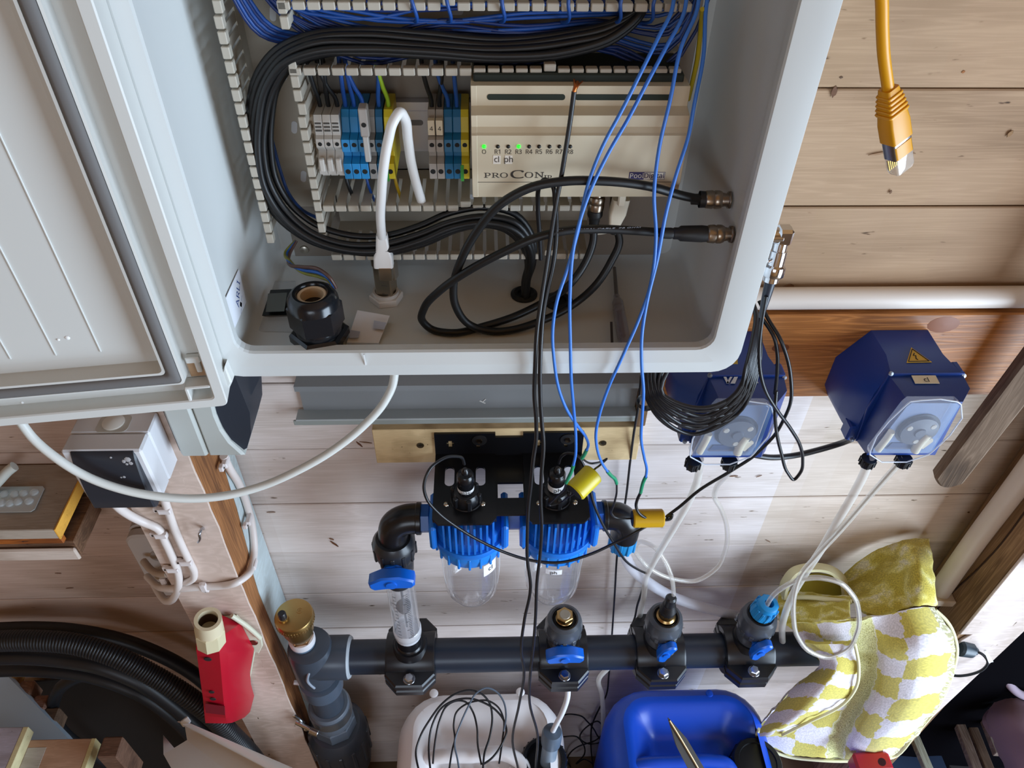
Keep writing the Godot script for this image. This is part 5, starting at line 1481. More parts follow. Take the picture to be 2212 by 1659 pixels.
func red_socket() -> void:
	var o := thing("power_socket", "red industrial power socket with cream cable gland on a cream bracket on the post", "socket", V(-.36, .58, .11))
	var rd := m("b5122a", .32)
	var sec := [[V(-.3621,.834,.15), V(-.3392,.8211,.156), V(-.3358,.7684,.106)], [V(-.3762,.8029,.158), V(-.3374,.7978,.165), V(-.3318,.7009,.108)], [V(-.389,.7387,.158), V(-.3492,.7376,.166), V(-.3524,.6326,.108)], [V(-.3963,.7018,.158), V(-.3561,.7025,.167), V(-.3593,.5945,.108)], [V(-.4048,.6572,.158), V(-.3651,.6556,.168), V(-.3627,.556,.108)], [V(-.4179,.601,.156), V(-.3743,.6086,.165), V(-.3812,.4999,.108)], [V(-.4243,.5722,.155), V(-.3799,.5846,.162), V(-.3928,.4847,.11)]]
	var rings := []
	for q in sec:
		var fl: Vector3 = q[0]
		var fr: Vector3 = q[1]
		var br: Vector3 = q[2]
		var bl := V(fl.x, (fl.y + br.y) / 2.0, .108)
		# soften the front corners
		rings.append([bl, fl.lerp(bl, .12), fl.lerp(fr, .1), fl.lerp(fr, .86), fr.lerp(br, .12), br.lerp(fr, .1), br])
	part(o, "housing", b().loft(rings, true, true, .75), rd)
	# cream gland on the top
	var a := V(-.3546,.8049,.152)
	var t := V(-.3446,.8602,.152)
	var gx := B.along(a, t)
	var h := a.distance_to(t)
	part(o, "gland_nut", b().prism(ngon(8, .0185), h * .55, Transform3D(gx.basis * Basis(Vector3.RIGHT, -PI / 2), a), .0015), m("d8cda8", .45), "cream plastic gland")
	part(o, "gland_tube", b().lathe([Vector2(.0165, h * .5), Vector2(.0162, h), Vector2(.0118, h), Vector2(.0112, h * .3), Vector2(0, h * .3)], gx, 28), m("dccfae", .45))
	part(o, "gland_bore", b().lathe([Vector2(.0112, h * .86), Vector2(.0105, h * .3), Vector2(0, h * .29)], gx, 24), m("4e392a", .7))
	# bracket behind
	var br := m("cfcfb8", .45)
	part(o, "bracket", b().prism([V(-.3655,.7811,.103), V(-.3377,.7849,.103), V(-.3175,.7223,.103), V(-.3199,.7041,.103), V(-.3295,.6832,.103), V(-.3335,.6887,.103), V(-.3614,.5962,.103), V(-.409,.5985,.103)].map(func(p): return Vector2(p.x, p.y)), .004, up(V(0, 0, .102)), .001), br, "cream mounting bracket")
	part(o, "bracket_lip", b().tube([V(-.3423,.7913,.108), V(-.3295,.7669,.108), V(-.3171,.7315,.108)], .0035, 8, 5), br)
	part(o, "mounting_screw", b().lathe([Vector2(.006, 0), Vector2(.0055, .0012), Vector2(0, .0015)], axes(Vector3.RIGHT, Vector3.BACK, V(-.3295,.7163,.1065)), 14), m("7c3b33", .4, .6))
	for q in [[447, 1424, .0052], [457, 1495, .004], [460, 1510, .0045]]:
		var z := .1612 if q[1] < 1450 else .1632
		part(o, "screw_hole", b().lathe([Vector2(q[2], 0), Vector2(q[2] * .9, .0006), Vector2(0, .0007)], axes(Vector3.RIGHT, V(-.1, -.05, 1), hole_at(q[0], z)), 14), m("1e0f10", .8))
	part(o, "label_field", b().quad_at(V(-.3973,.6556,.164), V(-.3683,.6588,.17), V(-.3751,.6287,.169), V(-.4041,.6263,.164), .0006), m("7d1226", .55))

func hole_at(px: float, z: float) -> Vector3:
	return {447.0: V(-.3627,.7789,.1622), 457.0: V(-.3803,.6886,.1632), 460.0: V(-.3834,.6682,.1635)}[px]

func right_side() -> void:
	pumps()
	corner()
	hanging_cables()
	hoses()
	towel()

func pumps() -> void:
	var first: Node3D
	var x := .4445
	var o := thing("dosing_pump", "blue wall-mounted dosing pump with hazard sticker and cl label, far right", "pump", V(x, 1.098, .02))
	var bl := m("1a3c86", .38)
	# base block from the board to the seam, then the cover
	var r0 := [V(x - .031, 1.2, .0202), V(x + .031, 1.2, .0202), V(x + .036, 1.19, .0202), V(x + .036, 1.104, .0202), V(x - .05, 1.104, .0202), V(x - .058, 1.12, .0202), V(x - .058, 1.162, .0202)]
	part(o, "base", b().loft([r0, r0.map(func(p): return V(x + (p.x - x) * .97, p.y, .06)), [V(x - .036, 1.1995, .087), V(x + .036, 1.1995, .087), V(x + .038, 1.19, .087), V(x + .038, 1.1, .087), V(x - .043, 1.1, .087), V(x - .044, 1.12, .087), V(x - .043, 1.17, .087)]]), bl)
	part(o, "right_ear", b().box(V(x + .038, 1.188, .078), V(.008, .022, .018), .002), bl)
	part(o, "left_ear", b().box(V(x - .046, 1.108, .078), V(.009, .022, .018), .002), bl)
	part(o, "seam_flange", b().prism([Vector2(x - .040, 1.099), Vector2(x + .040, 1.099), Vector2(x + .0415, 1.15), Vector2(x + .040, 1.2), Vector2(x - .038, 1.2), Vector2(x - .044, 1.15)], .003, up(V(0, 0, .0865)), .0008), bl)
	var c0 := [V(x - .037, 1.197, .0895), V(x + .039, 1.197, .0895), V(x + .040, 1.1, .0895), V(x - .039, 1.1, .0895)]
	var c1 := [V(.4099,1.1989,.1285), V(.4646,1.1981,.1285), V(.4682,1.1197,.1285), V(.3948,1.1211,.1285)]
	part(o, "cover", b().loft([c0, [V(x - .035, 1.198, .11), V(x + .036, 1.198, .11), V(x + .036, 1.108, .11), V(x - .042, 1.108, .11)], c1]), bl)
	# pump head: dark recess, rotor, tube, clear lid
	var fw := [V(.413,1.1987,.1302), V(.4574,1.198,.1302), V(.4623,1.1941,.1302), V(.4615,1.1297,.1302), V(.4593,1.1254,.1302), V(.3992,1.1265,.1302), V(.3975,1.1316,.1302), V(.4096,1.193,.1302)].map(func(p): return Vector2(p.x, p.y))
	part(o, "head_plate", b().prism(fw, .002, up(V(0, 0, .1282))), m("5c7ba8", .35), "pale blue pump head plate")
	var rc := V(.4324,1.1623,.1302)
	part(o, "rotor_well", b().lathe([Vector2(.0215, 0), Vector2(.0215, .002), Vector2(0, .002)], axes(V(1, 0, 0), Vector3.BACK, V(rc.x, rc.y, .1296)), 30), m("3d444f", .4))
	part(o, "rotor", b().lathe([Vector2(.0185, 0), Vector2(.0185, .004), Vector2(.006, .005), Vector2(.005, .0065), Vector2(0, .0065)], axes(Vector3.RIGHT, Vector3.BACK, V(rc.x, rc.y, .1312)), 26), m("565c66", .35), "grey rotor")
	for k in 3:
		var a := .6 + TAU * k / 3.0
		part(o, "roller", b().cyl(V(rc.x + cos(a) * .0135, rc.y + sin(a) * .0135, .132), V(rc.x + cos(a) * .0135, rc.y + sin(a) * .0135, .1362), .0034, -1, 14), m("b3b0a6", .4))
	part(o, "pump_tube", b().tube([V(.3997,1.1351,.134), V(.4018,1.1456,.134), V(.4034,1.1546,.134), V(.4042,1.1627,.134)], .0036, 10, 5).tube([V(.4392,1.1329,.134), V(.4393,1.1414,.134), V(.4404,1.1498,.134), V(.4429,1.158,.134)], .0046, 10, 5), m("d5cdb4", .4), "cream pump tube")
	part(o, "tube_block", b().box(V(.4432,1.1457,.1335), V(.015, .016, .005), .002, Basis(Vector3.BACK, -.5)), m("d8cfb6", .45))
	part(o, "lower_well", b().prism([V(.4096,1.1333,.13), V(.4508,1.1325,.13), V(.4491,1.1418,.13), V(.4131,1.1424,.13)].map(func(p): return Vector2(p.x, p.y)), .0012, up(V(0, 0, .1302))), m("31466f", .4))
	var fl := [V(.4027,1.2104,.14), V(.4489,1.2097,.14), V(.4541,1.2059,.14), V(.4534,1.1394,.14), V(.4508,1.1338,.14), V(.3893,1.1349,.14), V(.3878,1.1406,.14), V(.3996,1.2042,.14)]
	part(o, "clear_lid", b().prism(fl.map(func(p): return Vector2(p.x, p.y)), .0095, up(V(0, 0, .1305)), .002), pane("c3d3ee", .16, .1), "clear plastic lid")
	part(o, "lid_rim", b().tube(fl + [fl[0]], .0008, 6, 3), pane("dfe8f6", .6, .1))
	for q in [V(.3974,1.1224,.131).x, V(.4354,1.1217,.131).x]:
		var kn := part(o, "hose_nut", b().lathe([Vector2(0, 0), Vector2(.0062, 0), Vector2(.0078, .003), Vector2(.0078, .0115), Vector2(0, .0115)], up(V(q, 1.1075, .131)), 18), m("16181c", .4), "black ribbed hose nut")
		for k in 10:
			var a := TAU * k / 10.0
			part(kn, "rib", b().box(V(q, 1.1135, .131) + V(cos(a), 0, sin(a)) * .0078, V(.0018, .008, .0016), .0003, Basis(Vector3.UP, -a)), m("16181c", .4))
	for q in [V(x - .037, 1.1995, .0885), V(x + .0395, 1.1955, .0885), V(x - .046, 1.102, .089)]:
		part(o, "screw", b().lathe([Vector2(.0026, 0), Vector2(.0024, .001), Vector2(0, .0012)], axes(Vector3.RIGHT, V(0, .5, .86), q + V(0, .001, .001)), 12), m("9ea4ae", .3, 1))
	var first_pump := o
	# the second pump, left, behind the coil of black cable
	var p2 := o.duplicate() as Node3D
	p2.name = "dosing_pump"
	add_child(p2, true)
	p2.position += V(-.1845, 0, 0)
	tag(p2, "blue wall-mounted dosing pump with white lettering, half covered by the black cable coil", "pump")
	# stickers only the right pump carries
	var y := 1.2003
	var tr := [V(.445,1.2002,.0494), V(.457,1.2002,.0729), V(.4303,1.2002,.0733)]
	var st := part(o, "hazard_sticker", b().prism(tr.map(func(p): return Vector2(p.x, -p.z)), .0004, axes(Vector3.RIGHT, Vector3.FORWARD, V(0, y, 0))), m("c9a02a", .5), "yellow lightning hazard triangle")
	var ce: Vector3 = (tr[0] + tr[1] + tr[2]) / 3.0
	var rim2 := b()
	for k in 3:
		rim2.tube([ce.lerp(tr[k], .82) + V(0, .0007, 0), ce.lerp(tr[(k + 1) % 3], .82) + V(0, .0007, 0)], .0005, 5, 1)
	part(st, "black_border", rim2, m("1a1712", .6))
	part(st, "lightning_bolt", b().tube([V(.4442,1.2008,.059), V(.4417,1.2008,.0626), V(.4442,1.2008,.0626), V(.4425,1.2008,.0677), V(.4439,1.2008,.0691)], .0006, 5, 1), m("1a1712", .6))
	var lb := part(o, "label", b().quad_at(V(.4287,1.199,.0909), V(.4534,1.199,.0912), V(.4525,1.199,.1028), V(.4277,1.199,.1025), .0005), m("ddd2b8", .5), "cream label reading cl")
	text(lb, "lettering", "cl", axes(V(1, 0, .08), V(-.05, 0, -1), V(.4406,1.1998,.0981)), .0085, m("25221e", .6))
	# white letter fragments on the left pump
	var mk := b()
	for q in [[1564, 812, 1570, 828], [1580, 812, 1573, 828], [1592, 812, 1583, 828], [1606, 812, 1604, 828], [1620, 811, 1636, 827]]:
		pass
	part(p2, "marking", b().quad_at(V(.237,1.199,.0902), V(.2398,1.199,.0903), V(.2404,1.199,.0998), V(.2381,1.199,.0997)).quad_at(V(.2436,1.199,.0903), V(.2459,1.199,.0904), V(.2399,1.199,.0998), V(.2376,1.199,.0997)).quad_at(V(.2478,1.199,.0904), V(.2515,1.199,.0904), V(.2464,1.199,.0999), V(.2418,1.199,.0998)).quad_at(V(.2562,1.199,.0905), V(.2581,1.199,.0905), V(.2538,1.199,.1), V(.252,1.199,.0999)).quad_at(V(.265,1.199,.0893), V(.2697,1.199,.0893), V(.2698,1.199,.0995), V(.2614,1.199,.0994)), m("cfd2da", .5), "white printed letters")
	part(p2, "sticker", b().quad_at(V(.2517,1.2002,.055), V(.2588,1.2002,.0558), V(.2557,1.2002,.0723), V(.2486,1.2002,.0722)), m("b89a34", .5), "yellow sticker")

func corner() -> void:
	# right post with white front, raw side towards the pipes
	var o := struct("trim_2", V(.73, 0, .05))
	var sd := wood("ffffff", GR[3], V(4, 1, 4), .8, V(.4, .1, .2))
	part(o, "core", tinted_box(V(.6915, .0, 0), V(.775, 2.32, .0965), "a98763", .002), sd)
	part(o, "crack", b().tube([V(.6912, 1.0, .058), V(.6912, .86, .063), V(.691, .8, .059), V(.6912, .7, .047), V(.691, .62, .043)], .0012, 5, 5), m("3a2414", .9))
	var w := b()
	w.tinted = true
	w.col = Color("dccdc6").srgb_to_linear()
	w.prism([Vector2(.6905, .686), Vector2(.7085, .686), Vector2(.7005, .668), Vector2(.6945, .6), Vector2(.69, 0), Vector2(.742, 0), Vector2(.7515, .22), Vector2(.7785, .6), Vector2(.7852, .7), Vector2(.79, 2.32), Vector2(.6905, 2.32)], .004, up(V(0, 0, .0967)), .0008)
	part(o, "painted_face", w, wood("ffffff", GR[1], V(3, 1.2, 3), .75), "whitewashed front face of the right post")
	# drooping conduit in the corner
	var c := thing("conduit_pipe", "cream plastic conduit standing upright in the corner beside the right post", "pipe", V(.69, .65, .03))
	part(c, "pipe", b().tube([V(.673,.7066,.0458), V(.6735,.7801,.0439), V(.674,.8597,.0432), V(.6745,.9532,.0445), V(.6745, 1.3, .04), V(.6745, 1.8, .04)], .0142, 18, 6), m("d3c6ba", .42))
	part(c, "end_clip", b().box(V(.674,.7099,.0502), V(.034, .013, .03), .002, Basis(Vector3.BACK, -.1)), m("cbb9a6", .5))
	# weathered slat hanging on the wall
	solo("weathered_slat", slat_shape(), wood("ffffff", GR[3], V(4, 1.4, 4), .85), "weathered grey brown wooden slat with a rounded end hanging beside the right pump", "wooden slat")
	var s := get_node("weathered_slat") as Node3D
	s.rotation.y = -.25
	s.position = V(.5698,.9753,.05)
	s.rotation.z = -.075
	# black box at the frame's right edge
	solo("black_box", b().bx(V(.7, .875, .045), V(.79, .955, .125), .006), m("17201c", .5), "black plastic box on the right post, at the photo's right edge", "box")
	# electrode sticking out of the end of the manifold
	var e := thing("pipe_electrode", "dark grey cable plug sticking out past the towel at the right end of the manifold", "electrode", V(.73, .6, .1))
	part(e, "sleeve", b().cyl(V(.5, .633, .09), V(.712, .626, .09), .018, .017, 22), m("cfd6e2", .3))
	part(e, "plug", b().cyl(V(.6992,.6554,.105), V(.7245,.6459,.105), .0125, .0115, 18, .003), m("2c3a44", .4))
	part(e, "neck", b().cyl(V(.7224,.6474,.105), V(.7315,.6427,.105), .006), m("3c4a55", .4))
	wire("electrode_cable", [V(.7267,.6463,.106), V(.7346,.6465,.11), V(.7449,.6381,.114), V(.7522,.6243,.116), V(.7501,.6091,.118), V(.7399,.5961,.118), V(.7244,.5845,.115), V(.7148,.5778,.11)], .0021, m("1b2026", .35), "thin dark cable curling back from the plug at the manifold's right end", "", 8, 6)
	solo("cable_tie", b().quad_at(V(.7268,.6679,.118), V(.7298,.6691,.118), V(.7562,.6339,.118), V(.7502,.6312,.118), .002), m("e8ecf0", .4), "white cable tie tail on the curling electrode cable", "cable tie")
	# yellow network cable hanging in front
	var y := thing("yellow_network_cable", "yellow network cable with a clear plug hanging down at the upper right", "cable", V(.2065,1.5473,.29))
	part(y, "cable", b().tube([V(.1717,1.6236,.29), V(.1766,1.6124,.29), V(.181,1.6006,.29), V(.186,1.5883,.29), V(.1907,1.5786,.29), V(.1946,1.5708,.29)], .0029, 12, 6), m("e0a010", .35))
	var a := V(.1936,1.5731,.29)
	var t := B.along(a, V(.2111,1.5388,.29))
	t.basis = t.basis * Basis(Vector3.UP, -.45)
	var bt := m("dc9c0e", .38)
	var rr := func(w2: float, d2: float, yy: float) -> Array: return rrect(Vector2(-w2, -d2), Vector2(w2, d2), .0012, 2).map(func(p): return t * V(p.x, yy, p.y))
	part(y, "boot", b().loft([rr.call(.0036, .0036, 0.0), rr.call(.0046, .0042, .006), rr.call(.0062, .005, .019), rr.call(.0062, .005, .0285)]), bt)
	for k in 5:
		part(y, "boot_rib", b().loft([rr.call(.0044 + .0004 * k, .0044 + .0002 * k, .0028 + k * .0023), rr.call(.0047 + .0004 * k, .0046 + .0002 * k, .0033 + k * .0023), rr.call(.0044 + .0004 * k, .0044 + .0002 * k, .0042 + k * .0023)]), bt)
	part(y, "metal_collar", b().loft([rr.call(.006, .0042, .0285), rr.call(.006, .0042, .038)], true, false), m("b9b9bd", .25, 1), "shiny plug shield")
	part(y, "inner_jacket", b().loft([rr.call(.0056, .0045, .0305), rr.call(.0056, .0045, .0378)]), bt)
	part(y, "clear_tip", b().loft([rr.call(.0059, .004, .0378), rr.call(.0058, .004, .0455), rr.call(.0052, .0035, .0475)]), pane("e8e2da", .35, .06))
	for k in 8:
		part(y, "contact", b().box(t * V(-.0042 + .0012 * k, .0435, -.0033), V(.0005, .006, .0008), 0, t.basis), m("c09a4a", .25, 1))

func slat_shape() -> B:
	var s := b()
	s.tinted = true
	s.col = Color("86705d").srgb_to_linear()
	var o := [Vector2(.017, .38), Vector2(-.017, .38)]
	for i in 9:
		o.append(Vector2(-.017, .012).lerp(Vector2(.017, .012), i / 8.0) - Vector2(0, .013 * sin(PI * i / 8.0)))
	return s.prism(o, .018, up(V(0, 0, -.009)), .003)

func hanging_cables() -> void:
	var rub := m("17181c", .36)
	# right angle bayonet plug outside the cabinet and its thin cable
	var o := thing("angle_plug", "bright right-angle bayonet plug on the cabinet's outer right side with a thin black cable", "connector", V(.228, 1.36, .155))
	var ch := m("cfcfd2", .12, 1)
	var a := V(.231,1.3964,.1409)
	part(o, "stub", b().cyl(V(.2131, a.y, a.z), a, .0065), ch)
	part(o, "elbow_block", b().box(a + V(.001, 0, 0), V(.0125, .0145, .0125), .0022), ch)
	var t := B.along(a, V(.229,1.3577,.1484))
	part(o, "barrel", b().lathe([Vector2(0, .006), Vector2(.006, .006), Vector2(.006, .012), Vector2(.0072, .0125), Vector2(.0072, .024), Vector2(.009, .0255), Vector2(.0092, .0265), Vector2(.0092, .033), Vector2(.0085, .034), Vector2(.0062, .0345), Vector2(.0062, .039), Vector2(0, .039)], t, 26), ch)
	part(o, "bayonet_pin", b().cyl(t * V(.006, .02, .004), t * V(.0095, .02, .006), .0016, -1, 8), ch)
	part(o, "strain_relief", b().lathe([Vector2(0, .038), Vector2(.0046, .038), Vector2(.0036, .055), Vector2(.002, .072), Vector2(0, .072)], t, 14), m("1c2230", .4))
	part(o, "cable", b().tube([V(.2262,1.3479,.155), V(.2279,1.3215,.158), V(.2323,1.2927,.16), V(.2373,1.2731,.162), V(.2468,1.2507,.162), V(.2649,1.2227,.16), V(.2875,1.1917,.155), V(.3067,1.1616,.15), V(.3177,1.1361,.146), V(.3228,1.1108,.143), V(.3199,1.0992,.142), V(.3107,1.1098,.142), V(.2954,1.1416,.143), V(.2812,1.1762,.144), V(.2726,1.2037,.145), V(.2696,1.2264,.14)], .0017, 8, 7), rub)
	# two more cables leaving the coil at the right
	wire("black_cable", [V(.2462,1.3014,.1), V(.2529,1.2919,.115), V(.2611,1.2828,.13), V(.2705,1.2649,.138), V(.2794,1.24,.142), V(.2858,1.2141,.142), V(.2866,1.1895,.14), V(.2842,1.1637,.138), V(.2784,1.1463,.137), V(.2712,1.1298,.136), V(.2538,1.1084,.136), V(.2248,1.0755,.136), V(.2096,1.0494,.136), V(.1974,1.0298,.136), V(.2021,1.0365,.138), V(.2012,1.0311,.139), V(.1888,1.0303,.14), V(.1745,1.0332,.14), V(.1643,1.0421,.139), V(.1599,1.054,.138), V(.1606,1.0656,.137), V(.1624,1.075,.137)], .0017, rub, "black cable sweeping from the coil across the wall to the lower yellow capacitor", "", 8, 7)
	wire("black_cable", [V(.2442,1.2919,.1), V(.2507,1.2891,.118), V(.2567,1.2822,.128), V(.2624,1.267,.132), V(.2689,1.2436,.13), V(.2796,1.2039,.12)], .0017, rub, "short black cable arc at the right of the cable coil", "", 8, 6)
	wire("pump_cable", [V(.3147,1.0345,.05), V(.3412,1.0232,.045), V(.3718,1.0203,.04), V(.4027,1.0315,.04), V(.419,1.0467,.045), V(.4197,1.0711,.06)], .0036, rub, "thick black supply cable linking the two blue pumps", "", 10, 7)
	# coil of black cable hung from the cabinet
	var c := thing("cable_coil", "coil of thin black cable hanging from the cabinet's lower right corner over the left pump", "cable coil", V(.2068,1.1845,.15))
	for i in 12:
		var k := i / 11.0
		var j := sin(i * 4.1)
		var d := 26.0 * j
		part(c, "loop", b().tube(coil(k, j), .0019, 7, 7), rub)
	part(c, "tie", b().lathe([Vector2(.009, -.004), Vector2(.0105, 0), Vector2(.009, .004)], Transform3D(Basis(Vector3.BACK, .3), V(.1559,1.1924,.118)), 14), m("0f1012", .3))
	# pair of black wires hanging across everything
	wire("hanging_cable", [V(.0617,1.5039,.128), V(.0602,1.4842,.13), V(.0579,1.4636,.134), V(.0552,1.4449,.14), V(.0527,1.4302,.144), V(.0495,1.4075,.152), V(.0464,1.3817,.16), V(.043,1.3568,.168), V(.0401,1.3291,.174), V(.0396,1.2953,.178), V(.0399,1.2631,.18), V(.0425,1.2334,.181), V(.0433,1.2099,.182), V(.0416,1.1852,.183), V(.0405,1.1505,.184), V(.039,1.112,.184), V(.0392,1.0706,.184), V(.0404,1.0266,.185), V(.0454,.9739,.187), V(.0403,.9094,.189), V(.0382,.8356,.19), V(.0429,.7849,.19), V(.039,.6936,.19), V(.0315,.567,.19), V(.0417,.4643,.19), V(.0494,.3835,.19)], .0018, rub, "left of two black cables hanging from the controller past the pipes, its end stripped", "", 8, 6)
	wire("hanging_cable", [V(.0453,1.3575,.115), V(.0427,1.3874,.12), V(.04,1.4171,.128), V(.0404,1.4353,.134), V(.044,1.4422,.137), V(.0482,1.4397,.138), V(.052,1.424,.14), V(.0535,1.4049,.148), V(.0519,1.3831,.156), V(.0481,1.3642,.163), V(.0452,1.3471,.169), V(.0439,1.3266,.174), V(.0435,1.3013,.179), V(.0448,1.265,.182), V(.0472,1.2354,.183), V(.05,1.2052,.184), V(.0498,1.1677,.185), V(.0505,1.1274,.186), V(.0532,1.0846,.187), V(.0535,1.041,.187), V(.0519,.9898,.189), V(.0527,.9207,.191), V(.0522,.8389,.192), V(.051,.7886,.192), V(.0526,.6973,.192), V(.0671,.5927,.192), V(.069,.4845,.192), V(.0706,.3819,.19)], .0018, rub, "right of two black cables hanging past the pipes, looping over the coaxial cable", "", 8, 6)
	solo("copper_braid", b().tube([V(.0617,1.5032,.128), V(.0625,1.5067,.127), V(.064,1.5083,.123)], .0016, 6, 4).tube([V(.062,1.5039,.128), V(.0649,1.5072,.125), V(.0679,1.5077,.12)], .0008, 5, 4).tube([V(.0617,1.5039,.128), V(.0619,1.5082,.126), V(.0618,1.5098,.122)], .0008, 5, 4), m("b4683a", .3, 1), "stripped copper strands at the top of the left hanging cable", "wire end")
	# four blue wires with green shrink sleeves
	var bl := m("3878d6", .35)
	var gr := m("1b8c62", .4)
	var w := [
		[[V(.1296,1.5606,.09), V(.1277,1.5489,.1), V(.119,1.5364,.112), V(.11,1.5216,.122), V(.096,1.4936,.132), V(.0829,1.4683,.14), V(.0742,1.4437,.148), V(.0684,1.4105,.157), V(.0619,1.3829,.165), V(.0548,1.3567,.171), V(.0525,1.3321,.175), V(.0551,1.3002,.178), V(.0606,1.2695,.179), V(.069,1.2438,.178), V(.0813,1.2162,.172), V(.0915,1.193,.165), V(.0955,1.1765,.16), V(.0947,1.1641,.156)], [V(.0949,1.1666,.157), V(.0941,1.1572,.154), V(.0922,1.1488,.152)], "first blue wire from the left, ending behind the yellow capacitor"],
		[[V(.1384,1.5606,.09), V(.1362,1.5475,.1), V(.1244,1.5295,.114), V(.1128,1.5098,.124), V(.101,1.4869,.132), V(.087,1.464,.142), V(.0739,1.4347,.152), V(.0658,1.4016,.162), V(.0648,1.3604,.17), V(.0674,1.3183,.176), V(.0705,1.2801,.179), V(.0759,1.2392,.177), V(.0813,1.1955,.17), V(.0835,1.166,.164), V(.083,1.1472,.16)], [V(.0833,1.1485,.16), V(.0823,1.1339,.157), V(.081,1.1232,.154), V(.0794,1.1089,.15)], "second blue wire from the left, running to the ph electrode"],
		[[V(.1467,1.5607,.09), V(.1448,1.549,.1), V(.1346,1.5296,.114), V(.1298,1.4976,.126), V(.1251,1.4658,.135), V(.124,1.4349,.146), V(.1285,1.4043,.154), V(.1281,1.3636,.163), V(.122,1.3361,.169), V(.1124,1.3045,.175), V(.1033,1.2707,.178), V(.0989,1.235,.176), V(.0989,1.2036,.172), V(.1035,1.1768,.168), V(.1121,1.1496,.162), V(.1185,1.135,.158)], [V(.118,1.1357,.158), V(.1231,1.1256,.155), V(.1282,1.1169,.152), V(.1319,1.1045,.148)], "third blue wire from the left, bowing out towards the right elbow"],
		[[V(.153,1.5607,.09), V(.1508,1.5491,.1), V(.151,1.5234,.114), V(.1479,1.4935,.124), V(.1462,1.474,.13), V(.1391,1.4472,.141), V(.1346,1.4232,.149), V(.1315,1.3862,.158), V(.127,1.3523,.166), V(.1257,1.3241,.172), V(.1286,1.2933,.177), V(.1331,1.2685,.179), V(.137,1.2324,.177), V(.1413,1.1977,.173), V(.1493,1.166,.168), V(.1558,1.1418,.162), V(.1576,1.1263,.158)], [V(.1576,1.1263,.158), V(.1572,1.1155,.155), V(.1577,1.1044,.152), V(.1595,1.0863,.146)], "rightmost blue wire, ending above the lower yellow capacitor"]]
	for q in w:
		var t2 := thing("blue_wire", q[2], "wire", q[0][-1])
		part(t2, "core", b().tube(q[0], .0014, 8, 6), bl)
		part(t2, "shrink_sleeve", b().tube(q[1], .0019, 8, 5), gr, "green shrink sleeve")
	# yellow capacitors and their leads
	var caps := [[V(.0894,1.0912,.148), V(.1108,1.1005,.13), .0118, "d0bf1c", "yellow cylindrical capacitor tilted in front of the right electrode"], [V(.1596,1.0269,.135), V(.1943,1.0268,.135), .0103, "c99c10", "dark yellow cylindrical capacitor lying level beside the right elbow"]]
	for q in caps:
		var t3 := thing("capacitor", q[4], "capacitor", q[0])
		part(t3, "body", b().cyl(q[0], q[1], q[2], -1, 26, .0015), m(q[3], .38))
		part(t3, "end_resin", b().cyl(q[0].lerp(q[1], -.012), q[0].lerp(q[1], .02), q[2] * .86, -1, 22, .0003), m("1a1710", .6))
	wire("capacitor_lead", [V(.0794,1.1096,.15), V(.0788,1.089,.143), V(.0719,1.0659,.135), V(.0672,1.0459,.13), V(.0757,1.049,.13), V(.0839,1.0694,.138), V(.0898,1.0839,.144), V(.0927,1.0937,.147)], .0011, rub, "tangled thin lead at the lower end of the tilted capacitor", "", 6, 6, "wire")
	wire("capacitor_lead", [V(.107,1.0991,.13), V(.1104,1.1081,.132), V(.1142,1.1247,.14), V(.1204,1.1315,.138), V(.1156,1.1273,.138), V(.1065,1.1293,.142), V(.0985,1.1385,.148), V(.0927,1.1488,.152)], .0011, rub, "thin lead looping back from the upper end of the tilted capacitor", "", 6, 6, "wire")
	wire("capacitor_lead", [V(.1319,1.1045,.148), V(.1344,1.0849,.145), V(.1344,1.0614,.142), V(.1344,1.0412,.139), V(.1402,1.0317,.137), V(.151,1.0284,.136), V(.1607,1.0268,.135)], .0011, rub, "thin black lead running down to the left end of the level capacitor", "", 6, 6, "wire")
	# thin cable down the wall behind everything
	wire("wall_cable", [V(.17,1.1455,.03), V(.1734,1.1017,.028), V(.1749,1.051,.024), V(.1791,.9904,.015), V(.1834,.9075,.012), V(.1847,.8484,.01), V(.1868,.7787,.008), V(.1947,.6665,.008), V(.2032,.5414,.01), V(.2122,.3967,.012), V(.2147,.3273,.014), V(.2049,.2636,.016), V(.1983,.2216,.02), V(.2013,.1337,.02), V(.2199,-.0134,.02)], .0016, rub, "thin black cable running straight down the wall behind the right elbow and pipe", "", 6, 6)
	wire("wall_cable", [V(.2359,.6951,.012), V(.2349,.665,.012), V(.2326,.6345,.014), V(.2312,.6098,.02), V(.2241,.5889,.03), V(.218,.5976,.045)], .0017, rub, "short black cable dropping behind the pipe left of the brass nozzle valve", "", 6, 6)
	wire("tangled_cable", [V(.1286,.2443,.02), V(.1455,.2597,.02), V(.168,.2544,.02), V(.1884,.2221,.02), V(.2096,.1669,.02), V(.2175,.1212,.02), V(.2018,.1175,.02), V(.1812,.1394,.02), V(.1837,.1903,.02), V(.2061,.2254,.02), V(.2214,.1882,.02), V(.2098,.1331,.02), V(.1789,.1073,.02), V(.1594,.0412,.02), V(.1786,-.0236,.02)], .0015, rub, "tangle of thin black cable on the wall between the two canisters", "", 6, 6)
	wire("tangled_cable", [V(.1406,.1801,.03), V(.1632,.1832,.03), V(.1823,.1485,.03), V(.1907,.0898,.03), V(.178,.0419,.03), V(.1926,.0656,.03), V(.2122,.0396,.03)], .0015, rub, "small lower loop of thin black cable between the two canisters", "", 6, 6)

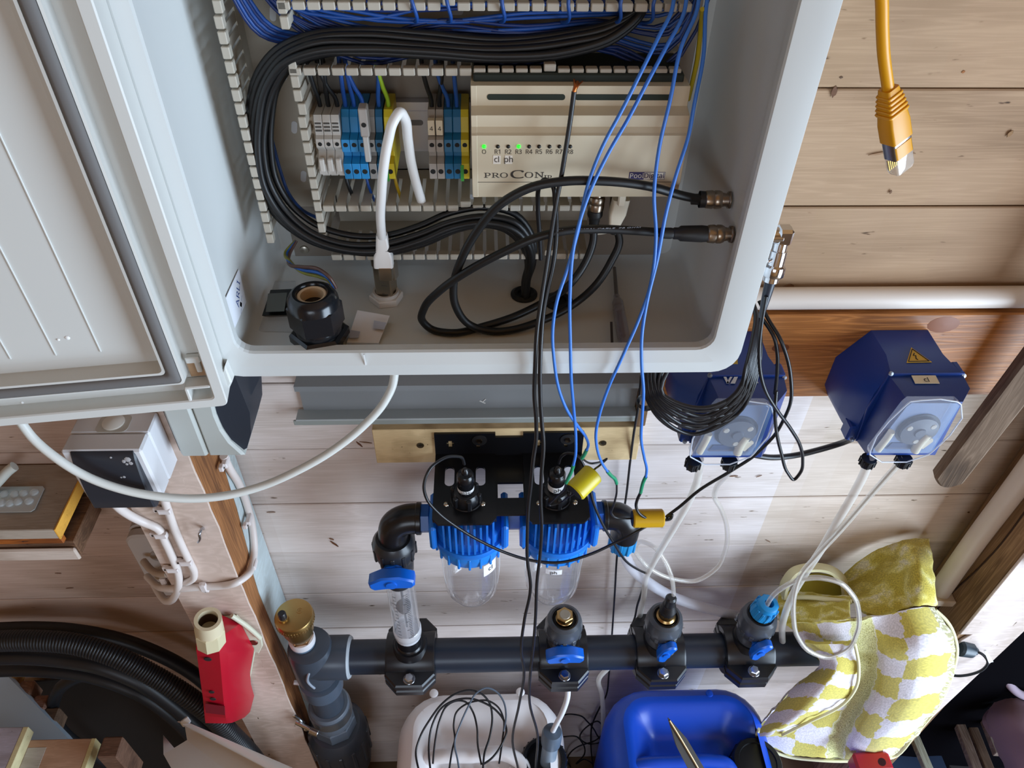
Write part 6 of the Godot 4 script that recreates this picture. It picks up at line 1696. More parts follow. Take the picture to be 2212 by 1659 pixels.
func coil(k: float, j: float) -> Array:
	# one U-shaped strand from the underside of the cabinet round to its right flank
	var a := V(lerpf(.152, .186, fmod(k * 3.7, 1.0)), 1.2765, .1 + .035 * k)
	var l := V(.1509,1.2129,.135).lerp(V(.1602,1.2334,.15), k)
	var m1 := V(.1652,1.1908,.14).lerp(V(.173,1.2275,.155), k)
	var d := V(.202,1.1708,.142).lerp(V(.202,1.224,.158), clampf(k + .18 * j, 0, 1))
	var e := V(.2341,1.1918,.142).lerp(V(.2233,1.2443,.158), clampf(k - .15 * j, 0, 1))
	var f := V(.2467,1.2472,.14).lerp(V(.2265,1.2732,.156), k)
	var g := V(.2452,1.2775,.13).lerp(V(.2324,1.2888,.14), k)
	var h := V(.2459,1.288,.11).lerp(V(.2376,1.3013,.12), k)
	return [a, l, m1, d, e, f, g, h, V(.222, 1.33, .09)]

func hoses() -> void:
	var cl := pane("e6e2da", .30, .08)
	var milk := m("e3ded6", .35)
	var fl := pane("e9e6df", .48, .3)
	wire("clear_hose", [V(.3989,1.1191,.13), V(.401,1.0952,.13), V(.4048,1.0536,.125), V(.4061,.9961,.12), V(.4072,.9331,.115), V(.4062,.8749,.11), V(.4069,.8174,.105), V(.4124,.7615,.1), V(.4215,.7119,.095), V(.437,.6577,.09)], .0048, fl, "flat milky hose from the right pump's left nut down past the light blue nut", "", 12, 8, "hose")
	wire("clear_hose", [V(.4351,1.1184,.13), V(.4298,1.0946,.13), V(.4221,1.0529,.128), V(.412,.9893,.125), V(.3981,.9334,.125), V(.3891,.897,.126), V(.391,.8555,.128), V(.4015,.8051,.132), V(.4207,.7531,.136), V(.447,.7195,.14), V(.4748,.7075,.142), V(.4928,.7285,.143), V(.4926,.773,.143), V(.4789,.8253,.142), V(.4571,.8684,.14), V(.4339,.8899,.135), V(.413,.8889,.128), V(.3965,.8727,.12), V(.3846,.8375,.11), V(.3832,.7869,.098), V(.3857,.7546,.094)], .0034, cl, "clear hose from the right pump curling in a full loop into the light blue nut", "", 12, 8, "hose")
	wire("clear_hose", [V(.4343,1.1181,.131), V(.4287,1.095,.131), V(.4216,1.0534,.129), V(.4115,.9898,.126), V(.3977,.9339,.126), V(.3893,.8975,.127), V(.3911,.856,.129), V(.4014,.8068,.133), V(.4202,.7562,.137), V(.4457,.7228,.141), V(.4734,.7108,.143), V(.4907,.7318,.144), V(.491,.7749,.144), V(.4773,.8271,.143), V(.456,.869,.141), V(.4333,.8904,.136), V(.4125,.8895,.129), V(.396,.8732,.121), V(.3842,.8381,.111)], .0015, m("d9d5cb", .2), "milky liquid thread inside the looping clear hose", "", 8, 8, "liquid")
	wire("clear_hose", [V(.2215,1.1139,.125), V(.2269,1.0793,.12), V(.229,1.0263,.11), V(.2253,.9692,.1), V(.2206,.9123,.09), V(.2167,.8564,.08), V(.2152,.8068,.07), V(.2238,.736,.055), V(.2309,.6517,.04), V(.2306,.5787,.035), V(.2191,.5001,.03), V(.2006,.4639,.032), V(.188,.4521,.04), V(.1944,.4065,.05), V(.2044,.3157,.06), V(.2109,.2241,.065), V(.2214,.0988,.07)], .0042, fl, "flat milky hose from the left pump, passing behind the pipe to the blue canister", "", 12, 8, "hose")
	wire("clear_hose", [V(.2623,1.1074,.12), V(.2666,1.0684,.105), V(.2649,1.0241,.09), V(.2703,.9942,.08), V(.2888,.9555,.07), V(.3091,.9029,.06), V(.3202,.8433,.055), V(.3156,.7987,.055), V(.293,.7761,.058), V(.2619,.7826,.06), V(.2295,.8034,.06), V(.2064,.8322,.06), V(.1947,.8596,.06), V(.1991,.8824,.065), V(.2122,.886,.075), V(.2281,.8689,.085), V(.2403,.8415,.092), V(.2507,.7957,.092)], .0031, cl, "thin clear hose from the left pump looping over the wall into the black nozzle", "", 10, 8, "hose")
	wire("clear_hose", [V(.171,.8987,.083), V(.1801,.8607,.075), V(.201,.8074,.062), V(.2344,.7553,.052), V(.2762,.7105,.046), V(.3251,.6759,.042), V(.3658,.6535,.04), V(.3888,.6451,.042)], .0078, pane("dcdce6", .5, .3), "wide milky hose from the right outlet elbow running down behind the manifold", "", 14, 8, "hose")

func checks() -> ImageTexture:
	var N := 512
	var im := Image.create_empty(N, N, false, Image.FORMAT_RGB8)
	var f := FastNoiseLite.new()
	f.seed = 31
	f.frequency = .16
	var g := FastNoiseLite.new()
	g.seed = 8
	g.frequency = .03
	var ye := Color("cfc15c")
	var wh := Color("e4dfe6")
	for y in N:
		for x in N:
			var u := float(x) / N + .022 * g.get_noise_2d(x, y) + .0015 * f.get_noise_2d(x, y)
			var v := float(y) / N + .022 * g.get_noise_2d(x + 900, y) + .0015 * f.get_noise_2d(x, y + 500)
			var c: Color
			if u > .40 and u < .60:
				# woven net stripe
				var cell := (absf(sin(u * 240.0 + v * 60.0)) * absf(sin(v * 240.0)))
				c = Color("dfdda0").lerp(Color("a59f57"), smoothstep(.55, .95, cell))
				if u < .412 or u > .588:
					c = Color("e6e3c8")
			elif u > .93:
				c = Color("e8e4cc").lerp(Color("a39a62"), .8 * smoothstep(.4, .9, absf(sin(v * 150.0 + u * 40.0))))
			else:
				var cu := int(floor(u / .2)) if u < .4 else int(floor((u - .6) / .165)) + 1
				var cv := int(floor(v * 8.0 + .25 * sin(u * 14.0)))
				c = ye if (cu + cv) % 2 == 0 else wh
			var n := f.get_noise_2d(x, y)
			c = c * (1.0 + .16 * n)
			im.set_pixel(x, y, c.clamp())
	return ImageTexture.create_from_image(im)

# terry cloth without the check: yellow with worn paler and browner patches
func terry() -> ImageTexture:
	var f := FastNoiseLite.new()
	f.seed = 77
	f.frequency = .012
	f.fractal_octaves = 4
	var a := f.get_seamless_image(256, 256)
	f.frequency = .2
	var c := f.get_seamless_image(256, 256)
	var im := Image.create_empty(256, 256, false, Image.FORMAT_RGB8)
	for y in 256:
		for x in 256:
			var t := a.get_pixel(x, y).r
			var k := Color("b9a840").lerp(Color("d2c76e"), smoothstep(.35, .65, t)).lerp(Color("dcd6b0"), smoothstep(.62, .85, t))
			im.set_pixel(x, y, (k * (.8 + .4 * c.get_pixel(x, y).r)).clamp())
	return ImageTexture.create_from_image(im)

func towel() -> void:
	var o := thing("hand_towel", "yellow and white checked terry towel draped over the right end of the pipe", "towel", V(.6608,.3058,.1))
	var tx := checks()
	var mt := StandardMaterial3D.new()
	mt.albedo_texture = tx
	mt.roughness = .95
	mt.rim_enabled = true
	mt.rim = .5
	var yl := StandardMaterial3D.new()
	yl.albedo_texture = terry()
	yl.roughness = .95
	yl.rim_enabled = true
	yl.rim = .5
	var ch := m("ddd8ae", .95)
	var net := [[V(.4229,.7123,.085), V(.4542,.7399,.105), V(.4822,.7631,.118), V(.5075,.774,.122), V(.5361,.7757,.118), V(.5656,.7915,.118), V(.6216,.7636,.1)],
		[V(.457,.6864,.108), V(.4758,.6926,.116), V(.4986,.7146,.124), V(.522,.7275,.13), V(.5406,.7491,.142), V(.5703,.779,.156), V(.66,.7138,.125)],
		[V(.4943,.6272,.116), V(.5078,.6386,.122), V(.5271,.6566,.13), V(.5454,.6649,.136), V(.5531,.7007,.154), V(.5827,.7314,.17), V(.6781,.6611,.135)],
		[V(.4725,.5625,.118), V(.5029,.5718,.126), V(.5355,.5905,.134), V(.5618,.5885,.138), V(.5637,.6328,.16), V(.5939,.6687,.18), V(.6894,.5925,.145)],
		[V(.4564,.4883,.122), V(.5045,.492,.13), V(.5389,.5237,.138), V(.5685,.5099,.14), V(.5695,.5539,.164), V(.6025,.5828,.184), V(.6923,.5127,.15)],
		[V(.4457,.4269,.132), V(.4875,.4489,.142), V(.5345,.4517,.148), V(.5765,.4233,.145), V(.5814,.4584,.165), V(.6056,.4877,.18), V(.6864,.4379,.155)],
		[V(.4512,.4121,.142), V(.4947,.3973,.156), V(.5447,.3962,.162), V(.5861,.371,.155), V(.6019,.3885,.162), V(.6279,.4119,.17), V(.6767,.3811,.155)]]
	var flap := [[V(.4465,.7106,.12), V(.4705,.7306,.134), V(.5006,.742,.138)], [V(.4799,.6559,.13), V(.4876,.6956,.15), V(.5189,.6929,.148)], [V(.455,.6018,.136), V(.4764,.6532,.162), V(.5278,.6467,.156)], [V(.4387,.5366,.142), V(.4672,.6007,.168), V(.5221,.5953,.16)], [V(.428,.4809,.15), V(.4429,.5339,.168), V(.4769,.5456,.166)], [V(.4307,.4642,.152), V(.4374,.4902,.162), V(.4551,.4994,.164)]]
	var mt2 := mt.duplicate() as StandardMaterial3D
	mt2.uv1_scale = V(.39, 1, 1)
	part(o, "folded_flap", sheet(flap, 14, 12, .0045, .005, 17), mt2, "left lobe of the towel folded over the net stripe")
	part(o, "flap_hem", b().tube([V(.4979,.749,.143), V(.5161,.7011,.152), V(.5249,.6553,.16), V(.5182,.6067,.165), V(.4739,.556,.171), V(.4528,.5093,.168)], .0024, 7, 7), ch)
	part(o, "main_sheet", sheet(net, 12, 12, .0045, .006, 5), mt)
	var net2 := [[V(.5311,.6679,.02), V(.5486,.7355,.012), V(.574,.7727,.01), V(.6039,.7893,.01), V(.638,.7998,.014)], [V(.532,.6886,.035), V(.5573,.7382,.03), V(.5798,.7808,.03), V(.597,.8129,.035), V(.6185,.8173,.04)], [V(.5283,.7172,.06), V(.558,.7493,.055), V(.5781,.7974,.058), V(.5883,.8267,.07), V(.6095,.817,.07)], [V(.521,.7469,.088), V(.5521,.7605,.085), V(.5775,.7838,.088), V(.5861,.8077,.1), V(.6045,.8104,.092)], [V(.5221,.7609,.112), V(.5511,.7672,.112), V(.5755,.7823,.11), V(.5913,.7855,.108), V(.614,.776,.1)]]
	part(o, "upper_fold", sheet(net2, 10, 8, .004, .009, 7), yl, "plain yellow fold against the wall")
	part(o, "hem", b().tube([V(.4277,.7271,.06), V(.4568,.7463,.07), V(.488,.7544,.08), V(.5112,.7587,.086)], .0034, 8, 7), ch, "pale stitched hem")
	var net3 := [[V(.4267,.7207,.05), V(.4594,.7282,.056), V(.4904,.7398,.066), V(.515,.755,.075)], [V(.4183,.7235,.072), V(.4499,.7359,.08), V(.4795,.7493,.09), V(.5016,.767,.098)], [V(.4245,.7049,.086), V(.4461,.7347,.104), V(.4717,.7575,.116), V(.4946,.7686,.12)]]
	part(o, "left_fold", sheet(net3, 8, 7, .004, .008, 3), yl, "yellow fold lying on the pipe")
	var net4 := [[V(.4375,.7057,.045), V(.4305,.7414,.042), V(.4402,.7633,.036), V(.4671,.7665,.03), V(.5003,.7583,.03), V(.5247,.7356,.034), V(.5383,.6992,.04)], [V(.4312,.7331,.066), V(.4275,.7645,.064), V(.4352,.7821,.058), V(.4584,.7796,.05), V(.4855,.774,.05), V(.5038,.758,.054), V(.5136,.7312,.062)]]
	part(o, "rolled_loop", sheet(net4, 6, 4, .004, .001, 9), ch, "rolled loop of towel behind the hose")
	var net5 := [[V(.4528,.6909,.03), V(.4783,.7339,.024), V(.5151,.7277,.024), V(.5388,.6906,.03)], [V(.4458,.7111,.05), V(.4739,.7204,.05), V(.5069,.7167,.05), V(.524,.711,.05)]]
	part(o, "loop_lining", sheet(net5, 6, 4, .003, .001, 12), m("a59a3a", .95))
	part(o, "edge_cord", b().tube([V(.4344,.4652,.14), V(.4377,.4298,.142), V(.4554,.4055,.144), V(.4987,.3807,.152), V(.5469,.3829,.16), V(.6086,.3749,.16), V(.6479,.3935,.165), V(.6771,.381,.158), V(.6845,.4691,.155), V(.6892,.5596,.148), V(.6824,.6414,.136), V(.668,.7022,.124), V(.6441,.7417,.108), V(.6259,.7561,.1)], .0028, 7, 6), ch, "stitched border of the towel")

func low_things() -> void:
	canisters()
	left_pile()
	right_pile()
	# pointed steel tool in the foreground
	var t := thing("pointed_tool", "pointed grey steel tool tip rising in front of the blue canister", "tool", V(.2478,.75,.3))
	var a := V(.1907,.8935,.3)
	var d := V(.2349,.8186,.34)
	var x := B.along(d, a, .4)
	var h := d.distance_to(a)
	part(t, "blade", b().loft([[x * V(-.0085, 0, -.003), x * V(.0085, 0, -.003), x * V(.0085, 0, .003), x * V(-.0085, 0, .003)], [x * V(-.007, h * .62, -.0026), x * V(.007, h * .62, -.0026), x * V(.007, h * .62, .0026), x * V(-.007, h * .62, .0026)], [x * V(-.0005, h, -.0004), x * V(.0005, h, -.0004), x * V(.0005, h, .0004), x * V(-.0005, h, .0004)]]), m("45423f", .5, .5))
	part(t, "ground_edge", b().tube([x * V(.002, h * .2, .0032), x * V(.001, h * .7, .003), x * V(0, h * .97, .0008)], .0014, 6, 3), m("a8906c", .4, .7), "bright worn edge")

# jerrican body: walls and a moulded top with a dip for the handle
func jerrican(o: Node3D, lo: Vector2, hi: Vector2, h: float, mt: Material, dip: Array) -> void:
	part(o, "body", b().loft([ring_y(lo, hi, .07, 0.0, .006), ring_y(lo, hi, .075, .008, 0.0), ring_y(lo, hi, .075, h - .07, 0.0), ring_y(lo, hi, .075, h - .045, .003), ring_y(lo, hi, .075, h - .024, .010), ring_y(lo, hi, .075, h - .010, .020), ring_y(lo, hi, .075, h - .0035, .030)], true, false, .5), mt)
	var s := b()
	var NX := 44
	var NZ := 40
	var p := []
	for i in NX + 1:
		var col := []
		for k in NZ + 1:
			# square mapped into the rounded outline
			var u := 2.0 * i / NX - 1.0
			var w := 2.0 * k / NZ - 1.0
			var rx := (hi.x - lo.x) / 2.0 - .0295
			var rz := (hi.y - lo.y) / 2.0 - .0295
			var cx := (lo.x + hi.x) / 2.0
			var cz := (lo.y + hi.y) / 2.0
			var q := Vector2(u * rx, w * rz)
			var rr := .0455
			var ex := absf(q.x) - (rx - rr)
			var ez := absf(q.y) - (rz - rr)
			if ex > 0.0 and ez > 0.0:
				var m2 := maxf(ex, ez)
				var v := Vector2(ex, ez).normalized() * m2
				q = Vector2(signf(q.x) * (rx - rr + v.x), signf(q.y) * (rz - rr + v.y))
			var at := Vector2(cx + q.x, cz + q.y)
			var y := h - .0035 + .003 * (1.0 - pow(maxf(absf(u), absf(w)), 3.0))
			for e in dip:
				# e: x0, x1, z0, z1, depth, softness
				var a: float = smoothstep(e[0] - e[5], e[0] + e[5], at.x) * (1.0 - smoothstep(e[1] - e[5], e[1] + e[5], at.x)) * smoothstep(e[2] - e[5], e[2] + e[5], at.y) * (1.0 - smoothstep(e[3] - e[5], e[3] + e[5], at.y))
				y -= e[4] * a
			col.append(V(at.x, y, at.y))
		p.append(col)
	for i in NX:
		for k in NZ:
			var n := []
			for c in [[i, k], [i + 1, k], [i + 1, k + 1], [i, k + 1]]:
				var gx: Vector3 = p[mini(c[0] + 1, NX)][c[1]] - p[maxi(c[0] - 1, 0)][c[1]]
				var gz: Vector3 = p[c[0]][mini(c[1] + 1, NZ)] - p[c[0]][maxi(c[1] - 1, 0)]
				var nn := gz.cross(gx).normalized()
				n.append(nn if nn.y > 0.0 else -nn)
			s.tri(p[i][k], p[i + 1][k], p[i + 1][k + 1], n[0], n[1], n[2])
			s.tri(p[i][k], p[i + 1][k + 1], p[i][k + 1], n[0], n[2], n[3])
	part(o, "top", s, mt)

func ring_y(lo: Vector2, hi: Vector2, r: float, y: float, inset: float) -> Array:
	return rrect(lo + Vector2(inset, inset), hi - Vector2(inset, inset), maxf(r - inset, .01), 6).map(func(p): return V(p.x, y, p.y))

func canisters() -> void:
	var wt := m("efebeb", .38)
	var o := thing("white_canister", "white plastic canister with a black screw cap on the floor under the pipe", "canister", V(-.015, 0, .18))
	jerrican(o, Vector2(-.155, .05), Vector2(.123, .34), .462, wt, [[-.098, .072, .105, .30, .036, .024], [.055, .12, .14, .25, .024, .018]])
	part(o, "handle", b().tube([V(-.11, .43, .165), V(-.095, .447, .165), V(-.03, .452, .165), V(.028, .45, .165), V(.047, .443, .175), V(.055, .436, .2), V(.058, .432, .26)], .0115, 12, 6), wt, "moulded white handle")
	for i in 7:
		part(o, "rib", b().box(V(-.065 + i * .019, .43, .215), V(.0035, .014, .075), .001), wt)
	for z in [.195, .22, .245]:
		part(o, "cross_rib", b().box(V(-.005, .4315, z), V(.13, .012, .003), .001), wt)
	for q in [V(-.0949,.4575,.0651), V(.0502,.4575,.0661)]:
		part(o, "moulded_stud", b().lathe([Vector2(.0075, 0), Vector2(.0065, .003), Vector2(.003, .005), Vector2(0, .005)], up(q), 16), wt)
	part(o, "side_label", b().bx(V(-.1565, .12, .135), V(-.1548, .38, .27)), m("55525c", .6), "grey printed label on the side")
	# black cap with the suction lance
	var cx := .0845
	var cz := .172
	var bk := m("171a20", .3)
	var c := part(o, "screw_cap", b().lathe([Vector2(0, .412), Vector2(.0345, .412), Vector2(.0365, .418), Vector2(.0365, .446), Vector2(.034, .4505), Vector2(.029, .4505), Vector2(.028, .436), Vector2(0, .436)], up(V(cx, 0, cz)), 36), bk, "black ribbed screw cap")
	for k in 22:
		var a := TAU * k / 22.0
		part(c, "rib", b().box(V(cx, .431, cz) + V(cos(a), 0, sin(a)) * .0365, V(.0025, .03, .003), .0006, Basis(Vector3.UP, -a)), bk)
	var l := thing("suction_lance", "blue grey suction lance standing in the white canister's black cap", "lance", V(cx + .004, .43, cz))
	var a2 := V(cx + .006, .43, cz)
	var t2 := V(cx + .01, .528, cz - .012)
	part(l, "tube", b().cyl(a2, a2.lerp(t2, .66), .0125, -1, 22), m("8796a5", .35))
	part(l, "head", b().lathe([Vector2(0, 0), Vector2(.0152, 0), Vector2(.0158, .006), Vector2(.0158, .028), Vector2(.014, .033), Vector2(.007, .034), Vector2(0, .034)], B.along(a2.lerp(t2, .64), t2), 26), m("5a6878", .35))
	wire("lance_hose", [t2 + V(0, -.004, 0), t2 + V(.006, .018, -.004), t2 + V(.014, .045, -.01), t2 + V(.02, .075, -.02), t2 + V(.018, .11, -.04)], .0042, m("dfe0e6", .35), "short white hose rising from the suction lance behind the saddle", "", 10, 6, "hose")
	# ring of thin cable dropped on it
	var rub := m("14161c", .35)
	var lo := thing("cable_ring", "untidy ring of thin black cable lying on the white canister", "cable coil", V(-.0371,.47,.1416))
	part(lo, "loop", b().tube([V(-.1114,.47,.1924), V(-.1176,.475,.1666), V(-.1109,.485,.1459), V(-.0964,.5,.1273), V(-.0767,.515,.1086), V(-.0549,.52,.0949), V(-.0306,.52,.0902), V(-.0129,.515,.0951), V(-.0012,.505,.1059), V(.0023,.495,.1201), V(-.0017,.48,.1465), V(-.0107,.475,.1727), V(-.0129,.47,.1948)], .0017, 7, 7), rub)
	part(lo, "loop", b().tube([V(-.0936,.47,.1929), V(-.0976,.475,.1635), V(-.0925,.49,.1304), V(-.0771,.505,.11), V(-.055,.512,.1018), V(-.0329,.512,.1), V(-.0108,.508,.1055), V(.009,.5,.1151), V(.022,.49,.1295), V(.0247,.485,.142), V(.0178,.478,.1569), V(-.0006,.472,.1787), V(-.0136,.47,.1859)], .0017, 7, 7), rub)
	part(lo, "loop", b().tube([V(-.0651,.47,.1936), V(-.06,.475,.1609), V(-.0572,.478,.1515), V(-.0589,.488,.1304), V(-.0553,.495,.1151), V(-.0404,.505,.1064), V(-.0255,.51,.1038), V(-.0034,.508,.1027), V(.0135,.5,.1115), V(.0206,.49,.1258), V(.0179,.478,.1534), V(.0122,.472,.1859)], .0015, 7, 7), rub)
	part(lo, "loop", b().tube([V(-.0494,.47,.1939), V(-.0525,.472,.1775), V(-.0571,.478,.1572), V(-.047,.492,.1287), V(-.0351,.508,.1101), V(-.0232,.52,.0956), V(-.0069,.525,.0893), V(.0093,.518,.0925), V(.021,.508,.1047), V(.0244,.497,.1215), V(.0203,.485,.1419)], .0015, 7, 7), m("5c6a7a", .35))
	part(lo, "loop", b().tube([V(-.0151,.47,.1859), V(-.0208,.477,.1591), V(-.0221,.488,.1349), V(-.0294,.498,.1133), V(-.0404,.508,.1033), V(-.0551,.51,.1024), V(-.0698,.505,.108), V(-.0809,.492,.1242), V(-.0877,.48,.1516), V(-.0905,.47,.1827)], .0016, 7, 7), rub)
	# blue canister
	var bl := m("0d4cc8", .36)
	var q := thing("blue_canister", "blue plastic canister with a black screw cap on the floor right of the white one", "canister", V(.325, 0, .18))
	jerrican(q, Vector2(.187, .05), Vector2(.462, .345), .462, bl, [[.248, .408, .112, .30, .042, .026], [.395, .45, .14, .25, .024, .018]])
	part(q, "handle", b().tube([V(.215, .438, .186), V(.235, .447, .185), V(.29, .45, .184), V(.352, .45, .184), V(.373, .447, .188), V(.384, .438, .205), V(.386, .428, .25)], .0125, 12, 6), bl, "moulded blue handle")
	part(q, "moulded_stud", b().lathe([Vector2(.0065, 0), Vector2(.0055, .0025), Vector2(0, .0035)], up(V(.3679,.4585,.0764)), 16), bl)
	var c2 := part(q, "screw_cap", b().lathe([Vector2(0, .405), Vector2(.0375, .405), Vector2(.0395, .412), Vector2(.0395, .446), Vector2(.037, .451), Vector2(.030, .4515), Vector2(.029, .449), Vector2(0, .449)], up(V(.424, 0, .185)), 36), m("12151a", .35), "black screw cap")
	for k in 22:
		var a := TAU * k / 22.0
		part(c2, "rib", b().box(V(.424, .428, .185) + V(cos(a), 0, sin(a)) * .0395, V(.0025, .032, .003), .0006, Basis(Vector3.UP, -a)), m("12151a", .35))

func left_pile() -> void:
	# hoses curving along the foot of the wall
	var bk := m("14161a", .45)
	var co := thing("corrugated_hose", "thick black corrugated hose arching along the foot of the wall and under the red socket", "hose", V(-.4394,.5435,.12))
	var line := [V(-.7696,.6421,.06), V(-.7196,.659,.065), V(-.6608,.6672,.07), V(-.6039,.6633,.075), V(-.5527,.6471,.085), V(-.5035,.6175,.1), V(-.4585,.5904,.118), V(-.4297,.5577,.13), V(-.4048,.4913,.14), V(-.3912,.4045,.14), V(-.395,.2641,.13)]
	var rad := []
	part(co, "hose", corrugated(line, .0148, .0016, 200), bk)
	var H := [[[V(-.776,.6287,.03), V(-.7055,.6315,.03), V(-.6407,.6324,.035), V(-.5758,.6136,.04), V(-.5228,.5741,.045), V(-.4846,.5238,.05), V(-.4532,.4611,.06)], .011, "smooth black hose running just above the corrugated hose"], [[V(-.7739,.6024,.06), V(-.6989,.6118,.065), V(-.643,.6089,.07), V(-.586,.6043,.08), V(-.537,.5745,.09), V(-.5013,.5181,.1), V(-.4732,.4507,.11), V(-.4675,.3203,.11), V(-.4854,.1849,.1)], .0125, "smooth black hose running just below the corrugated hose"], [[V(-.8071,.5388,.05), V(-.7486,.5407,.05), V(-.695,.5437,.055), V(-.6444,.5391,.06), V(-.5949,.5259,.07), V(-.5558,.5015,.08), V(-.524,.4489,.09), V(-.5077,.3639,.095), V(-.5158,.2272,.09)], .0105, "third black hose, lowest of the long arcs by the wall"], [[V(-.6317,.4909,.04), V(-.6619,.5059,.045), V(-.6961,.4886,.05), V(-.7314,.4385,.055), V(-.7489,.388,.06), V(-.7489,.3334,.065), V(-.7275,.2528,.07), V(-.6976,.1384,.07)], .010, "black hose bending in a tight loop near the row of small wood blocks"]]
	for q in H:
		wire("black_hose", q[0], q[1], bk, q[2], "", 12, 8, "hose")
	# dark sheet added behind them in place of deep shade on the wall
	solo("shade_sheet", sheet([[V(-.7923,.4184,.012), V(-.7041,.4228,.012), V(-.6353,.366,.012), V(-.5701,.2764,.012), V(-.5338,.1802,.012), V(-.4634,.1313,.012)], [V(-.8374,.3193,.02), V(-.7358,.3229,.024), V(-.6611,.2747,.022), V(-.5794,.228,.026), V(-.5344,.166,.024), V(-.4671,.1057,.02)], [V(-.9067,.1823,.03), V(-.7675,.2422,.04), V(-.6809,.1938,.04), V(-.5926,.1659,.04), V(-.537,.1395,.04), V(-.4694,.0847,.03)], [V(-.9531,.0504,.05), V(-.8003,.1217,.07), V(-.7041,.0903,.07), V(-.6207,.0426,.06), V(-.5695,-.0035,.05), V(-.4876,-.0123,.04)]], 6, 6, .003, .006, 4), m("19120d", .75), "dark sheet added behind the hoses to stand for deep shade on the wall", "shade sheet")
	var pk := wood("ffffff", GR[1], V(3, 6, 6), .7)
	var ed := wood("ffffff", GR[0], V(9, 9, 9), .85)
	# broad pale blue panel leaning
	solo("pale_panel", b().loft([[V(-.889,.47,-.0104), V(-.8229,.46,.0125), V(-.6884,.44,.1137), V(-.6418,.43,.1542), V(-.6827,.42,.2242), V(-.8496,.44,.1172)], [V(-.889,.47,-.0104) + V(0, -.014, -.006), V(-.8229,.46,.0125) + V(0, -.014, -.006), V(-.6884,.44,.1137) + V(0, -.014, -.006), V(-.6418,.43,.1542) + V(0, -.014, -.006), V(-.6827,.42,.2242) + V(0, -.014, -.006), V(-.8496,.44,.1172) + V(0, -.014, -.006)]]), m("a9bccb", .4), "broad pale blue grey panel leaning at the bottom left", "panel")
	# row of small blocks under its edge
	var bb := [[18, 1450, "b5803f", "orange brown"], [57, 1486, "8a6650", "dark pinkish brown"], [88, 1520, "8b6656", "pinkish brown"], [112, 1551, "6b5340", "dull brown, lowest"]]
	for i in 4:
		var c: Vector3 = [V(-.818,.445,.0102), V(-.7812,.44,.0363), V(-.7497,.435,.0601), V(-.7265,.43,.0793)][i]
		solo("wood_block", tinted_box(c + V(-.016, -.03, -.016), c + V(.009, .006, .009), bb[i][2], .003), wood("ffffff", GR[2], V(5, 5, 5), .8), "small %s wood block in the row along the pale panel's edge" % bb[i][3], "wood block")
	var A := thing("painted_offcut", "lavender painted board offcut with a yellow sawn edge at the bottom left corner", "offcut", V(-.7442,.45,.1654))
	var ax := V(-.7154,.52,.1317)
	part(A, "board", tinted_box(ax + V(-.2, -.02, 0), ax + V(0, 0, .2), "b9b4c4", .001), pk)
	part(A, "sawn_edge", tinted_box(ax + V(.0002, -.02, 0), ax + V(.0085, .0005, .2), "e2d7a8", .0008), ed)
	var B2 := thing("plank_offcut", "pinkish plank offcut, partly painted white, with a pale sawn end at the bottom left", "offcut", V(-.6654,.45,.1673))
	var bl2 := V(-.7125,.5,.1382)
	var br := V(-.6155,.5,.1482)
	var bz := (bl2.z + br.z) / 2.0
	part(B2, "plank", tinted_box(V(bl2.x, .478, bz), V(br.x, .5, bz + .17), "c9a288", .001), pk)
	part(B2, "paint_patch", tinted_box(V(bl2.x + .006, .5, bz + .012), V(bl2.x + .034, .5005, bz + .16), "c6c0b8", .0002), pk, "patch of whitish paint")
	part(B2, "sawn_end", tinted_box(V(br.x + .0002, .478, bz), V(br.x + .0075, .5005, bz + .17), "e3d8a4", .0008), ed)
	solo("brown_offcut", tinted_box(V(-.5636,.575,.2) + V(0, -.1, -.03), V(-.5348,.5698,.2) + V(0, 0, 0), "6e4f3c", .002), wood("ffffff", GR[2], V(4, 4, 4), .8), "dark brown wood offcut behind the pinkish plank", "offcut")
	# white folded metal rail
	var r := thing("metal_rail", "white folded metal rail with punched holes sticking up from the bottom edge", "rail", V(-.3621,.6276,.24))
	var wt := m("f2f2f6", .35)
	var e0 := V(-.3984,.7092,.2105)      # top tip
	var e1 := V(-.3155,.8967,.3124)      # bend between the two white faces
	var e2 := V(-.3402,.8855,.3219)      # lower bend
	var e3 := V(-.5193,.4698,.1285)      # free lip
	var dir := V(.3923,.8337,.3887) * .8
	var th := V(-.0009, -.0009, -.0006)
	var sec := [e0, e1, e2, e3]
	for i in 3:
		var p: Vector3 = sec[i]
		var q: Vector3 = sec[i + 1]
		part(r, ["top_flange", "web", "front_lip"][i], b().loft([[p, q, q + th, p + th], [p + dir, q + dir, q + dir + th, p + dir + th]]), wt)
	part(r, "return_lip", b().loft([[e0, e0 + V(-.008, .002, .002), e0 + V(-.008, .001, .001), e0 + th], [e0 + dir, e0 + dir + V(-.008, .002, .002), e0 + dir + V(-.008, .001, .001), e0 + dir + th]]), wt)
	var wn := (e2 - e1).cross(dir).normalized()
	if wn.z < 0.0:
		wn = -wn
	for k in 3:
		var c := e1.lerp(e2, .5) + dir * (.2 + .2 * k)
		part(r, "punched_hole", b().prism(rrect(Vector2(-.0055, -.0028), Vector2(.0055, .0028), .002, 4), .0006, axes(dir, (e1 - e2), c + wn * .0006)), m("5a4a40", .7))
	part(r, "clip", b().box(e0 + dir * .14 + V(-.004, .004, 0), V(.014, .008, .01), .001, axes(dir, Vector3.UP, Vector3.ZERO).basis), m("c7c9d0", .3, .8))

func dull(hex: String) -> StandardMaterial3D:
	var x := StandardMaterial3D.new()
	x.albedo_color = Color(hex)
	x.roughness = 1.0
	x.metallic_specular = .1
	return x

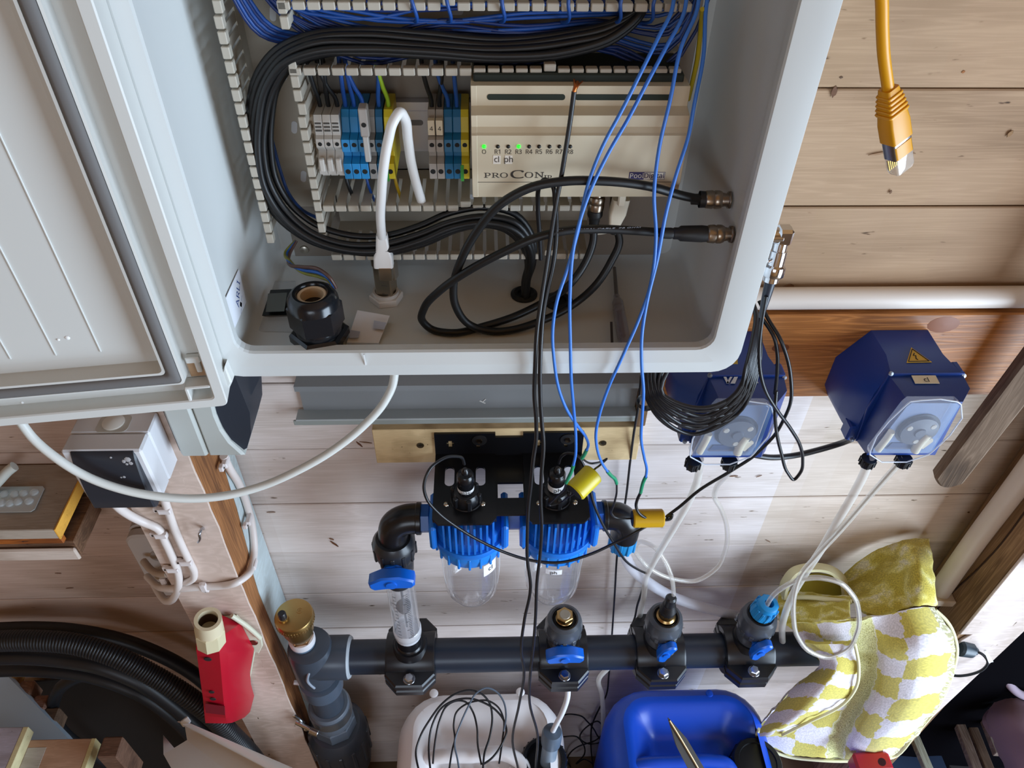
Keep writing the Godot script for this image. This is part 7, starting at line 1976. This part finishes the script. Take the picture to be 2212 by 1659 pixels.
func right_pile() -> void:
	# dark stuff on the floor past the right post
	solo("dark_backdrop", sheet([[V(.8, .78, .012), V(1.0, .8, .012), V(1.3, .8, .012), V(1.65, .8, .012)], [V(.795, .4, .02), V(1.0, .4, .03), V(1.3, .4, .03), V(1.65, .4, .02)], [V(.77, .12, .05), V(1.0, .12, .07), V(1.3, .12, .06), V(1.65, .12, .05)], [V(.6, .02, .3), V(1.0, .02, .34), V(1.3, .02, .34), V(1.65, .02, .34)]], 6, 6, .003, .008, 14), dull("08070a"), "black tarpaulin added behind the clutter to stand for the dark space past the right post", "backdrop")  # black sheet added to stand for the dark space behind
	var sl := [["narrow pale wooden slat lying nearest the white post", V(.8261,.2,.0466), V(.8279,.2,.1257), "9a9a88", .008], ["long pinkish wooden slat in the middle of the clutter", V(.9292,.2,-.0155), V(.9207,.2,.1029), "8f8078", .009], ["rough brown slat right of the long pinkish slat", V(.9555,.19,.0108), V(.9485,.19,.1251), "6b5344", .009], ["short pale slat running under the mauve garment", V(.9744,.22,.0012), V(.9678,.22,.0696), "9c8a80", .010]]
	for q in sl:
		var a: Vector3 = q[1]
		var d: Vector3 = q[2]
		var s := b()
		s.tinted = true
		s.col = Color(q[3]).srgb_to_linear()
		s.box((a + d) / 2.0, V(q[4] * 2.0, .014, a.distance_to(d) + .06), .001, Basis(Vector3.UP, atan2(d.x - a.x, d.z - a.z)))
		solo("wooden_batten", s, wood("ffffff", GR[3], V(4, 4, 1.5), .85), q[0], "batten")
	solo("thin_rod", b().cyl(V(.9618,.25,-.0353), V(.9541,.25,.0178), .002), m("9b9a94", .3, .8), "thin bright rod in line with the short pale slat", "rod")
	var bo := thing("blue_container", "dull blue plastic container with a thin metal rim lying low by the white post", "container", V(.8988,.1,.042))
	part(bo, "body", b().loft([ring_y(Vector2(.80, .04), Vector2(.9, .2), .02, .01, 0.0), ring_y(Vector2(.79, .03), Vector2(.91, .21), .02, .12, 0.0)]), m("2d3b52", .35))
	part(bo, "rim_wire", b().cyl(V(.8745,.14,.0241), V(.9086,.14,.023), .0022), m("c2c6cc", .25, 1))
	solo("dark_board", b().box(V(.9988,.1,.0258), V(.18, .02, .3), .003, Basis(Vector3.UP, .3)), m("241f20", .8), "dark flat board under the slats", "board")
	# mauve garment
	var g := thing("garment", "mauve knitted garment with a pale rolled collar heaped at the lower right edge", "garment", V(1.0191,.2,.0663))
	var mv := m("8b7480", .95)
	mv.rim_enabled = true
	mv.rim = .4
	part(g, "body", sheet([[V(.9515,.3,.0365), V(.9669,.33,.0398), V(.9913,.34,.051), V(1.039,.33,.0606)], [V(.9408,.28,.0494), V(.9423,.33,.0711), V(.9643,.35,.0927), V(1.0243,.33,.1022)], [V(.9396,.26,.0756), V(.9435,.3,.1045), V(.9589,.33,.1289), V(1.0204,.31,.1426)], [V(.9533,.24,.1145), V(.9447,.28,.1454), V(.9607,.3,.1687), V(1.024,.28,.1787)], [V(.9456,.22,.148), V(.9508,.24,.1787), V(.9714,.26,.2011), V(1.0277,.25,.2144)]], 7, 7, .008, .008, 21), mv)
	part(g, "collar_lining", sheet([[V(.9735,.36,-.0266), V(.9882,.38,-.0215), V(1.0368,.38,-.0131)], [V(.9689,.35,.0022), V(1.0133,.33,-.0066), V(1.0401,.35,.0083)], [V(.9765,.34,.0376), V(.9991,.34,.0364), V(1.0296,.35,.0435)]], 7, 7, .006, .004, 22), m("9a8488", .95))
	part(g, "rolled_collar", b().tube([V(1.0135,.38,-.0274), V(.9794,.38,-.0217), V(.9582,.375,-.0101), V(.9501,.37,.007), V(.9546,.36,.0245), V(.9695,.35,.0386), V(.9942,.345,.049)], .0075, 10, 6), m("a393a0", .95), "pale rolled collar edge")
	part(g, "cuff", sheet([[V(.9498,.27,.0346), V(.9561,.29,.0365)], [V(.9359,.26,.0539), V(.9441,.28,.0591)], [V(.9448,.25,.0777), V(.952,.27,.0809)]], 6, 6, .01, .003, 23), m("7a6672", .95), "ribbed cuff")
	part(g, "sleeve", sheet([[V(.9846,.4,-.0501), V(.9953,.42,-.0464), V(1.0354,.42,-.0474)], [V(.9857,.38,-.0374), V(.9921,.4,-.022), V(1.0311,.4,-.0212)]], 6, 6, .01, .004, 24), m("5d4d55", .95))
	# red plug
	var p := thing("red_plug", "red plastic block with a round hole, below the towel", "plug", V(.6118,.4259,.19))
	part(p, "block", b().box(V(.6078,.4378,.19), V(.058, .035, .03), .004, Basis(Vector3.BACK, .06)), m("a8162a", .35))
	part(p, "hole", b().cyl(V(.6013,.4929,.2055), V(.6,.4957,.2065), .0058, -1, 16, .0001), m("3a0a10", .8))

func corrugated(pts: Array, r: float, amp: float, waves: int) -> B:
	var p := B.smooth(pts, 60)
	var s := b()
	# walk the line and swell the radius ring by ring
	var L := 0.0
	for i in p.size() - 1:
		L += p[i].distance_to(p[i + 1])
	var n := int(L / .0011)
	var q := []
	var acc := 0.0
	var step := L / n
	q.append(p[0])
	for i in p.size() - 1:
		var d := p[i].distance_to(p[i + 1])
		while acc + d >= step * q.size() and q.size() <= n:
			q.append(p[i].lerp(p[i + 1], (step * q.size() - acc) / d))
		acc += d
	var rings := []
	var x := Vector3.UP
	for i in q.size():
		var t: Vector3 = (q[mini(i + 1, q.size() - 1)] - q[maxi(i - 1, 0)]).normalized()
		x = (x - t * x.dot(t)).normalized()
		var y := t.cross(x)
		var rr: float = r + amp * [0.0, .8, 1.0, .8][i % 4] - amp * .5
		var ring2 := []
		for k in 18:
			ring2.append(q[i] + (x * cos(TAU * k / 18.0) + y * sin(TAU * k / 18.0)) * rr)
		rings.append(ring2)
	s.loft(rings, true, true, .3)
	return s
